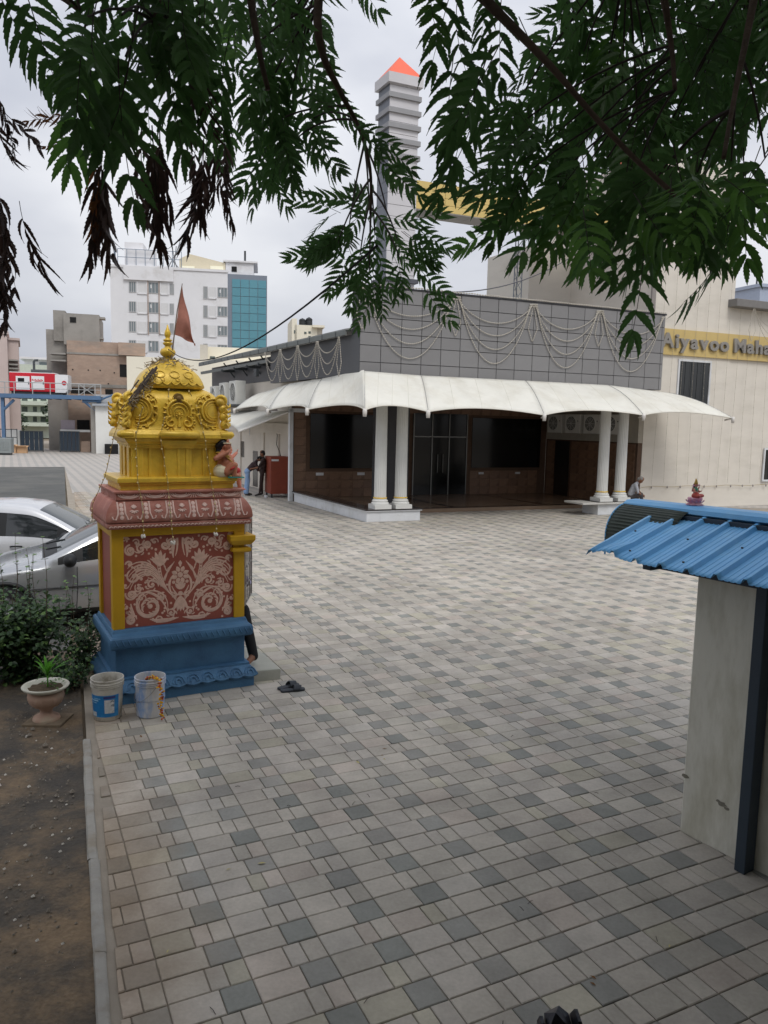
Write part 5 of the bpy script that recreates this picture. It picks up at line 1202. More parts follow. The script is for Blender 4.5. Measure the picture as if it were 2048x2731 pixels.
# --- tall beige block, low wing and its sign
wing = thing('beige_wing', 'tall beige textured wing on the right of the hall with yellow name band', 'building', tuple(HW(11,1,0)))
w0 = HW(11,1,0)
def WL(a,b,z): return tuple(HW(a,b,z)-w0)
bt = mat('beige_stone', C(213,207,196), rough=.85, var=.05, scale=.9, bump=.35, bscale=14, stretch=(1,1,3), second=C(202,196,184), sec_scale=.5)
m = MB(WL); m.box(10.97,14.85,1.0,7,0,12.2); m.build('tall_block', bt, wing)
m = MB(WL); m.box(14.85,24,1.03,7,0,7.35); m.build('low_block', bt, wing)
m = MB(WL); m.box(9.0,12.2,5.2,8,4,9.7); m.build('rear_block', bt, wing)
m = MB(WL); m.box(14.55,24.2,.62,7,7.32,7.6); m.build('parapet_slab', mat('slab_grey', C(120,118,116), rough=.8, var=.1), wing, bevel=.02)
m = MB(WL); m.box(10.93,11.10,.93,1.0,6.6,12.2); m.build('corner_trim', mat('trim_taupe', C(140,134,130), rough=.7, var=.05), wing)
def window(a0,a1,z0,z1):
    m = MB(WL); m.box(a0,a1,.985,1.02,z0,z1); wo_ = m.build('window', glassmat('wing_window', C(40,42,42), .08), wing)
    m = MB(WL); t_ = .07
    for bx in ((a0-t_,a1+t_,z1,z1+t_),(a0-t_,a1+t_,z0-t_,z0),(a0-t_,a0,z0,z1),(a1,a1+t_,z0,z1)): m.box(bx[0],bx[1],.955,1.0,bx[2],bx[3])
    m.build('window_frame', wht, wo_)
    m = MB(WL)
    for k in range(1,5): m.tube([(a0+(a1-a0)*k/5,.975,z0),(a0+(a1-a0)*k/5,.975,z1)], .008, 5)
    m.build('window_bar', steelp, wo_)
window(12.42,13.85,3.65,5.28); window(17.0,18.2,1.0,2.15)
rt = random.Random(14)
m = MB(WL); m.tube([(11.0,.96,.78)]+[(11.0+k*.5,.95,.80+.02*sin(k*1.7)) for k in range(1,17)], .007, 4); m.build('wall_cable', wire, wing)
for k in range(13): m = MB(WL); m.ell((11.5+k*.62+rt.uniform(-.1,.1),.93,.78), (.035,.02,.05), 8, 5); m.build('cable_bundle', MATS['trim_taupe'], wing)
sign = thing('name_sign', 'yellow band sign with raised silver letters reading Aiyavoo Maha', 'sign', tuple(HW(11.3,.97,5.45)))
s0 = HW(11.3,.97,5.45)
m = MB(lambda a,b,z: tuple(HW(a,b,z)-s0)); m.box(11.0,24,.93,1.0,5.47,6.37); m.build('sign_board', mat('sign_yellow', C(198,174,114), rough=.5, var=.06, scale=1), sign)
lm_ = mat('letter_silver', C(140,136,130), rough=.4, metal=.2, var=.08); ldk = mat('letter_side', C(110,104,96), rough=.5)
def put_text(txt, a, z, size, b, sx=1.15, gapk=.78):
    for ch in txt:
        if ch == ' ': a += size*.42; continue
        cu = bpy.data.curves.new('letter', 'FONT'); cu.body = ch; cu.size = size; cu.extrude = .035; cu.bevel_depth = .006; cu.offset = .016
        tmp = bpy.data.objects.new('tmp_letter', cu); col.objects.link(tmp)
        dg = bpy.context.evaluated_depsgraph_get(); dg.update(); me = bpy.data.meshes.new_from_object(tmp.evaluated_get(dg)); bpy.data.objects.remove(tmp)
        me.materials.clear(); me.materials.append(lm_); xs = [v.co.x for v in me.vertices]; wd = (max(xs)-min(xs))*sx; x0 = min(xs)
        for v in me.vertices:
            lx, lz, ly = (v.co.x-x0)*sx, v.co.y, v.co.z
            w_ = HW(a+lx, b-.05-ly, z+lz)-s0; v.co = w_
        me.update(); link('letter', me, sign); a += wd+size*.10
    return a
ax_ = put_text('Aiyavoo', 11.38, 5.73, .68, .93, 1.16)
put_text('Maha', 14.85, 5.73, .68, .93, 1.2)
# lattice mast behind the parapet
mast = thing('lattice_mast', 'slim grey steel lattice mast rising behind the grey fascia', 'mast', tuple(HW(7.9,4.6,5.8))); q0 = HW(7.9,4.6,5.8)
m = MB(); 
for (dx,dy) in ((0,0),(.3,0),(.15,.26)): m.tube([(dx,dy,0),(dx*.9+.015,dy*.9,4.0)], .022, 6)
for k in range(9): z = .4*k; m.tube([(0,0,z),(.3,0,z+.4)], .012, 5); m.tube([(.3,0,z),(.15,.26,z+.4)], .012, 5); m.tube([(.15,.26,z),(0,0,z+.4)], .012, 5)
m.build('lattice', mat('mast_grey', C(130,136,142), rough=.6, var=.1), mast)
# --- festoons of bulbs on the fascia
bead = mat('festoon_beads', C(178,172,160), rough=.45, var=.15, scale=8, bump=.05)
def beads(mb, pts, step=.075, r_=.021):
    L_ = 0; out = []
    for a, b2 in zip(pts[:-1], pts[1:]):
        a, b2 = Vector(a), Vector(b2); n = max(1, round((b2-a).length/step)); d_ = (b2-a).normalized()
        for i in range(n):
            p = a.lerp(b2, i/n); q = p+d_*step*.62; mb.tube([p, p.lerp(q,.5), q], [r_*.45, r_, r_*.45], 5, cap=False)
    mb.tube(pts, .007, 4, cap=False)
def festoon(label, a0, a1, b, ztop, T, drops=(.70,1.08,1.5,1.93), diamond=True, r_=.021, gcat='festoons of bulbs on the hall'):
    p0 = Vector(T((a0+a1)/2,b,ztop-1)); o = thing('bulb_festoon', label, 'string lights', tuple(p0), 0, gcat); mb = MB()
    f = lambda a,bb,z: Vector(T(a,bb,z))-p0
    for k, d_ in enumerate(drops):
        n = 22; j0 = .02*(k-1); pts = []
        for i in range(n+1):
            u = i/n; a = a0+.04*(k)+(a1-a0-.08*k)*u; shape = (4*u*(1-u))**.82; pts.append(f(a,b,ztop-.04-d_*shape))
        beads(mb, pts, .075, r_)
    if diamond:
        for sg in (-1,1): beads(mb, [f(a0,b,ztop-.05),f(a0+sg*.17,b,ztop-.82),f(a0,b,ztop-1.22)], .075, r_*.9)
    mb.build('bead_string', bead, o)
    return o
fpx = [(795,775),(1195,787),(1412,803),(1595,820),(1766,840)]
fa_s = [-.0, 3.05, 5.82, 8.42, 11.18]
lbl = ['from its left corner to the first knot','between the first and second knots','between the second and third knots','from the third knot to its right end']
for k in range(4): festoon('bead light festoon on the grey fascia '+lbl[k], fa_s[k], fa_s[k+1], FB-.05, FZ1, HW)
o = thing('bulb_string', 'straight bead light string along the top edge of the grey fascia', 'string lights', tuple(HW(5.6,FB-.06,FZ1)), 0); mb = MB(); p0 = HW(5.6,FB-.06,FZ1)
beads(mb, [HW(A0+ (A1-A0)*k/40,FB-.06,FZ1+.07+.01*sin(k*2.1))-p0 for k in range(41)], .1, .026); mb.build('bead_string', bead, o)
lbs = ['nearest the grey fascia corner','second from the grey fascia corner','third from the grey fascia corner','farthest from the grey fascia corner']
for k in range(4):
    festoon('bead light festoon under the side gutter, '+lbs[k], 1.5+k*1.72, 3.22+k*1.72, A0-.24, 5.42, lambda a,b,z: HW(b,a,z), (.42,.75,1.08), True, .022)
festoon('bead light festoon under the wing parapet at the right picture edge', 15.3, 18.2, .55, 7.32, HW, (.7,1.0,1.35), True, .012)
ORD = ('nearest one','second','third','fourth','fifth','sixth','seventh','eighth','ninth','tenth','farthest one')
for k in range(11):
    a = 11.45+k*.52; top = 8.6 if a < 14.8 else 7.3; zb = .85+.1*rt.random()
    o = thing('bulb_string', 'thin bulb string down the beige wing wall, '+ORD[k]+' from the grey fascia', 'string lights', tuple(HW(a,.9,zb)), 0, 'thin bulb strings on the beige wall'); p0 = HW(a,.9,zb); mb = MB()
    pts = [HW(a+.06*sin(i*.35+k)*(i/14),.90,top+(zb-top)*i/14)-p0 for i in range(15)]; mb.tube(pts, .004, 4, cap=False)
    for i in range(14):
        for q in range(2): mb.ell(pts[i].lerp(pts[i+1],(q+.5)/2), (.010,.010,.018), 5, 3)
    mb.build('bulbs_and_wire', mat('dim_wire', C(168,160,146), rough=.7, var=.1), o)
# --- white tensile canopy
mem = mat('canopy_membrane', C(226,224,214), rough=.6, var=.06, scale=1.6, bump=.2, bscale=2.2, second=C(204,199,184), sec_scale=.9, sec_lo=.48, sec_hi=.8, trans=.12)
can = thing('tensile_canopy', 'large white scalloped fabric canopy wrapping the hall front above the porch', 'canopy', tuple(HW(0,0,4.3)))
c0 = HW(0,0,4.3)
def front_tip(px,py,b): a, z = hf(px,py,b); return Vector((a,b,z))
def side_tip(px,py,a): b, z = hs_(px,py,a); return Vector((a,b,z))
FT = [front_tip(973,1095,-1.35), front_tip(1142,1099,-1.5), front_tip(1452,1108,-1.55), front_tip(1717,1108,-1.5), front_tip(1955,1116,-1.2)]
ST = [FT[0], side_tip(819,1093,-1.35), side_tip(714,1095,-1.35), side_tip(625,1093,-1.35)]
ftop = [Vector((.02,.40,4.33)), Vector((1.9,.50,4.29)), Vector((5.6,.52,4.29)), Vector((8.9,.54,4.28)), Vector((11.6,.57,4.12))]
stop_ = [Vector((.02,.40,4.36)), Vector((A0-.06,3.2,4.22)), Vector((A0-.06,6.2,4.16)), Vector((A0-.06,8.6,3.95))]
def patch(t0,t1,b0,b1,outv,label):
    def fn(u,v):
        tp_ = t0.lerp(t1,u)+Vector((0,0,.0)); bt_ = b0.lerp(b1,u); sc = 4*u*(1-u)
        bt_ = bt_-outv*.30*sc+Vector((0,0,.15*sc))
        p = tp_.lerp(bt_,v); p = p+Vector((0,0,.12*sin(pi*v)*(1-.35*sc)))-Vector((0,0,.05*sc*sin(pi*v)))
        return tuple(HW(p.x,p.y,p.z)-c0)
    m = MB(); m.grid(fn, 18, 12); mo = m.build('membrane', mem, can, smooth=True, solid=.012)
    for us in (.25,.5,.75):
        m = MB(); m.tube([Vector(fn(us,j/12))+Vector((0,0,.007)) for j in range(13)], .006, 4); m.build('seam', MATS['canopy_seam'], mo)
    m = MB(); m.tube([Vector(fn(j/18,.99))-Vector((0,0,.004)) for j in range(19)], .016, 6); m.build('edge_rope', MATS['canopy_seam'], mo)
    return mo
mat('canopy_seam', C(204,200,188), rough=.7, var=.08); cab = mat('cable_steel', C(150,150,150), rough=.4, metal=.6, bump=0); fitm = mat('fitting_white', C(214,210,204), rough=.5, var=.08)
for k in range(4): patch(ftop[k],ftop[k+1],FT[k],FT[k+1],Vector((0,-1,0)),k)
for k in range(3): patch(stop_[k+1],stop_[k],ST[k+1],ST[k],Vector((-1,0,0)),k)
for tp_, bt_ in list(zip(ftop,FT))+list(zip(stop_[1:],ST[1:])):
    pts = []
    for i in range(11):
        v = i/10; p = tp_.lerp(bt_,v)+Vector((0,0,.12*sin(pi*v)+.008)); pts.append(HW(p.x,p.y,p.z)-c0)
    m = MB(); m.tube(pts, .007, 6); m.build('ridge_cable', cab, can)
    e_ = HW(bt_.x,bt_.y,bt_.z)-c0; m = MB(); m.tube([e_+Vector((0,0,.05)),e_-Vector((0,0,.02)),e_-Vector((0,0,.16))], [.05,.06,.05], 8); m.tube([e_,e_+(HW(bt_.x*.5+tp_.x*.5,bt_.y*.5+tp_.y*.5,bt_.z-.25)-c0-e_)*.25], .03, 6); m.build('tip_fitting', fitm, can, smooth=True)
# steel arms under the canopy that carry the tips
for tp_, bt_ in list(zip(ftop[:4],FT[:4]))+list(zip(stop_[1:],ST[1:])):
    p1 = HW(bt_.x,bt_.y,bt_.z)-c0; p2 = HW(tp_.x,tp_.y+.05,3.85)-c0; m = MB(); m.tube([p1,p2], .035, 8); m.build('support_arm', fitm, can)
lab_ = can
# lower fabric awning over the side entrance
aw = thing('fabric_awning', 'lower white fabric awning over the side entrance beside the shrine dome', 'awning', tuple(HW(0,9,3.0))); a0_ = HW(0,9,3.0)
zt_ = side_tip(636,1152,-1.3)
A_, B_ = Vector((WA-.02,6.2,3.2)), Vector((WA-.02,13.5,3.25)); Cc, Dd = Vector((-.16,6.1,3.2)), zt_
def aw_fn(u,v):
    t_ = A_.lerp(B_,u); q = Vector((-.16,6.1,3.18)).lerp(zt_,u) if u < .5 else None
    e1_ = Vector((-.16,6.1,3.18)); e2_ = zt_; e3_ = Vector((-1.2,13.0,2.75))
    bt_ = e1_.lerp(e2_,u/.5) if u <= .5 else e2_.lerp(e3_,(u-.5)/.5)
    uu = (u/.5 if u <= .5 else (u-.5)/.5); bt_ = bt_+Vector((.22*4*uu*(1-uu),0,.10*4*uu*(1-uu)))
    p = t_.lerp(bt_,v)+Vector((0,0,.08*sin(pi*v))); return tuple(HW(p.x,p.y,p.z)-a0_)
m = MB(); m.grid(aw_fn, 30, 10); m.build('membrane', mem, aw, smooth=True, solid=.012)
m = MB(); m.tube([HW(-.16,6.1,3.16)-a0_, HW(zt_.x,zt_.y,zt_.z)-a0_], .03, 8); m.build('edge_pipe', fitm, aw)
# --- outdoor units on the wing wall
unm = ('nearest the canopy','middle one of three','farthest from the canopy')
for k,(b0,h_) in enumerate(((11.6,.98),(13.2,.95),(14.75,.85))):
    ac_unit('white outdoor unit on the wing wall shelf, '+unm[k], lambda u,v,z,b0=b0: HW(-.0-v, b0+u, 3.48+z), .98, .42, h_, 'outdoor units on the wing wall')
m = HM(); m.box(-.45,WA,11.3,15.5,3.42,3.475); m.build('unit_shelf', steelp, hall)
m = HM(); m.box(-.2,-.1,9.6,9.95,4.55,4.85); m.build('flood_lamp', steelp, hall)
# ================================================================ BACKGROUND: gantry, generator, gates, houses
class Plane:
    """vertical facade through world point p with heading th; px(u,v) -> local (s along, z)"""
    def __init__(s, p, th): s.p = Vector((p[0],p[1],0)); s.th = th; s.d = Vector((cos(th),sin(th),0)); s.n = Vector((-sin(th),cos(th),0))
    def px(s, x, y): q = atpl(x, y, s.p, s.n); return ((q-s.p).dot(s.d), q.z)
    def W(s, u, v, z): return s.p+s.d*u+s.n*v+Vector((0,0,z))         # v = depth away from the camera
    def M(s): return MB(lambda u,v,z: (s.d.x*u+s.n.x*v, s.d.y*u+s.n.y*v, z))
z3 = lambda u,v: (u/2.183, 600+v/2.183)
z9 = lambda u,v: (u/5.184, 820+v/5.184)
def rect(P_, f, x0, y0, x1, y1):
    a = P_.px(*f(x0,(y0+y1)/2))[0]; b = P_.px(*f(x1,(y0+y1)/2))[0]; t_ = P_.px(*f((x0+x1)/2,y0))[1]; q = P_.px(*f((x0+x1)/2,y1))[1]; return a, b, q, t_
conc = mat('raw_concrete', C(150,146,140), rough=.9, var=.14, scale=.7, bump=.2, bscale=10, second=C(128,124,118), sec_scale=.5)
brickw = mat('bare_brick', C(168,146,130), rough=.95, var=.16, scale=1.5, bump=.3, bscale=16, second=C(150,138,128), sec_scale=.45, stretch=(1,1,2.2))
holem = mat('dark_opening', C(30,30,30), rough=.9, var=.1, bump=0)
hosp = mat('hospital_white', C(226,226,228), rough=.85, var=.05, scale=.25, bump=.08, second=C(204,202,200), sec_scale=.35, sec_lo=.55, sec_hi=.78)
paneg = glassmat('window_pane', C(120,130,134), .15)
blueg = mat('blue_curtain_glass', C(96,150,164), rough=.3, var=.08, scale=.3, bump=0, rnd=.04, second=C(84,138,154), sec_scale=.15)
mull = mat('mullion_grey', C(126,134,146), rough=.5, var=.06)
# ---- hospital-like white block
HP = Plane((-42.5,120), R(9)); o = thing('white_block', 'tall white multi-storey building with a blue glass end, far behind the shrine', 'building', tuple(HP.p))
aL = HP.px(*z3(640,235))[0]; aR = HP.px(*z3(1325,280))[0]; zT = HP.px(*z3(980,250))[1]; aG = HP.px(*z3(1555,300))[0]; zG = HP.px(*z3(1440,290))[1]
m = HP.M(); m.box(aL,aR,0,18,-4,zT); m.build('wall', hosp, o)
m = HP.M(); m.box(aL-.15,aR+.1,-.15,.3,zT-.25,zT+.12); m.build('cornice', hosp, o)
for k in range(6): m = HP.M(); a = aL+.6; m.box(aL-.25,aL-.05,2+k*2.6,2.3+k*2.6,zT-9,zT+.3); m.build('drain_pipe', hosp, o)
def hwin(x0,y0,x1,y1,recess=False):
    a,b,q,t_ = rect(HP,z3,x0,y0,x1,y1); m = HP.M(); d_ = .12 if recess else .06
    if recess:
        m.box(a,b,-.03,-.005,q,t_); w_ = m.build('window_panel', mat('panel_offwhite', C(214,214,214), rough=.8, var=.05), o)
        m = HP.M(); m.box(a-.12,a,-.14,0,q-.1,t_+.1); m.box(b,b+.12,-.14,0,q-.1,t_+.1); m.box(a-.12,b+.12,-.14,0,q-.14,q); m.build('window_surround', hosp, w_)
    else:
        m.box(a,b,-.03,-.004,q,t_); w_ = m.build('window', paneg, o)
        m = HP.M(); n = 3
        for k in range(n+1): aa = a+(b-a)*k/n; m.box(aa-.05,aa+.05,-.07,-.032,q,t_)
        m.box(a-.05,b+.05,-.072,-.032,q-.08,q+.02); m.box(a-.05,b+.05,-.072,-.032,t_-.04,t_+.06); m.build('window_frame', mat('win_frame', C(180,180,180), rough=.6, var=.05), w_)
        if x1-x0 > 45: 
            m = HP.M(); m.box(a+(b-a)*.2,a+(b-a)*.36,-.034,-.031,q+(t_-q)*.45,t_-(t_-q)*.2); m.build('lit_curtain', mat('curtain_white', C(240,240,240), rough=.8, var=.03), w_)
for y in (330,445,560,670):
    hwin(752,y+2,790,y+60); hwin(803,y+3,853,y+68,True); hwin(865,y+6,922,y+66); hwin(937,y+10,977,y+72,True); hwin(990,y+14,1011,y+72)
for y in (360,470,583,693):
    hwin(1185,y,1207,y+68); hwin(1218,y+2,1256,y+66,True); hwin(1268,y+6,1322,y+60)
for (x,y) in ((860,290),(925,290)):
    a, zt_ = HP.px(*z3(x,y)); _, zb_ = HP.px(*z3(x,640)); m = HP.M(); m.tube([(a,-.12,zt_),(a,-.12,zb_)], .09, 6); m.build('rust_pipe', mat('rust_stain', C(176,160,150), rough=.9, var=.2), o)
a,b,q,t_ = rect(HP,z3,720,235,1010,325); m = HP.M(); m.box(a,b,-.35,0,q,t_-.2); m.build('wall_projection', hosp, o)
# glass end
m = HP.M(); m.box(aR,aG,.05,17,-4,zG); m.build('glass_core', mull, o)
g0 = HP.px(*z3(1350,500))[0]; zt2 = HP.px(*z3(1440,318))[1]; nx_ = 4; nz_ = 9; zb_ = HP.px(*z3(1440,760))[1]
pmesh = None
for i in range(nx_):
    for j in range(nz_):
        a = g0+(aG-.1-g0)*i/nx_; b = g0+(aG-.1-g0)*(i+1)/nx_; q = zb_+(zt2-zb_)*j/nz_; t_ = zb_+(zt2-zb_)*(j+1)/nz_
        m = HP.M(); m.box(a+.035,b-.035,-.05,.0,q+.035,t_-.035); m.build('glass_panel', blueg, o)
# roof structures
a,b,q,t_ = rect(HP,z3,712,88,940,235); m = HP.M(); m.box(a,b-3,2,9,zT,t_); m.box(b-5,b+1.2,2.5,9,zT,t_-3.2); m.box(a+.4,b-1,1.0,2,zT,zT+2.6); m.build('roof_house', hosp, o)
m = HP.M()
for k in range(8): aa = a-.8+k*1.35; m.tube([(aa,.6,zT),(aa,.6,zT+2.6)], .05, 5)
m.tube([(a-.8,.6,zT+2.6),(a+8.7,.6,zT+2.6)], .05, 5); m.tube([(a-.8,.6,zT+1.4),(a+8.7,.6,zT+1.4)], .05, 5); m.tube([(a-1.2,.6,zT),(a-1.2,.6,t_-1)], .12, 5); m.build('roof_railing', mat('rail_blue_grey', C(120,134,150), rough=.6), o)
a,b,q,t_ = rect(HP,z3,1040,165,1310,270); zl = HP.px(*z3(1045,190))[1]; zr2 = HP.px(*z3(1308,215))[1]; am_x = HP.px(*z3(1100,160))[0]
m = HP.M(); m.add([(a,1,zT),(b,1,zT),(b,1,zr2),(am_x,1,t_),(a,1,zl),(a,8,zT),(b,8,zT),(b,8,zr2),(am_x,8,t_),(a,8,zl)], [(0,1,2,3,4),(2,1,6,7),(3,2,7,8),(4,3,8,9),(0,4,9,5)]); m.build('roof_shed', mat('cream_shed', C(222,212,186), rough=.8, var=.06), o)
for x in (1090,1260): aa,zz = HP.px(*z3(x,238)); m = HP.M(); m.box(aa-1.0,aa+1.0,.9,.98,zz-.35,zz+.15); m.build('tube_lamp', None or mat('lamp_white', C(250,246,220), rough=.6, var=.02), o)
a,b,q,t_ = rect(HP,z3,1312,212,1476,285); m = HP.M(); m.box(a,b,1,9,zG-1,t_); m.box(a-.4,b+.6,.7,9.2,t_,t_+.25); m.build('lift_room', hosp, o)
aa,zz = HP.px(*z3(1362,250)); m = HP.M(); m.box(aa-.4,aa+.4,.93,1.0,zz-.4,zz+.4); m.build('lift_vent', holem, o)
aa,zz = HP.px(*z3(1425,225)); m = HP.M(); m.tube([(aa,1.5,zz),(aa,1.5,zz+2.2)], .18, 6); m.build('flue', steelp, o)
aa,zz = HP.px(*z3(1005,235)); m = HP.M(); 
for k in range(5): m.tube([(aa-1+.5*k,1.5,zT),(aa+1.6-.6*k,1.5,zT+5-.7*k)], .07, 5)
m.build('roof_aerial', mat('aerial_grey', C(120,122,126), rough=.6), o)
# ---- half-built brown house
BP = Plane((-24.78,62.5), R(17)); o = thing('unfinished_house', 'half-built brick and cement house with empty window holes, behind the blue gantry', 'building', tuple(BP.p))
a0,a1,q,zt_ = rect(BP,z9,920,470,1659,500); a1 = BP.px(*z3(835,720))[0]
m = BP.M(); m.box(a0,a1,0,9,0,zt_); m.build('brick_wall', brickw, o)
a,b,q,t_ = rect(BP,z9,870,80,1370,470); m = BP.M(); m.box(a,b,.4,6,zt_-.3,t_); m.build('stair_tower', conc, o)
x0,x1,q,t2 = rect(BP,z9,960,125,1045,200); m = BP.M(); m.box(x0,x1,.35,.42,q,t2); m.build('window_hole', holem, o)
m = BP.M(); m.box(a-1.4,a0+.05,1.2,8,0,zt_+.9); m.build('side_wall', conc, o)
m = BP.M(); m.box(a-.8,a+.1,.9,5,zt_,zt_+2.4); m.build('side_wall', conc, o)
for y in (655,750): _, zz = BP.px(*z9(850,y)); m = BP.M(); m.box(a0-1.2,a0-.05,-.55,.9,zz,zz+.12); m.build('sunshade_slab', conc, o)
for y,x1_ in ((150,1445),(430,1420)): xx,zz = BP.px(*z9(x1_,y)); m = BP.M(); m.box(b-.1,xx,.6,1.6,zz,zz+.16); m.build('projecting_slab', conc, o)
x0,x1,q,t2 = rect(BP,z3,690,690,835,762); m = BP.M(); m.box(x0,x1+.15,-.6,0,q,t2); m.build('brick_projection', brickw, o)
x0,x1,q,t2 = rect(BP,z3,697,812,742,885); m = BP.M(); m.box(x0,x1,-.03,.0,q,t2); m.build('window_hole', holem, o)
for (X0,Y0,X1,Y1) in ((980,1115,1300,1190),(1455,1130,1560,1200),(1065,1555,1240,1690)): x0,x1,q,t2 = rect(BP,z9,X0,Y0,X1,Y1); m = BP.M(); m.box(x0,x1,-.03,.0,q,t2); m.build('window_hole', holem, o)
for y in (640,): x0,x1,q,t2 = rect(BP,z9,925,630,1659,655); m = BP.M(); m.box(x0,a1,-.05,0,q,t2); m.build('concrete_band', conc, o)
x0,x1,q,t2 = rect(BP,z9,940,1060,1659,1105); m = BP.M(); m.box(x0,a1,-.05,0,q,t2); m.build('concrete_band', conc, o)
for (x,y) in ((1005,858),(1220,866),(1385,870),(1580,903),(1497,1055)): xx,zz = BP.px(*z9(x,y)); m = BP.M(); m.box(xx-.05,xx+.05,-.02,.0,zz-.05,zz+.05); m.build('put_log_hole', holem, o)
x0,x1,q,t2 = rect(BP,z9,870,1555,1060,1690); m = BP.M(); m.box(x0,x1,-1.6,-1.5,q,t2); m.build('tin_sheet', mat('tin_sheet', C(170,160,168), rough=.6, var=.1), o)
# ---- pink houses at the left edge
PB = Plane((-33,66), R(25)); o = thing('pink_house', 'pale pink plastered house at the left picture edge', 'building', tuple(PB.p)); pk = mat('pink_plaster', C(200,184,178), rough=.9, var=.07, scale=.6, bump=.1)
a1,zt_ = PB.px(*z9(95,370)); m = PB.M(); m.box(a1-12,a1,0,8,0,zt_); m.build('wall', pk, o); m = PB.M(); m.box(a1-12.1,a1+.12,-.12,8.1,zt_,zt_+.25); m.build('parapet', pk, o)
x0,x1,q,t2 = rect(PB,z9,95,440,255,710); m = PB.M(); m.box(a1-.1,x1,1,8,0,t2); m.build('rear_wall', pk, o); m = PB.M(); m.box(a1-.1,x1+.12,.85,8.1,t2,t2+.2); m.build('rear_parapet', pk, o)
for y in (715,775,830): x0,x1,q,t2 = rect(PB,z9,120,y,250,y+22); m = PB.M(); m.box(x0,x1,.2,1.0,q,t2); m.build('sunshade_slab', conc, o)
m = PB.M(); m.tube([(a1-.2,-.1,zt_+.2),(a1-.2,-.1,zt_+1.2),(a1-1.4,-.1,zt_+1.2),(a1-1.4,-.1,zt_+.2)], .05, 5); m.build('roof_pipe', steelp, o)
# ---- pale flats between the houses
FP_ = Plane((-40,95), R(20)); o = thing('pale_flats', 'distant pale green flats with balconies seen under the blue gantry', 'building', tuple(FP_.p)); pgm = mat('pale_green_wall', C(196,204,190), rough=.9, var=.08)
x0,x1,q,zt_ = rect(FP_,z9,200,790,720,1650); m = FP_.M(); m.box(x0-2,x1+1,0,8,0,zt_); m.build('wall', pgm, o)
x0,x1,q,t2 = rect(FP_,z9,330,715,740,850); m = FP_.M(); m.box(x0,x1,1,6,zt_-1,t2); m.box(x0-.5,x1+.5,.4,6.4,t2,t2+.25); m.build('roof_room', hosp, o)
x0,x1,q,t2 = rect(FP_,z9,535,750,655,810); m = FP_.M(); m.box(x0,x1,.92,.98,q,t2); m.build('window', paneg, o)
for y in (1330,1480,1620):
    x0,x1,q,t2 = rect(FP_,z9,210,y-30,700,y+20); m = FP_.M(); m.box(x0,x1,-1.2,0,q,t2); m.build('balcony', pgm, o)
    for (X0,X1) in ((300,380),(455,510),(560,640)): x0,x1,q,t2 = rect(FP_,z9,X0,y-110,X1,y-40); m = FP_.M(); m.box(x0,x1,-.04,0,q,t2); m.build('window', glassmat('flat_window', C(86,96,92), .2), o)
# ---- steel gantry with generator
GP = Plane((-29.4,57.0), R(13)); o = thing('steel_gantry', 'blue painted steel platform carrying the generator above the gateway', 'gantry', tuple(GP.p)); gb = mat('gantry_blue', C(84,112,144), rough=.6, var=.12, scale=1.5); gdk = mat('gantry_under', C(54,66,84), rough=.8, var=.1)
zt_ = GP.px(*z9(700,1205))[1]; zb_ = GP.px(*z9(700,1262))[1]; xr = GP.px(*z9(1390,1240))[0]; xl = GP.px(*z9(-120,1230))[0]
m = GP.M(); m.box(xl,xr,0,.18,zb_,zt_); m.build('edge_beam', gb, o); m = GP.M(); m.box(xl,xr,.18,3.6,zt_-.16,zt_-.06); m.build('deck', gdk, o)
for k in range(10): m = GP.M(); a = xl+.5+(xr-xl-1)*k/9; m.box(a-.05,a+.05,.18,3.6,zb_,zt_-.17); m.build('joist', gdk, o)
for (x0,x1) in ((0,45),(1245,1330)):
    a = GP.px(*z9(x0,1400))[0]; b = GP.px(*z9(x1,1400))[0]; m = GP.M(); m.box(a,b,.2,.55,0,zb_); m.build('leg', gb if x0 == 0 else conc, o)
def strut(p,q2,w_=.11):
    a,z_ = GP.px(*z9(*p)); b,z2 = GP.px(*z9(*q2)); m = GP.M(); m.tube([(a,.3,z_),(b,.3,z2)], w_, 6); m.build('brace', gb, o)
strut((40,1410),(180,1275)); strut((1310,1430),(1160,1300)); strut((1130,1290),(1390,1290),.16); strut((1390,1270),(1560,1205),.08)
ry = GP.px(*z9(700,1045))[1]
for x in (60,190,445,690,930,1085,1160,1310,1390):
    a = GP.px(*z9(x,1100))[0]; m = GP.M(); m.tube([(a,.08,zt_),(a,.08,ry)], .035, 5); m.build('rail_post', mat('rail_galv', C(168,170,170), rough=.5, var=.08), o)
m = GP.M(); m.tube([(xl,.08,ry),(xr,.08,ry)], .035, 5); m.tube([(xl,.08,(ry+zt_)/2),(xr,.08,(ry+zt_)/2)], .022, 5); m.build('handrail', MATS['rail_galv'], o)
m = GP.M(); a = GP.px(*z9(1085,1100))[0]; b = GP.px(*z9(1310,1100))[0]; m.tube([(a,.08,zt_),(b,.08,ry)], .025, 5); m.tube([(a,.08,ry),(b,.08,zt_)], .025, 5); m.build('cross_brace', MATS['rail_galv'], o)
GN = Plane(GP.W(0,1.2,0), R(13)); xA,xB,q,t2 = rect(GN,z9,128,905,760,1175); xC = GN.px(*z9(940,1060))[0]
gen = thing('generator', 'red and white diesel generator set standing on the blue gantry', 'generator', tuple(GN.W((xA+xC)/2,0,zt_-.06)))
gz = zt_-.06; ct = GN.W((xA+xC)/2,0,gz); GM = lambda: MB(lambda u,v,z: tuple(GN.W(u,v,z)-ct))
redg = mat('generator_red', C(200,38,52), rough=.45, var=.08, scale=1); whg = mat('generator_white', C(232,232,232), rough=.5, var=.05)
m = GM(); m.box(xA,xB,0,1.6,gz+.28,t2); m.build('canopy_body', redg, gen, bevel=.04)
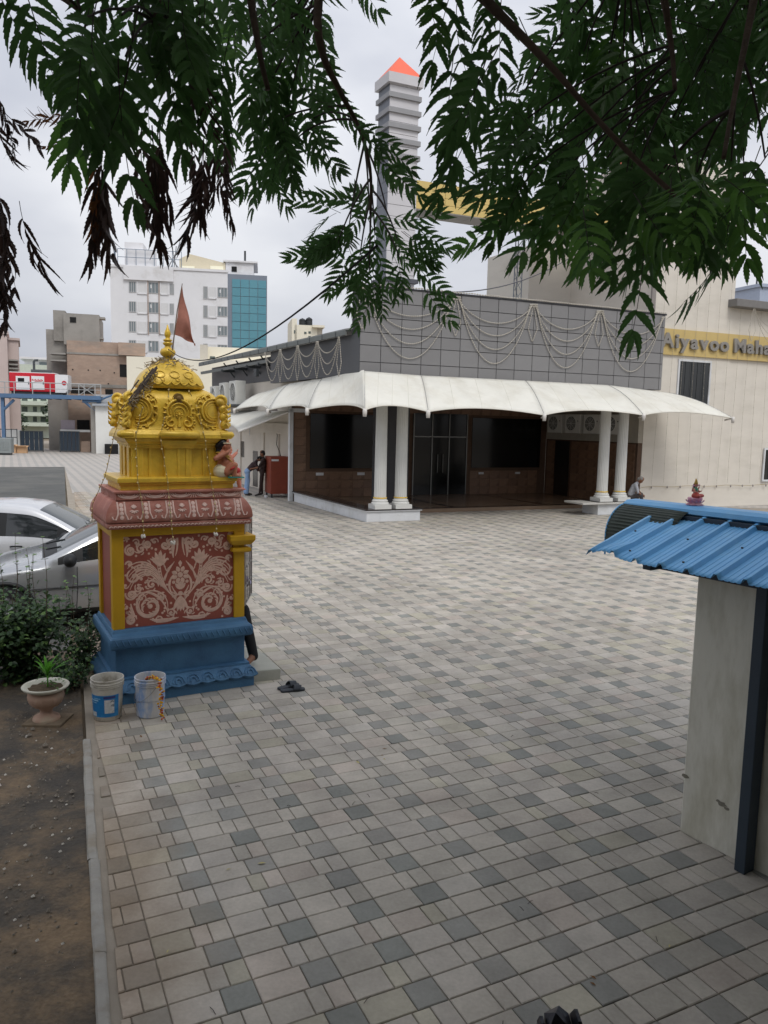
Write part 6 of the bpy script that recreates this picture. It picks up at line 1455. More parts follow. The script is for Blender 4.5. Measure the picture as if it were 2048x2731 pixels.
m = GM(); m.add([(xB,0.02,gz+.25),(xC-.2,.02,gz+.25),(xC,.02,gz+.5),(xC,.02,t2-.06),(xB,.02,t2-.06),(xB,1.55,gz+.25),(xC-.2,1.55,gz+.25),(xC,1.55,gz+.5),(xC,1.55,t2-.06),(xB,1.55,t2-.06)], [(0,1,2,3,4),(9,8,7,6,5),(0,5,6,1),(1,6,7,2),(2,7,8,3),(3,8,9,4)]); m.build('end_hood', whg, gen, fixn=True)
m = GM(); m.box(xA,xB,.02,1.55,t2,t2+.05); m.build('top_edge', whg, gen); m = GM(); m.box(xA+.1,xC-.4,.1,1.5,gz,gz+.28); m.build('skid', steelp, gen)
for (X0,X1) in ((220,410),(435,612)):
    x0,x1,q,tt = rect(GN,z9,X0,950,X1,1135); m = GM(); m.box(x0,x1,-.03,0,q,tt); d_ = m.build('door', whg, gen); m = GM(); m.box(x1-.1,x1-.03,-.05,-.03,(q+tt)/2-.1,(q+tt)/2+.1); m.build('door_handle', steelp, d_)
x0,x1,q,tt = rect(GN,z9,248,975,335,1030); m = GM(); m.box(x0,x1,-.05,-.03,q,tt); m.build('control_window', holem, gen)
x0,x1,q,tt = rect(GN,z9,440,990,600,1025); m = GM()
for k in range(8): m.box(x0+(x1-x0)*k/8+.01,x0+(x1-x0)*(k+.75)/8,-.04,-.031,q+(tt-q)*.3,tt-(tt-q)*.25*(k%2))
m.tube([(x0+.2,-.035,q),(x1-.1,-.035,q+.03)], .02, 4); m.build('red_lettering', redg, gen)
aa,zz = GN.px(*z9(885,1045)); m = GM(); n = 20; m.add([(aa+.17*cos(2*pi*k/n),-.0,zz+.17*sin(2*pi*k/n)) for k in range(n)], [tuple(range(n))]); m.build('round_emblem', redg, gen)
m = GM(); m.add([(aa+.09*cos(2*pi*k/n),-.005,zz+.06*sin(2*pi*k/n)) for k in range(n)], [tuple(range(n))]); m.build('emblem_centre', mat('emblem_grey', C(150,150,170)), gen)
m = GM(); aa,zz = GN.px(*z9(435,720)); m.tube([(aa,.8,t2),(aa,.8,zz-.1),(aa+.08,.8,zz),(aa+.3,.8,zz+.02)], .09, 8); m.build('exhaust_pipe', steelp, gen)
m = GM(); x0,x1,q,tt = rect(GN,z9,400,850,690,905); m.tube([(x0,.8,(q+tt)/2),(x1,.8,(q+tt)/2)], (tt-q)/2, 12); m.build('silencer', steelp, gen)
# ---- gates, walls and clutter under the gantry
WP = Plane((-26.0,60.0), R(13)); navy = mat('gate_navy', C(46,58,70), rough=.6, var=.12, scale=1.5); wwall = mat('compound_white', C(222,222,218), rough=.85, var=.06, scale=.7)
def slab(nm, label, cat, X0,Y0,X1,Y1, mt, dp=.1, grp=None, P_=WP, base=True):
    x0,x1,q,t2 = rect(P_,z9,X0,Y0,X1,Y1); c_ = P_.W((x0+x1)/2,0,0); m = MB(lambda u,v,z: tuple(P_.W(u,v,z)-c_)); m.box(x0,x1,0,dp,0 if base else q,t2)
    oo = m.build(nm, mt, None, tuple(c_)); return tag(oo, label, cat, grp), x0, x1, t2, c_
def gate_leaf(label, X0,X1,Y0):
    x0,x1,q,t2 = rect(WP,z9,X0,Y0,X1,1990); c_ = WP.W((x0+x1)/2,-.3,0); oo = thing('compound_gate', label, 'gate', tuple(c_), 0, 'navy gate leaves under the gantry')
    M_ = lambda: MB(lambda u,v,z: tuple(WP.W(u,v-.3,z)-c_))
    n = 5
    for k in range(n): m = M_(); m.box(x0+(x1-x0)*k/n+.015,x0+(x1-x0)*(k+1)/n-.015,0,.05,.12,t2-.06); m.build('gate_sheet', navy, oo)
    m = M_(); m.box(x0,x1,-.02,.07,t2-.06,t2); m.box(x0,x1,-.02,.07,.06,.12); m.box(x0,x0+.07,-.021,.071,0,t2-.06); m.box(x1-.07,x1,-.021,.071,0,t2-.06); m.build('gate_frame', steelp, oo)
gate_leaf('navy sheet gate leaf under the gantry, left of the gap', 290, 610, 1705); gate_leaf('navy sheet gate leaf under the gantry, right of the gap', 832, 1110, 1710)
slab('compound_wall','white compound wall behind the left navy gate leaf','wall',50,1690,290,1990,wwall,.2)
slab('compound_wall','short brown wall end right of the navy gates','wall',1115,1850,1245,2000,brickw,.3)
oo, x0, x1, t2, c_ = slab('compound_wall','long white topped wall above the right navy gate leaf','wall',832,1690,1245,1722,wwall,.2,None,WP,False)
for k in range(4): 
    pass
WS = Plane(tuple(atz(*z9(1330,2020)))[:2], R(16)); x0,x1,q,t2 = rect(WS,z9,1322,1365,1800,2020); c_ = WS.W(x0,0,0); m = MB(lambda u,v,z: tuple(WS.W(u,v,z)-c_)); m.box(x0,x1,0,3,0,t2); oo = thing('white_shed', 'plain white walled shed with sheet roof right of the gantry', 'shed', tuple(c_)); m.build('wall', wwall, oo)
m = MB(lambda u,v,z: tuple(WS.W(u,v,z)-c_)); m.add([(x0-.2,-.3,t2),(x1,-.3,t2),(x1,3,t2+.9),(x0-.2,3,t2+.9)], [(0,1,2,3)]); m.build('sheet_roof', mat('grey_sheet', C(150,154,158), rough=.6, var=.1), oo, solid=.06)
m = MB(lambda u,v,z: tuple(WS.W(u,v,z)-c_)); a = WS.px(*z9(1520,1960))[0]; m.box(a-.35,a+.6,-.5,-.05,0,.75); tag(m.build('dark_crate', holem, None, tuple(c_)), 'dark crate standing against the white shed wall', 'crate')
TRN = Plane(tuple(atz(*z9(80,2040)))[:2], R(13)); x0,x1,q,t2 = rect(TRN,z9,-60,1805,150,2040); c_ = TRN.W(x1,0,0); oo = thing('switch_cabinet', 'grey steel switch cabinet at the left edge below the gantry leg', 'cabinet', tuple(c_)); m = MB(lambda u,v,z: tuple(TRN.W(u,v,z)-c_)); m.box(x0,x1,0,.9,.12,t2); m.build('casing', mat('cabinet_grey', C(136,142,142), rough=.6, var=.08), oo, bevel=.03)
m = MB(lambda u,v,z: tuple(TRN.W(u,v,z)-c_)); 
for k in range(7): m.box(x0+.1+(x1-x0-.2)*k/7,x0+.1+(x1-x0-.2)*(k+.6)/7,-.03,.0,.35,t2-.25)
m.build('cooling_fin', MATS['cabinet_grey'], oo); m = MB(lambda u,v,z: tuple(TRN.W(u,v,z)-c_)); m.box(x0+.1,x1-.1,.1,.8,0,.12); m.build('plinth', steelp, oo)
cb_ = mat('cardboard', C(196,160,124), rough=.9, var=.1)
for nm,(X0,Y0,X1,Y1) in (('small cardboard box beside the grey switch cabinet',(160,1900,215,2015)),('wider cardboard box in front of the left navy gate leaf',(228,1915,365,2015))):
    P_ = Plane(tuple(atz(*z9((X0+X1)/2,Y1)))[:2], R(13)); x0,x1,q,t2 = rect(P_,z9,X0,Y0,X1,Y1); c_ = P_.W((x0+x1)/2,0,0); oo = thing('cardboard_box', nm, 'box', tuple(c_)); m = MB(lambda u,v,z: tuple(P_.W(u,v,z)-c_)); m.box(x0,x1,0,.45,0,t2-.08); m.build('carton', cb_, oo); m = MB(lambda u,v,z: tuple(P_.W(u,v,z)-c_)); m.add([(x0,0,t2-.08),(x1,0,t2-.08),(x1+.05,-.2,t2),(x0-.05,-.2,t2)], [(0,1,2,3)]); m.add([(x0,.45,t2-.08),(x1,.45,t2-.08),(x1+.05,.62,t2),(x0-.05,.62,t2)], [(0,1,2,3)]); m.build('flap', cb_, oo, solid=.01)
# railing panel by the gate
oo = thing('pipe_barrier', 'thin dark pipe barrier standing in front of the white compound wall', 'barrier', tuple(WP.W(0,-1.2,0))); c_ = WP.W(0,-1.2,0); m = MB(lambda u,v,z: tuple(WP.W(u,v,z)-c_))
a = WP.px(*z9(60,1900))[0]; b = WP.px(*z9(290,1900))[0]
for k in range(4): u = a+(b-a)*k/3; m.tube([(u,-1.2,0),(u,-1.2,1.75)], .035, 5)
for z in (.5,1.1,1.7): m.tube([(a,-1.2,z),(b,-1.2,z)], .03, 5)
m.build('pipes', steelp, oo)
# ---- cream buildings behind the side wing, water tanks
CB = Plane((-9,62), R(12)); o = thing('cream_building', 'long low cream building behind the hall gutter', 'building', tuple(CB.p)); crm = mat('cream_wall', C(230,224,206), rough=.9, var=.05, scale=.5)
x0,x1,q,t2 = rect(CB,z3,1205,718,1700,800); m = CB.M(); m.box(x0,x1+2,0,8,0,t2); m.build('wall', crm, o); x0b,x1b,q,t3 = rect(CB,z3,830,785,1320,830); m = CB.M(); m.box(x0b-1,x1b+3,-1.5,6,0,t3); m.build('front_wall', crm, o)
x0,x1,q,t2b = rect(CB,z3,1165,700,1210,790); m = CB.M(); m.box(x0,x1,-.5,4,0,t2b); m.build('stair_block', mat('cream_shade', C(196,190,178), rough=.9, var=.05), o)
x0,x1,q,t2 = rect(CB,z3,1222,765,1252,790); m = CB.M(); m.box(x0,x1,-.03,0,q,t2); m.build('window', glassmat('flat_window', C(86,96,92), .2), o)
tk = mat('tank_black', C(44,46,48), rough=.6, var=.1)
def tank(label, P_, f, X0,Y0,X1,Y1,v=1.0):
    x0,x1,q,t2 = rect(P_,f,X0,Y0,X1,Y1); r_ = (x1-x0)/2; c_ = P_.W((x0+x1)/2,v,q); oo = thing('water_tank', label, 'water tank', tuple(c_), 0, 'black rooftop water tanks'); h_ = t2-q
    m = MB(); m.lathe([(r_,0),(r_,h_*.2),(r_*.97,h_*.22),(r_,h_*.25),(r_,h_*.5),(r_*.97,h_*.52),(r_,h_*.55),(r_,h_*.78),(r_*.6,h_*.93),(r_*.25,h_*.95)], 20); m.build('barrel', tk, oo, angle=40); m = MB(); m.lathe([(r_*.25,h_*.94),(r_*.27,h_),(r_*.1,h_*1.02)], 14); m.build('lid', tk, oo)
tank('black water tank low on the cream building roof', CB, z3, 1335,752,1390,782)
z4 = lambda u,v: (560+u/2.242, 740+v/2.242)
TB = Plane((-11,92), R(12)); o = thing('tank_house', 'small cream tower house with a rooftop tank behind the hall', 'building', tuple(TB.p)); x0,x1,q,t2 = rect(TB,z4,505,285,640,520); m = TB.M(); m.box(x0,x1,0,6,0,t2); m.build('wall', crm, o)
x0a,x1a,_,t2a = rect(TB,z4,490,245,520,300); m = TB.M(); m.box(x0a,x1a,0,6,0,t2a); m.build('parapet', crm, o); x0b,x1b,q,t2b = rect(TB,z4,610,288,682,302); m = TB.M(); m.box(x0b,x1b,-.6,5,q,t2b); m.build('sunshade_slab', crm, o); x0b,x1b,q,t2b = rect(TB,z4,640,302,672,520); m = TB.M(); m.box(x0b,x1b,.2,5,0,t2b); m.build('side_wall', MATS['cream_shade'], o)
for (X0,Y0,X1,Y1) in ((563,325,577,338),(588,322,602,335),(502,315,510,335),(588,350,602,362)): x0,x1,q,t2b = rect(TB,z4,X0,Y0,X1,Y1); m = TB.M(); m.box(x0,x1,-.04,0,q,t2b); m.build('window', glassmat('flat_window', C(86,96,92), .2), o)
tank('black water tank on the small cream tower house, left of two', TB, z4, 537,238,578,285); tank('black water tank on the small cream tower house, right of two', TB, z4, 578,232,618,285)
for (x,y,z,nm) in ((-5.5,62,5.5,'x'),): pass
# grey-blue block behind the wing at the right picture edge
EB = Plane((36,75), R(20)); o = thing('grey_block', 'pale blue-grey building top at the right picture edge', 'building', tuple(EB.p)); x0,zt_ = EB.px(2028,765); m = EB.M(); m.box(x0,x0+15,0,10,0,zt_); m.build('wall', mat('bluegrey_wall', C(168,178,196), rough=.9, var=.05), o); m = EB.M(); m.box(x0-.2,x0+15,-.2,10,zt_,zt_+.3); m.build('parapet', MATS['bluegrey_wall'], o)
m = EB.M(); a = EB.px(2041,740)[0]; m.tube([(a,1,zt_),(a,1,zt_+2.2)], .08, 5); m.build('roof_pole', steelp, o)
# trees beyond the gates
def far_tree(label, x, y, h, r_, seed):
    rt = random.Random(seed); o = thing('garden_tree', label, 'tree', (x,y,0), 0, 'trees beyond the gates'); m = MB(); m.tube([(0,0,0),(.1,0,h*.3),(0,.1,h*.6)], [.18,.14,.08], 7)
    for k in range(5): a = k*1.3; m.tube([(0.05,0,h*.35),(r_*.5*cos(a),r_*.5*sin(a),h*.7)], [.08,.03], 5)
    m.build('trunk', bark, o); lf_ = MB()
    for k in range(900):
        a = rt.uniform(0,2*pi); e_ = rt.uniform(-1,1); q = rt.random()**.4; p = Vector((r_*q*cos(a)*math.sqrt(1-e_*e_), r_*q*sin(a)*math.sqrt(1-e_*e_), h*.62+h*.38*q*e_)); p += Vector((mnoise.noise(p*1.3),mnoise.noise(p*1.3+Vector((5,5,5))),0))*.4
        leaf6(lf_, p, Vector((rt.gauss(0,1),rt.gauss(0,1),rt.gauss(0,.6))), Vector((0,0,1)), rt.uniform(.22,.4), rt.uniform(.08,.14), 0 if rt.random() < .6 else 1)
    tag(lf_.build('crown', shrubm, o), kind='stuff')
far_tree('dark green tree between the flats and the unfinished house, under the gantry', -31.0, 74, 4.6, 1.5, 51)
far_tree('dark green bush behind the left navy gate leaf, beside the pink house', -36.5, 75, 3.4, 1.4, 52)
far_tree('slim tree against the unfinished house wall above the gate gap', -29.2, 70, 3.6, .9, 53)
# ================================================================ BLUE ROOFED SHED (right foreground)
SD = Vector((.552,-.834)); SN = Vector((.834,.552)); SW0 = Vector((2.2,5.28))
shed = thing('shed', 'pale walled shed with blue corrugated sheet roof at the right', 'shed', (SW0.x,SW0.y,0))
def SL(s, t, z): return (SD.x*s+SN.x*t, SD.y*s+SN.y*t, z)
SM = lambda: MB(SL)
wallm = mat('shed_plaster', C(218,216,204), rough=.85, var=.1, scale=1.6, bump=.15, bscale=30, second=C(176,172,152), sec_scale=2.6, sec_lo=.45, sec_hi=.72, stretch=(1.5,1.5,.4))
m = SM(); m.box(0,4.2,0,.22,-.01,2.0); m.box(0,.22,.22,2.6,-.01,2.0); m.build('wall', wallm, shed, bevel=.01)
m = SM()
rt = random.Random(2)
for (s,z,r_) in ((.31,.34,.035),(.345,.325,.022),(.28,.35,.018),(.012,.42,.03)):
    n = 11; m.add([(s,-.003,z)]+[(s+r_*(.7+.5*rt.random())*cos(2*pi*k/n),-.0025,z+.55*r_*(.6+.6*rt.random())*sin(2*pi*k/n)) for k in range(n)], [(0,k+1,(k+1)%n+1) for k in range(n)])
m.build('flaked_patch', mat('bare_render', C(132,128,116), rough=.95, var=.2, scale=30, bump=.4), shed)
m = SM(); m.tube([(.72,-.002,.85),(.725,-.002,.75),(.715,-.002,.66)], [.002,.006,.002], 4); m.tube([(.74,-.002,.58),(.735,-.002,.5),(.745,-.002,.42)], [.002,.006,.002], 4); m.build('wall_crack', holem, shed)
postm = mat('post_navy', C(50,62,74), rough=.55, var=.1, scale=4)
m = SM(); m.box(.50,.575,-.125,-.012,0,1.99); m.build('post', postm, shed, bevel=.006)
m = SM(); m.box(-.30,4.2,-.06,-.005,1.885,1.95); m.build('purlin', postm, shed, bevel=.004); m = SM(); m.box(-.32,-.25,-.19,1.8,1.89,1.945); m.build('end_rafter', postm, shed, bevel=.004)
bl = mat('roof_blue', C(100,170,222), rough=.4, var=.08, scale=2.5, bump=.05, bscale=20, second=C(122,180,220), sec_scale=1.5)
def roof_sheet(name, s0, s1, t0, t1, z0, z1, crump=False):
    pitch = .205; pts = []
    s = s0
    while s < s1+1e-6:
        prof = [(0,0),(.006,.0),(.022,.030),(.044,.030),(.060,0),(.085,0),(.09,.004),(.098,.004),(.103,0),(.125,0),(.13,.004),(.138,.004),(.143,0),(.165,0),(.17,.004),(.178,.004),(.183,0)]
        pts += [(s+a,b) for a,b in prof]; s += pitch
    pts = [p for p in pts if p[0] <= s1+.001]; nv = 16; m = MB(SL)
    def fn(s,h,v):
        t = t0+(t1-t0)*v; z = z0+(z1-z0)*v+h
        if crump:
            k = math.exp(-((s-s0-.16)/.12)**2)*max(0,1-v/.45); z += .035*k*(1+.5*sin(v*16)); t += .02*k; s += .03*k*sin(v*9); z -= .018*math.exp(-((s-s0)/.06)**2)*max(0,1-v/.3)
        return (s,t,z)
    vs = [fn(s,h,j/nv) for j in range(nv+1) for s,h in pts]; w_ = len(pts)
    m.add(vs, [(j*w_+i,j*w_+i+1,(j+1)*w_+i+1,(j+1)*w_+i) for j in range(nv) for i in range(w_-1)])
    return m.build(name, bl, shed, solid=.0015, angle=25)
roof_sheet('roof_sheet', -.68, .55, -.39, .50, 1.965, 2.255, True); roof_sheet('roof_sheet', .545, 4.4, -.388, .50, 1.969, 2.259)
m = SM(); 
m.extr([(.385,2.262),(.40,2.295),(.44,2.318),(.56,2.322),(.56,2.305),(.44,2.30),(.41,2.28),(.395,2.255)], lambda t,z: (-1.0,t,z-.015), lambda t,z: (4.4,t,z+.05)); m.build('ridge_cap', bl, shed, fixn=True)
m = SM(); m.add([(-1.0,.565,2.290),(4.4,.565,2.352),(4.4,2.6,1.94),(-1.0,2.6,1.88)], [(0,1,2,3)]); m.build('upper_roof', bl, shed, solid=.02)
dkm = mat('curved_sheet_dark', C(58,66,60), rough=.7, var=.15, scale=4, bump=.05)
m = SM(); prof = []
for i in range(15):
    a = pi/2*i/14; prof.append((.47-.27*sin(a), 2.02+.255*cos(a)))
prof += [(.20,1.95),(.205,1.86)]
fine = []
for (a,b) in zip(prof[:-1],prof[1:]):
    for k in range(3): f = k/3; d_ = .006 if k == 1 else 0; fine.append((a[0]+(b[0]-a[0])*f-d_, a[1]+(b[1]-a[1])*f+d_*.5))
def bn(u,v):
    i = min(int(round(v*(len(fine)-1))),len(fine)-1); t,z = fine[i]; return (-1.0+u*.62, t, z)
m.grid(bn, 6, len(fine)-1); m.build('curved_end_sheet', dkm, shed, solid=.004, angle=30)
m = SM(); m.tube([(-1.0,t,z+.003) for t,z in prof], .008, 6); m.build('curved_edge_trim', bl, shed)
m = SM(); m.box(-.9,4.2,.35,.5,2.12,2.24); m.build('ridge_beam', postm, shed)
for (s,t) in ((-.55,.0),(-.1,.0),(.31,.0),(.72,.0),(-.35,-.3),(.1,-.32)):
    m = SM(); z = 1.965+(t+.39)/.89*.29; m.tube([(s,t,z+.028),(s,t,z+.038)], .008, 6); m.build('roof_screw', steelp, shed)
# ---------------------------------------------------------------- goddess statue on a pedestal behind the shed
gx_, gy_, gz_ = 2.402, 5.92, 2.314
god = thing('goddess_statue', 'painted four-armed seated goddess statue on a pink lotus above the blue roof', 'statue', (gx_,gy_,gz_), R(-50)); god.scale = (.50,.50,.50)
lot = mat('lotus_pink', C(214,150,170), rough=.5, var=.1, second=C(232,206,210), sec_scale=14)
m = MB(); m.lathe([(.125,0),(.13,.012),(.085,.03),(.075,.04),(.10,.065),(.112,.10),(.105,.115),(.06,.118)], 36); lo_ = m.build('lotus_seat', lot, god, smooth=True)
m = MB()
for k in range(14):
    a = 2*pi*k/14; p = Vector((.082*cos(a),.082*sin(a),.03)); leaf6(m, p, Vector((cos(a),sin(a),.75)), Vector((cos(a),sin(a),-1)), .085, .022); leaf6(m, Vector((.08*cos(a+.2),.08*sin(a+.2),.03)), Vector((cos(a+.2),sin(a+.2),-.45)), Vector((0,0,1)), .06, .018)
m.build('lotus_petals', lot, lo_)
caps = [((0,0,.15),(.01,0,.16),.05,.05,1),((0,-.05,.145),(.08,-.06,.14),.034,.028,1),((.08,-.06,.14),(.05,.03,.14),.026,.02,1),((0,.05,.145),(.075,.07,.145),.034,.028,1),((.075,.07,.145),(.06,-.02,.135),.026,.018,1),
        ((0,0,.19),(0,0,.235),.034,.042,2),((0,0,.26),(0,0,.28),.015,.015,0),((.005,0,.305),(.005,0,.312),.030,.028,0),((.034,0,.303),(.037,0,.30),.006,.005,0),((0,0,.34),(-.004,0,.40),.030,.010,3),((-.02,0,.31),(-.03,0,.23),.026,.018,4),
        ((0,-.05,.24),(.02,-.075,.20),.017,.014,0),((.02,-.075,.20),(.055,-.07,.215),.013,.010,0),((0,.05,.24),(.02,.075,.20),.017,.014,0),((.02,.075,.20),(.055,.07,.215),.013,.010,0),
        ((0,-.05,.24),(-.01,-.085,.22),.016,.013,0),((-.01,-.085,.22),(.005,-.09,.275),.012,.010,0),((0,.05,.24),(-.01,.085,.22),.016,.013,0),((-.01,.085,.22),(.005,.09,.275),.012,.010,0)]
ex = MB()
for sg in (-1,1):
    ex.ell((.031,sg*.011,.315),(.004,.006,.003),6,4,mi=4); ex.ell((.006,sg*.09,.30),(.014,.014,.018),8,5,mi=5)
    for k in range(5): ex.tube([(.055,sg*.07,.215),(.066,sg*(.066+.003*k),.222+.004*k)],[.0035,.0025],5,mi=0)
saree = mat('saree_red', C(196,84,70), rough=.5, var=.15); grn = mat('blouse_green', C(84,150,120), rough=.5, var=.1)
body_mesh('body', caps, .0055, [pinkskin, saree, grn, gold_e, hair_k, lot], god, 3, ex)

# ================================================================ PEOPLE
skin = mat('skin_brown', C(124,84,62), rough=.6, var=.08, bump=.05); hairm = mat('hair_black', C(30,27,26), rough=.8, var=.2, bump=.2); greyhair = mat('hair_grey', C(120,116,112), rough=.85, var=.2, bump=.2); shoe = mat('sandal_dark', C(40,36,34), rough=.8)
def human(label, loc, rz, J, top, bottom, hair=hairm, group=None, lungi=False):
    o = thing('person', label, 'person', loc, rz, group)
    V_ = {k: Vector(v) for k, v in J.items() if k != 'barefoot'}; cp_ = []
    def c(a,b,r0,r1,mi): cp_.append((tuple(a),tuple(b),r0,r1,mi))
    ax = (V_['chest']-V_['pel']).normalized(); lat = Vector((0,1,0))
    for sg in (-1,1):
        c(V_['pel']+lat*sg*.075, V_['pel']+lat*sg*.075-ax*.02, .115,.115,2); c(V_['pel']+lat*sg*.06+ax*.12, V_['chest']+lat*sg*.075, .105,.115,1); c(V_['chest'], V_['chest']+lat*sg*.155+ax*.08, .10,.07,1)
    c(V_['chest']+ax*.08, V_['neck'], .08,.052,1); hd = (V_['head']-V_['neck']).normalized(); c(V_['neck'], V_['head']-hd*.03, .05,.05,0)
    fw_ = Vector(J.get('face',(1,0,0))).normalized(); c(V_['head']-hd*.01, V_['head']+hd*.05, .085,.088,0); c(V_['head']+fw_*.03-hd*.055, V_['head']+fw_*.045-hd*.06, .05,.045,0); c(V_['head']+fw_*.085-hd*.01, V_['head']+fw_*.098-hd*.025, .016,.016,0)
    ex = MB(); side = fw_.cross(hd).normalized()
    for sg in (-1,1): ex.ell(V_['head']+fw_*.078+side*sg*.032+hd*.012, .011, 6, 4, mi=3); ex.ell(V_['head']+side*sg*.09, (.018,.012,.03), 6, 4, mi=0)
    ex.ell(V_['head']+fw_*.088-hd*.055, (.008,.022,.006), 6, 4, mi=3)
    for s_ in ('L','R'):
        sg = 1 if s_ == 'L' else -1; sh = V_['chest']+lat*sg*.18+ax*.10
        c(sh, V_['el'+s_], .056,.042,1); c(V_['el'+s_], V_['wr'+s_], .038,.027,0); d_ = (V_['wr'+s_]-V_['el'+s_]).normalized(); pe = V_['wr'+s_]+d_*.075; c(V_['wr'+s_], pe, .028,.03,0)
        sd2 = d_.cross(Vector((0,0,1))); sd2 = sd2.normalized() if sd2.length > .1 else Vector((1,0,0)); nn = sd2.cross(d_)
        for k in range(4): f0 = pe+sd2*(-.027+.018*k); ln = (.06,.075,.07,.055)[k]; ex.tube([f0, f0+d_*ln*.5+nn*-.004, f0+d_*ln*.9+nn*-.022], [.010,.009,.007], 6, mi=0)
        t0 = V_['wr'+s_]+d_*.03+sd2*(.03*-1); ex.tube([t0, t0-sd2*.022+d_*.025, t0-sd2*.028+d_*.05], [.012,.010,.008], 6, mi=0)
        hip = V_['pel']+lat*sg*.09-Vector((0,0,.02)); c(hip, V_['kn'+s_], .088,.062,2); c(V_['kn'+s_], V_['an'+s_], .075 if J.get('barefoot') else .058, .056 if J.get('barefoot') else .04, 2); c(V_['an'+s_], V_['to'+s_], .042,.034,4 if not J.get('barefoot') else 0)
        if J.get('barefoot'):
            d2 = (V_['to'+s_]-V_['an'+s_]).normalized(); s2 = d2.cross(Vector((0,0,1))).normalized()
            for k in range(5): q = V_['to'+s_]+s2*(.028-.014*k); ex.tube([q, q+d2*(.055-.006*k)], [.013,.009], 6, mi=0)
    if lungi:
        for k in range(3): c((V_['knL']+V_['knR'])/2+Vector((0,(k-1)*.06,.1)), (V_['anL']+V_['anR'])/2+Vector((0,(k-1)*.09,.06)), .10,.10,2)
    body_mesh('body', cp_, .014, [skin, top, bottom, hairm, shoe], o, 5, ex)
    hm = MB(); hm.ell(V_['head']-fw_*.018+hd*.045, (.098,.095,.085), 14, 10); hm.ell(V_['head']-fw_*.05-hd*.01, (.062,.08,.075), 12, 8); hm.build('hair', hair, o, smooth=True)
    return o
maroon = mat('shirt_dark_maroon', C(58,44,46), rough=.9, var=.2); denim = mat('lungi_blue', C(128,154,190), rough=.9, var=.15, scale=12); dkb = mat('clothes_brown', C(56,44,42), rough=.9, var=.2)
p = HW(-.92,8.35,0)
human('person in dark top and pale blue lungi bending towards the red cabinet', tuple(p), HT1-R(15), dict(pel=(0,0,.93),chest=(.22,0,1.17),neck=(.36,0,1.34),head=(.46,0,1.40),face=(.85,0,-.5),elL=(.40,.26,1.0),wrL=(.62,.18,.98),elR=(.38,-.26,.98),wrR=(.60,-.14,.92),knL=(.03,.11,.50),knR=(-.02,-.11,.50),anL=(-.02,.12,.08),anR=(-.08,-.12,.08),toL=(.14,.13,.035),toR=(.08,-.13,.035)), maroon, denim, lungi=True)
p = HW(-.45,8.05,0)
human('person in dark brown clothes standing against the red cabinet', tuple(p), HT1+R(165), dict(pel=(0,0,.95),chest=(-.03,0,1.28),neck=(-.03,0,1.48),head=(.0,0,1.60),face=(1,0,-.2),elL=(.14,.24,1.10),wrL=(.36,.2,1.05),elR=(.12,-.26,1.08),wrR=(.32,-.16,1.0),knL=(.05,.10,.50),knR=(.02,-.11,.50),anL=(.10,.11,.08),anR=(.0,-.12,.08),toL=(.25,.12,.035),toR=(.15,-.13,.035)), dkb, dkb)
chk = mat('check_shirt', C(150,152,158), rough=.9, var=.25, scale=26); dkp = mat('trousers_dark', C(70,66,66), rough=.9, var=.15)
p = HW(9.55,.0,.445)
human('grey-haired person in a pale check shirt sitting on the plinth by the columns', tuple(p), HT1-R(40), dict(pel=(0,0,.12),chest=(.16,0,.46),neck=(.26,0,.62),head=(.34,0,.70),face=(.8,0,-.6),elL=(.30,.28,.32),wrL=(.42,.12,.22),elR=(.28,-.28,.30),wrR=(.42,-.10,.20),knL=(.40,.14,.22),knR=(.40,-.16,.20),anL=(.42,.13,-.20),anR=(.44,-.15,-.22),toL=(.58,.14,-.27),toR=(.60,-.16,-.29)), chk, dkp, greyhair)
lav = mat('lavender_shirt', C(176,172,206), rough=.9, var=.12); blk = mat('black_trousers', C(24,24,26), rough=.9, var=.15)
p = shw(.60,.13,.735)
human('person in lavender shirt and black trousers sitting on the far side of the shrine', tuple(p), TH, dict(barefoot=1,pel=(0,0,.12),chest=(.02,0,.46),neck=(.04,0,.64),head=(.06,0,.75),face=(1,0,-.3),elL=(.10,.26,.30),wrL=(.18,.12,.16),elR=(.30,-.08,.27),wrR=(.14,.02,.14),knL=(.20,.14,.06),knR=(.20,-.20,-.02),anL=(.14,.13,-.46),anR=(.24,-.45,-.50),toL=(.24,.14,-.52),toR=(.13,-.55,-.535)), lav, blk)
# red steel cabinet beside the side entrance
cabr = mat('cabinet_red', C(132,62,44), rough=.6, var=.14, scale=4)
p = HW(.08,7.75,0); cabn = thing('steel_cabinet', 'rust red steel cabinet on short legs beside the white post', 'cabinet', tuple(p), HT1)
m = MB(); m.box(-.42,.42,-.42,.42,.14,1.52); m.build('casing', cabr, cabn, bevel=.012)
for x in (-.36,.36):
    for y in (-.36,.36): m = MB(); m.box(x-.03,x+.03,y-.03,y+.03,0,.14); m.build('leg', steelp, cabn)
m = MB(); m.box(-.39,-.12,-.434,-.42,1.36,1.43); m.build('name_plate', wht, cabn); m = MB(); m.box(.26,.36,-.434,-.42,1.08,1.22); m.build('notice', wht, cabn); m = MB(); m.box(-.40,.40,-.428,-.42,.22,1.30); m.build('door', cabr, cabn, bevel=.004)
m = MB(); m.tube([(.1,.1,1.52),(.06,.1,1.7),(-.05,.12,1.95),(-.02,.14,2.3),(-.02,.2,2.36)], .014, 6); m.build('supply_cable', holem, cabn)
for k,(a,b) in enumerate(((-.55,7.3),)): m = MB(); m.lathe([(.05,0),(.07,.06),(.06,.10)], 14); tag(m.build('scrap_cup', wht, None, tuple(HW(a,b,0))), 'white plastic scrap dropped in front of the red cabinet', 'cup', 'white scraps by the red cabinet')
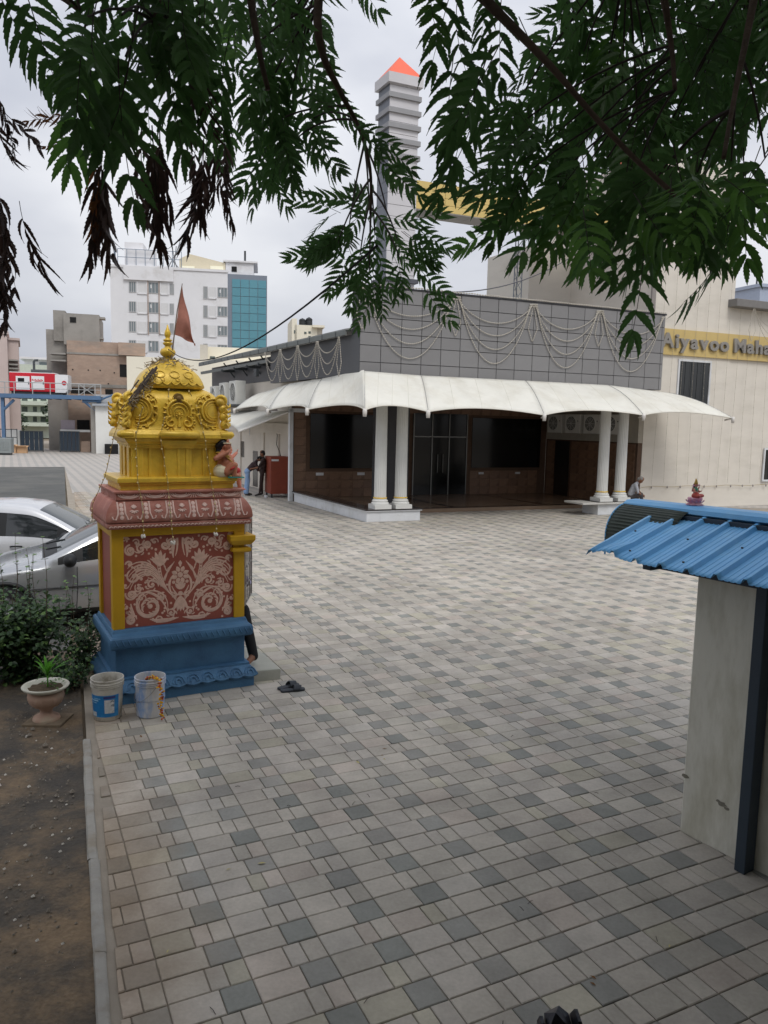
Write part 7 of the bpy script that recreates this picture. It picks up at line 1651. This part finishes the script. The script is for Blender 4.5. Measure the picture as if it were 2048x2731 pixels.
# ---------------------------------------------------------------- dark steel railing post at the foot of the picture
rp = at(1486,2706,.85); prl = thing('railing_post', 'black pointed steel railing post top poking into the bottom edge', 'railing post', (rp.x,rp.y,0)); bs = mat('black_steel', C(52,54,64), rough=.35, metal=.3, var=.1)
zt_ = rp.z+.006
m = MB(); m.add([(-.013,-.012,0),(.017,-.012,0),(.017,.012,0),(-.013,.012,0),(-.013,-.012,zt_-.018),(.017,-.012,zt_-.018),(.017,.012,zt_-.014),(-.013,.012,zt_-.014),(-.003,-.004,zt_),(.004,.010,zt_-.002)], [(3,2,1,0),(0,1,5,4),(1,2,6,5),(2,3,7,6),(3,0,4,7),(4,5,8),(5,6,9,8),(6,7,9),(7,4,8,9)]); m.build('post', bs, prl, fixn=True)
m = MB(); m.stack([(.004,.009,1.4),(.004,.009,zt_-.022),(.002,.006,zt_-.013)], cx=-.018); m.build('side_flat', bs, prl); m = MB(); m.stack([(.006,.016,1.4),(.006,.016,zt_-.018),(.002,.010,zt_-.006)], cx=.025); m.build('side_flat', bs, prl); m = MB(); m.box(-.03,.035,-.014,.014,1.4,1.43); m.build('collar', bs, prl)
# ---------------------------------------------------------------- overhead cables
p0 = shw(-.01,0,3.62); p1 = at(1005,655,2.42); o = thing('overhead_cable', 'thin dark cable running from the shrine finial up to the tree', 'cable', tuple(p0)); m = MB(); m.tube([q-p0 for q in sag(p0,p1,.22,24)], .004, 5); m.build('cable', holem, o)
p0 = HW(1.9,.62,6.79); p1 = HW(11.4,3.0,10.6); o = thing('overhead_cable', 'slack grey cable sagging above the grey fascia towards the right tower', 'cable', tuple(p0)); m = MB(); m.tube([q-p0 for q in sag(p0,p1,.9,24)], .018, 5); m.build('cable', mat('cable_grey', C(96,96,100), rough=.7), o)
# ================================================================ NEEM TREE OVERHEAD
rn = random.Random(77)
barkm = mat('neem_bark', C(88,74,64), rough=.95, var=.3, scale=14, bump=.6, bscale=40)
twm = mat('neem_twig', C(62,54,50), rough=.8, var=.25, scale=25, bump=.2)
def leafmat(name, base, tr):
    return mat(name, base, rough=.42, var=.3, scale=9, bump=.1, bscale=120, rnd=.3, trans=tr, spec=.35)
leafm = leafmat('neem_leaf', C(82,118,66), .45); leafy = leafmat('neem_leaf_young', C(92,134,62), .5); dryl = leafmat('dry_leaf', C(92,72,66), .12); dryl2 = leafmat('dry_leaf_tan', C(150,98,58), .15)
def leaflet(mb, base, d_, nrm, L_, w_, curve, dry=False, n=7, mi=0):
    d_ = d_.normalized(); s_ = nrm.cross(d_).normalized(); nn = d_.cross(s_).normalized()*1.0
    mids = []; 
    for i in range(n+1):
        t_ = i/n; mids.append(base+d_*L_*t_+s_*curve*L_*t_*t_-nrm*(.18 if not dry else .5)*L_*t_*t_)
    vs = list(mids); fs = []
    for sg in (-1,1):
        asym = 1.15 if sg*curve < 0 else .85
        prof = lambda t_: w_*asym*(sin(pi*min(1,(t_*.93+.06))**.72)**.9)*(1 if t_ < .97 else .4)
        E_ = []; 
        for i in range(n+1): t_ = i/n; E_.append(len(vs)); vs.append(mids[i]+s_*sg*prof(t_)*(0.9)+nrm*.25*prof(t_)+(0*d_))
        for i in range(n):
            t_ = (i+.8)/n; a_ = mids[i].lerp(mids[i+1],.95); ti = len(vs); vs.append(a_+s_*sg*prof(t_)*1.22+d_*L_*.02+nrm*.25*prof(t_))
            f3 = [(i,E_[i],ti),(i,ti,i+1),(i+1,ti,E_[i+1])]; fs += f3 if sg > 0 else [f[::-1] for f in f3]
    mb.add(vs, fs, mi)
def compound(seed, dry=False, npair=6):
    rt = random.Random(seed); mb = MB(); L_ = .27; Z = Vector((0,0,1))
    dr = rt.uniform(.12,.35); sw = rt.uniform(-.12,.12)
    def rp_(t_): return Vector((L_*t_*(1-.06*t_), sw*L_*t_*t_, -dr*L_*t_*t_))
    mb.tube([rp_(i/8) for i in range(9)], [.0016-.00012*i for i in range(9)], 4, mi=1, cap=False)
    for k in range(npair):
        t_ = .24+.70*k/(npair-1)
        for sg in (-1,1):
            if rt.random() < .05: continue
            tt = t_+(.03 if sg > 0 else 0)+rt.uniform(-.01,.01); a = (R(rt.uniform(62,80)-26*t_) if not dry else R(rt.uniform(6,38)))*sg
            dl = Vector((cos(a), sin(a), rt.uniform(-.22,.02) if not dry else rt.uniform(-.5,.4))); ll = .074*(.72+.5*sin(pi*(.2+.65*t_)))*rt.uniform(.88,1.1)
            leaflet(mb, rp_(min(1,tt)), dl, Vector((rt.gauss(0,.22),rt.gauss(0,.2)-sg*.1,1)).normalized(), ll, (.0096 if not dry else .0065)*rt.uniform(.85,1.15), -sg*rt.uniform(.22,.5), dry)
    leaflet(mb, rp_(1), Vector((1,sw*2,-dr*1.5)), Z, .062, .0078 if not dry else .005, rt.uniform(-.15,.15), dry)
    return mb
NV = 7
protoL = [compound(100+k, npair=rn.choice((5,6,6,7))) for k in range(NV)]; protoD = [compound(200+k, True) for k in range(4)]
meL = [p.mesh('leaf', [leafm, twm], False) for p in protoL]; meY = [protoL[k].mesh('leaf', [leafy, twm]) for k in range(2)]
meD = [p.mesh('dry_leaf', [dryl, twm]) for p in protoD]; meD2 = [protoD[0].mesh('dry_leaf', [dryl2, twm])]
arrL = [(np.array(p.v, dtype=float), p.f, p.m) for p in protoL]
TR = Vector((-2.1,-1.2,0)); tree = thing('neem_tree', 'neem tree whose leafy branches hang across the top of the picture', 'tree', tuple(TR))
def tw(*pts): return [Vector(p)-TR for p in pts]
# trunk and limbs (overhead, mostly above the frame)
m = MB(); m.tube(tw((-2.1,-1.2,-.05),(-2.08,-1.15,.8),(-2.0,-1.1,2.0),(-1.85,-1.0,3.2),(-1.6,-.8,4.2),(-1.4,-.6,5.0)), [.26,.21,.19,.175,.15,.12], 14); m.build('trunk', barkm, tree, smooth=True)
limbs = []
def limb(pts, r0, r1, name='limb', mtl=barkm, n=8):
    P_ = [Vector(p) for p in pts]; Q = []
    for i in range(len(P_)-1):            # catmull-rom
        a = P_[max(i-1,0)]; b = P_[i]; c_ = P_[i+1]; d_ = P_[min(i+2,len(P_)-1)]
        for k in range(5):
            t_ = k/5; Q.append(.5*((2*b)+(c_-a)*t_+(2*a-5*b+4*c_-d_)*t_*t_+(-a+3*b-3*c_+d_)*t_**3))
    Q.append(P_[-1]); m = MB(); k = len(Q); m.tube([q-TR for q in Q], [r1+(r0-r1)*(1-i/(k-1))**2.2 for i in range(k)], n); m.build(name, mtl, tree, smooth=True); limbs.append(Q); return Q
top = Vector((-1.4,-.6,5.0)); fork = Vector((-1.85,-1.0,3.3))
limb([fork, Vector((-1.5,0,4.1)), at(430,-330,2.0), at(425,-120,2.0), at(415,60,1.95)], .07, .010)
limb([top, Vector((-.6,.8,4.9)), at(640,-320,2.1), at(655,-100,2.0), at(690,130,1.95), at(715,240,1.95)], .05, .006)
limb([Vector((-.6,.8,4.9)), at(800,-300,2.2), at(850,100,2.3), at(905,240,2.35), at(957,340,2.4), at(987,450,2.4), at(988,570,2.4)], .022, .0045)
limb([top, Vector((0,.9,5.1)), at(1100,-330,2.0), at(1230,-80,1.85), at(1300,5,1.8), at(1400,105,1.75), at(1490,200,1.7), at(1585,310,1.65), at(1695,425,1.6), at(1800,520,1.55)], .03, .005)
limb([top, Vector((.9,1.0,5.2)), at(1700,-320,2.3), at(1760,-60,2.2), at(1790,120,2.2), at(1800,240,2.15)], .05, .006)
limb([Vector((.9,1.0,5.2)), at(2050,-250,2.2), at(2010,0,2.1), at(1960,250,1.9), at(1930,420,1.7)], .03, .005)
limb([fork, Vector((-2.2,.2,3.9)), at(-150,-200,2.2), at(20,-60,2.1), at(140,-20,2.0), at(215,30,1.95)], .05, .006)
limb([fork, Vector((-3.2,-.6,4.4)), Vector((-4.4,-.2,5.0))], .08, .02); limb([top, Vector((-1.6,.2,6.2)), Vector((-1.2,1.2,7.2))], .09, .02); limb([top, Vector((.4,-.9,6.0)), Vector((2.4,-.6,6.8))], .09, .02)
placed = []   # (matrix, variant, kind)
twigs = MB()
def put(base, d_, L_, kind='g', face=.5):
    d_ = d_.normalized(); tocam = (EYEP-base).normalized(); n_ = Vector((0,0,1))*.3+tocam*face*2*rn.choice((1,1,-1))+Vector((rn.gauss(0,.4),rn.gauss(0,.4),rn.gauss(0,.4)))
    n_ = n_-d_*n_.dot(d_); n_ = n_.normalized() if n_.length > .05 else d_.orthogonal().normalized(); y_ = n_.cross(d_)
    s_ = L_/.27; M_ = Matrix(((d_.x*s_,y_.x*s_,n_.x*s_,base.x),(d_.y*s_,y_.y*s_,n_.y*s_,base.y),(d_.z*s_,y_.z*s_,n_.z*s_,base.z),(0,0,0,1)))
    placed.append((M_, rn.randrange(64), kind, base.copy(), d_*L_))
def nearest_limb(p):
    best = None
    for Q in limbs:
        for q in Q:
            l2 = (q-p).length
            if best is None or l2 < best[0]: best = (l2, q)
    return best[1]
def cluster(px, py, Y, n, L_, a0, a1, spread=.05, kind='g', dp=.55, twig=True):
    c_ = at(px, py, Y)
    if twig:
        q = nearest_limb(c_); mid = c_.lerp(q,.5)+Vector((0,0,.05)); twigs.tube([v-TR for v in (Vector(w) for w in bez(tuple(q),tuple(mid),tuple(c_),n=6))], [.004,.0038,.0035,.0032,.003,.0028,.0025], 5, cap=False)
    for k in range(n):
        a = R(a0+(a1-a0)*(k+rn.uniform(.1,.9))/n); d_ = CAM_R*cos(a)-CAM_U*sin(a)+CAM_F*rn.uniform(-dp,dp)*.8+Vector((0,0,-.12))
        b_ = c_+Vector((rn.gauss(0,spread),rn.gauss(0,spread*1.2),rn.gauss(0,spread))); kk = kind
        if kind == 'g' and rn.random() < .10: kk = 'y'
        put(b_, d_, L_*rn.uniform(.8,1.18), kk)
# left mass: near sprays at the far left, a thick bunch, then finer leaves farther off
for (x,y,n,a0,a1) in ((165,-30,2,88,112),(225,50,2,90,108),(325,40,2,80,108),(335,150,2,88,108),(10,-90,2,50,90)):
    cluster(x,y,1.7+rn.uniform(-.08,.1),n,.24,a0,a1,.03)
for (x,y,n,a0,a1) in ((320,-70,4,65,120),(430,-40,4,55,125),(450,70,4,60,120),(530,10,4,60,120),(490,140,3,70,112),(400,-120,4,45,135),(560,-120,4,45,135)):
    cluster(x,y,2.0+rn.uniform(-.1,.15),n,.24,a0,a1,.05)
for (x,y,n,a0,a1) in ((620,-20,6,30,150),(660,80,6,30,145),(640,170,5,40,135),(720,0,6,30,150),(750,100,6,30,145),(730,210,6,40,130),(800,30,5,40,140),(800,150,4,50,120),(770,270,5,40,125),(690,290,6,45,135),(830,320,4,40,110),(740,-100,6,30,150),(840,-70,3,60,120),(690,350,4,60,125),(790,370,3,60,105)):
    cluster(x,y,2.8+rn.uniform(-.2,.25),n,.22,a0,a1,.06)
# hanging middle bunch
for (x,y,n,a0,a1) in ((985,560,7,110,250),(930,610,7,130,215),(1000,620,6,35,160),(960,680,6,60,180),(1060,640,5,-15,80),(1030,560,5,-30,60),(985,720,5,55,135),(1070,700,4,20,100),(900,650,4,120,200)):
    cluster(x,y,3.2+rn.uniform(-.12,.12),n,.18,a0,a1,.045)
for (x,y,n,a0,a1) in ((935,330,2,25,60),(1000,420,2,20,60),(985,380,2,10,50)): cluster(x,y,2.35,n,.16,a0,a1,.01,twig=False)
# open sprays in the middle
for (x,y,n,a0,a1,L_) in ((1230,-40,2,98,110,.26),(1180,60,1,96,104,.24),(1290,110,2,110,124,.25),(1260,270,1,105,118,.23),(1120,-70,1,88,96,.22),(1330,-60,2,90,110,.18)): cluster(x,y,1.95+rn.uniform(-.06,.1),n,L_,a0,a1,.02,'g',.25,False)
# dark bunch under the long branch
for (x,y,n,a0,a1) in ((1400,320,6,70,200),(1460,380,7,60,190),(1530,410,6,50,165),(1480,480,6,60,180),(1420,450,6,80,200),(1560,450,4,70,160),(1400,240,2,110,160)): cluster(x,y,2.5+rn.uniform(-.15,.15),n,.21,a0,a1,.06)
# right hand leaves
for (x,y,n,a0,a1) in ((1620,420,4,65,140),(1700,450,5,65,160),(1780,450,6,65,165),(1860,460,5,80,165),(1950,430,5,70,150),(2040,420,6,80,165),(1740,490,2,80,140)): cluster(x,y,2.1+rn.uniform(-.15,.15),n,.24,a0,a1,.06,'g',.4)
for (x,y,a,Y) in ((1880,580,114,1.35),(1850,560,126,1.4),(1790,600,110,1.35),(1555,680,98,1.35),(1690,640,84,1.35),(1930,600,66,1.5)): put(at(x,y-125,Y), CAM_R*cos(R(a))-CAM_U*sin(R(a))-CAM_F*.9, .17, 'y', 2.0)
# dense upper right crown, farther off
for x in range(1530,2130,105):
    for y in (-90,15,115,215):
        if x < 1600 and y > 180: continue
        cluster(x+rn.uniform(-30,30),y+rn.uniform(-30,30),2.9+rn.uniform(-.3,.3),6,.25,10,170,.09)
for (x,y) in ((1600,300),(1700,320),(1660,380),(1800,330),(1760,390)): cluster(x,y,2.7,5,.23,30,150,.07)
# dry brown leaves
for (x,y,Y,n,L_,a0,a1,kd) in ((-25,270,1.7,4,.13,30,75,'d'),(-15,470,1.75,3,.25,72,92,'d'),(35,560,1.8,2,.17,75,90,'d'),(0,620,1.75,3,.15,80,100,'d'),(235,318,1.95,3,.12,165,190,'t'),(260,400,1.95,4,.22,86,94,'d'),(280,410,1.95,2,.22,86,92,'t'),(395,330,1.95,4,.24,86,94,'d'),(390,430,1.95,2,.14,85,96,'d'),(545,340,1.95,4,.20,84,98,'d'),(575,390,1.95,3,.14,70,92,'d'),(515,400,1.95,2,.13,85,100,'d'),(520,150,2.1,4,.2,80,100,'d')):
    cluster(x,y,Y,n,L_,a0,a1,.018,kd,.15,False)
def inframe(p):
    d_ = p-EYEP; k = d_.dot(CAM_F)
    if k < .2: return None
    x = 1024+F_PX*d_.dot(CAM_R)/k; y = 1365.5-F_PX*d_.dot(CAM_U)/k
    return (-60 < x < 2108 and y > -40), k
order = []
for i,(M_,v,kd,b_,dv) in enumerate(placed):
    a = inframe(b_+dv*.6); order.append((0 if a and a[0] else 1, a[1] if a else 9, i))
order.sort(); sel = {i for f,_,i in order[:300]}
sv = []; sf = []; sm = []; off = 0
for i,(M_,v,kd,b_,dv) in enumerate(placed):
    if kd in 'dt': me = meD2[0] if kd == 't' else meD[v % 4]
    elif kd == 'y': me = meY[v % 2]
    else: me = meL[v % NV]
    if i in sel:
        nm = 'dry_leaf' if kd in 'dt' else 'leaf'
        o = bpy.data.objects.new(nm, me); col.objects.link(o); o.parent = tree; o.matrix_local = Matrix.Translation(-TR) @ M_
    else:
        pr = protoD[v % 4] if kd in 'dt' else protoL[v % NV]
        A = np.array(pr.v); Mn = np.array(M_); W_ = A @ Mn[:3,:3].T+Mn[:3,3]-np.array(TR)
        sv.append(W_); sf += [tuple(q+off for q in f) for f in pr.f]; sm += [(2 if kd in 'dt' else 0) if x == 0 else 1 for x in pr.m]; off += len(A)
me = bpy.data.meshes.new('foliage'); me.from_pydata(np.concatenate(sv).tolist(), [], sf); 
for x in (leafm, twm, dryl): me.materials.append(x)
me.polygons.foreach_set('material_index', sm); tag(link('foliage', me, tree), kind='stuff')
tag(twigs.build('twigs', twm, tree, smooth=True), kind='stuff')
# unseen crown above the frame, added to shade the foreground: coarse leaflets, too many to pick apart
rng = np.random.default_rng(5); cen = []
while len(cen) < 13500:
    x = rng.uniform(-7.0,7.5); y = rng.uniform(-2.6,5.6); lo_z = max(4.0, 2.9+max(0,y)*.60+.5)
    if y > 4.4 and x < -.3: continue
    z = lo_z+rng.random()**1.2*3.2
    if mnoise.noise((x*.6,y*.6,z*.6)) < -.22: continue
    cen.append((x,y,z))
cen = np.array(cen); NUP = len(cen)
d_ = rng.normal(size=(NUP,3)); d_[:,2] = -np.abs(d_[:,2])*.8; d_ /= np.linalg.norm(d_,axis=1)[:,None]
s_ = np.cross(d_,np.array([[0,0,1.0]])); s_ /= np.linalg.norm(s_,axis=1)[:,None]+1e-9; n_ = np.cross(s_,d_); LL = rng.uniform(.28,.38,NUP)[:,None]
blk_ = []
for j in range(11):
    t_ = .2+.8*(j//2)/5; sg = -1 if j % 2 else 1
    b0 = cen+d_*LL*t_; e_ = d_*.45+s_*sg*.75 if j < 10 else d_.copy(); e_ /= np.linalg.norm(e_,axis=1)[:,None]; w_ = np.cross(n_,e_)
    blk_.append(np.stack([b0, b0+e_*.042+w_*.020, b0+e_*.098-n_*.012, b0+e_*.042-w_*.020], 1))
V_ = np.concatenate(blk_).reshape(-1,3)-np.array(TR); nf = len(V_)//4
me = bpy.data.meshes.new('shade_crown'); me.vertices.add(len(V_)); me.vertices.foreach_set('co', V_.ravel()); me.loops.add(len(V_)); me.loops.foreach_set('vertex_index', np.arange(len(V_),dtype=np.int32)); me.polygons.add(nf); me.polygons.foreach_set('loop_start', np.arange(nf,dtype=np.int32)*4)
me.update(); me.validate(); me.materials.append(leafmat('crown_leaf', C(56,88,48), 0)); tag(link('shade_crown', me, tree), kind='stuff')
# ================================================================ HOUSE BEHIND THE CAMERA (unseen, added to shade the foreground)
hs = thing('house', 'unseen plastered house added behind the viewpoint to shade the foreground', 'building', (0,-2.9,0))
m = MB(); m.box(-9,9,-.3,0,0,8.2); m.build('wall', wallm, hs); m = MB(); m.box(-9.2,9.2,0,2.6,5.2,5.35); m.build('sunshade', conc, hs); m = MB(); m.box(-9.2,9.2,-5,.4,8.2,8.4); m.build('roof', conc, hs)
m = MB(); m.box(3.5,9,0,5.6,0,7.4); m.build('shade_wing', wallm, hs); m = MB(); m.box(-3.5,3.49,0,3.15,1.2,1.35); m.build('landing', conc, hs)  # wing added out of view to darken the lower right ground
for x in (-6,-3,3,6): m = MB(); m.box(x-.6,x+.6,0,.03,2.6,3.9); m.build('window', glassmat('house_window', C(40,44,46), .1), hs)
m = MB(); m.box(-.6,.6,0,.04,1.36,3.4); m.build('door', mat('door_wood', C(96,64,44), rough=.5, var=.15), hs)
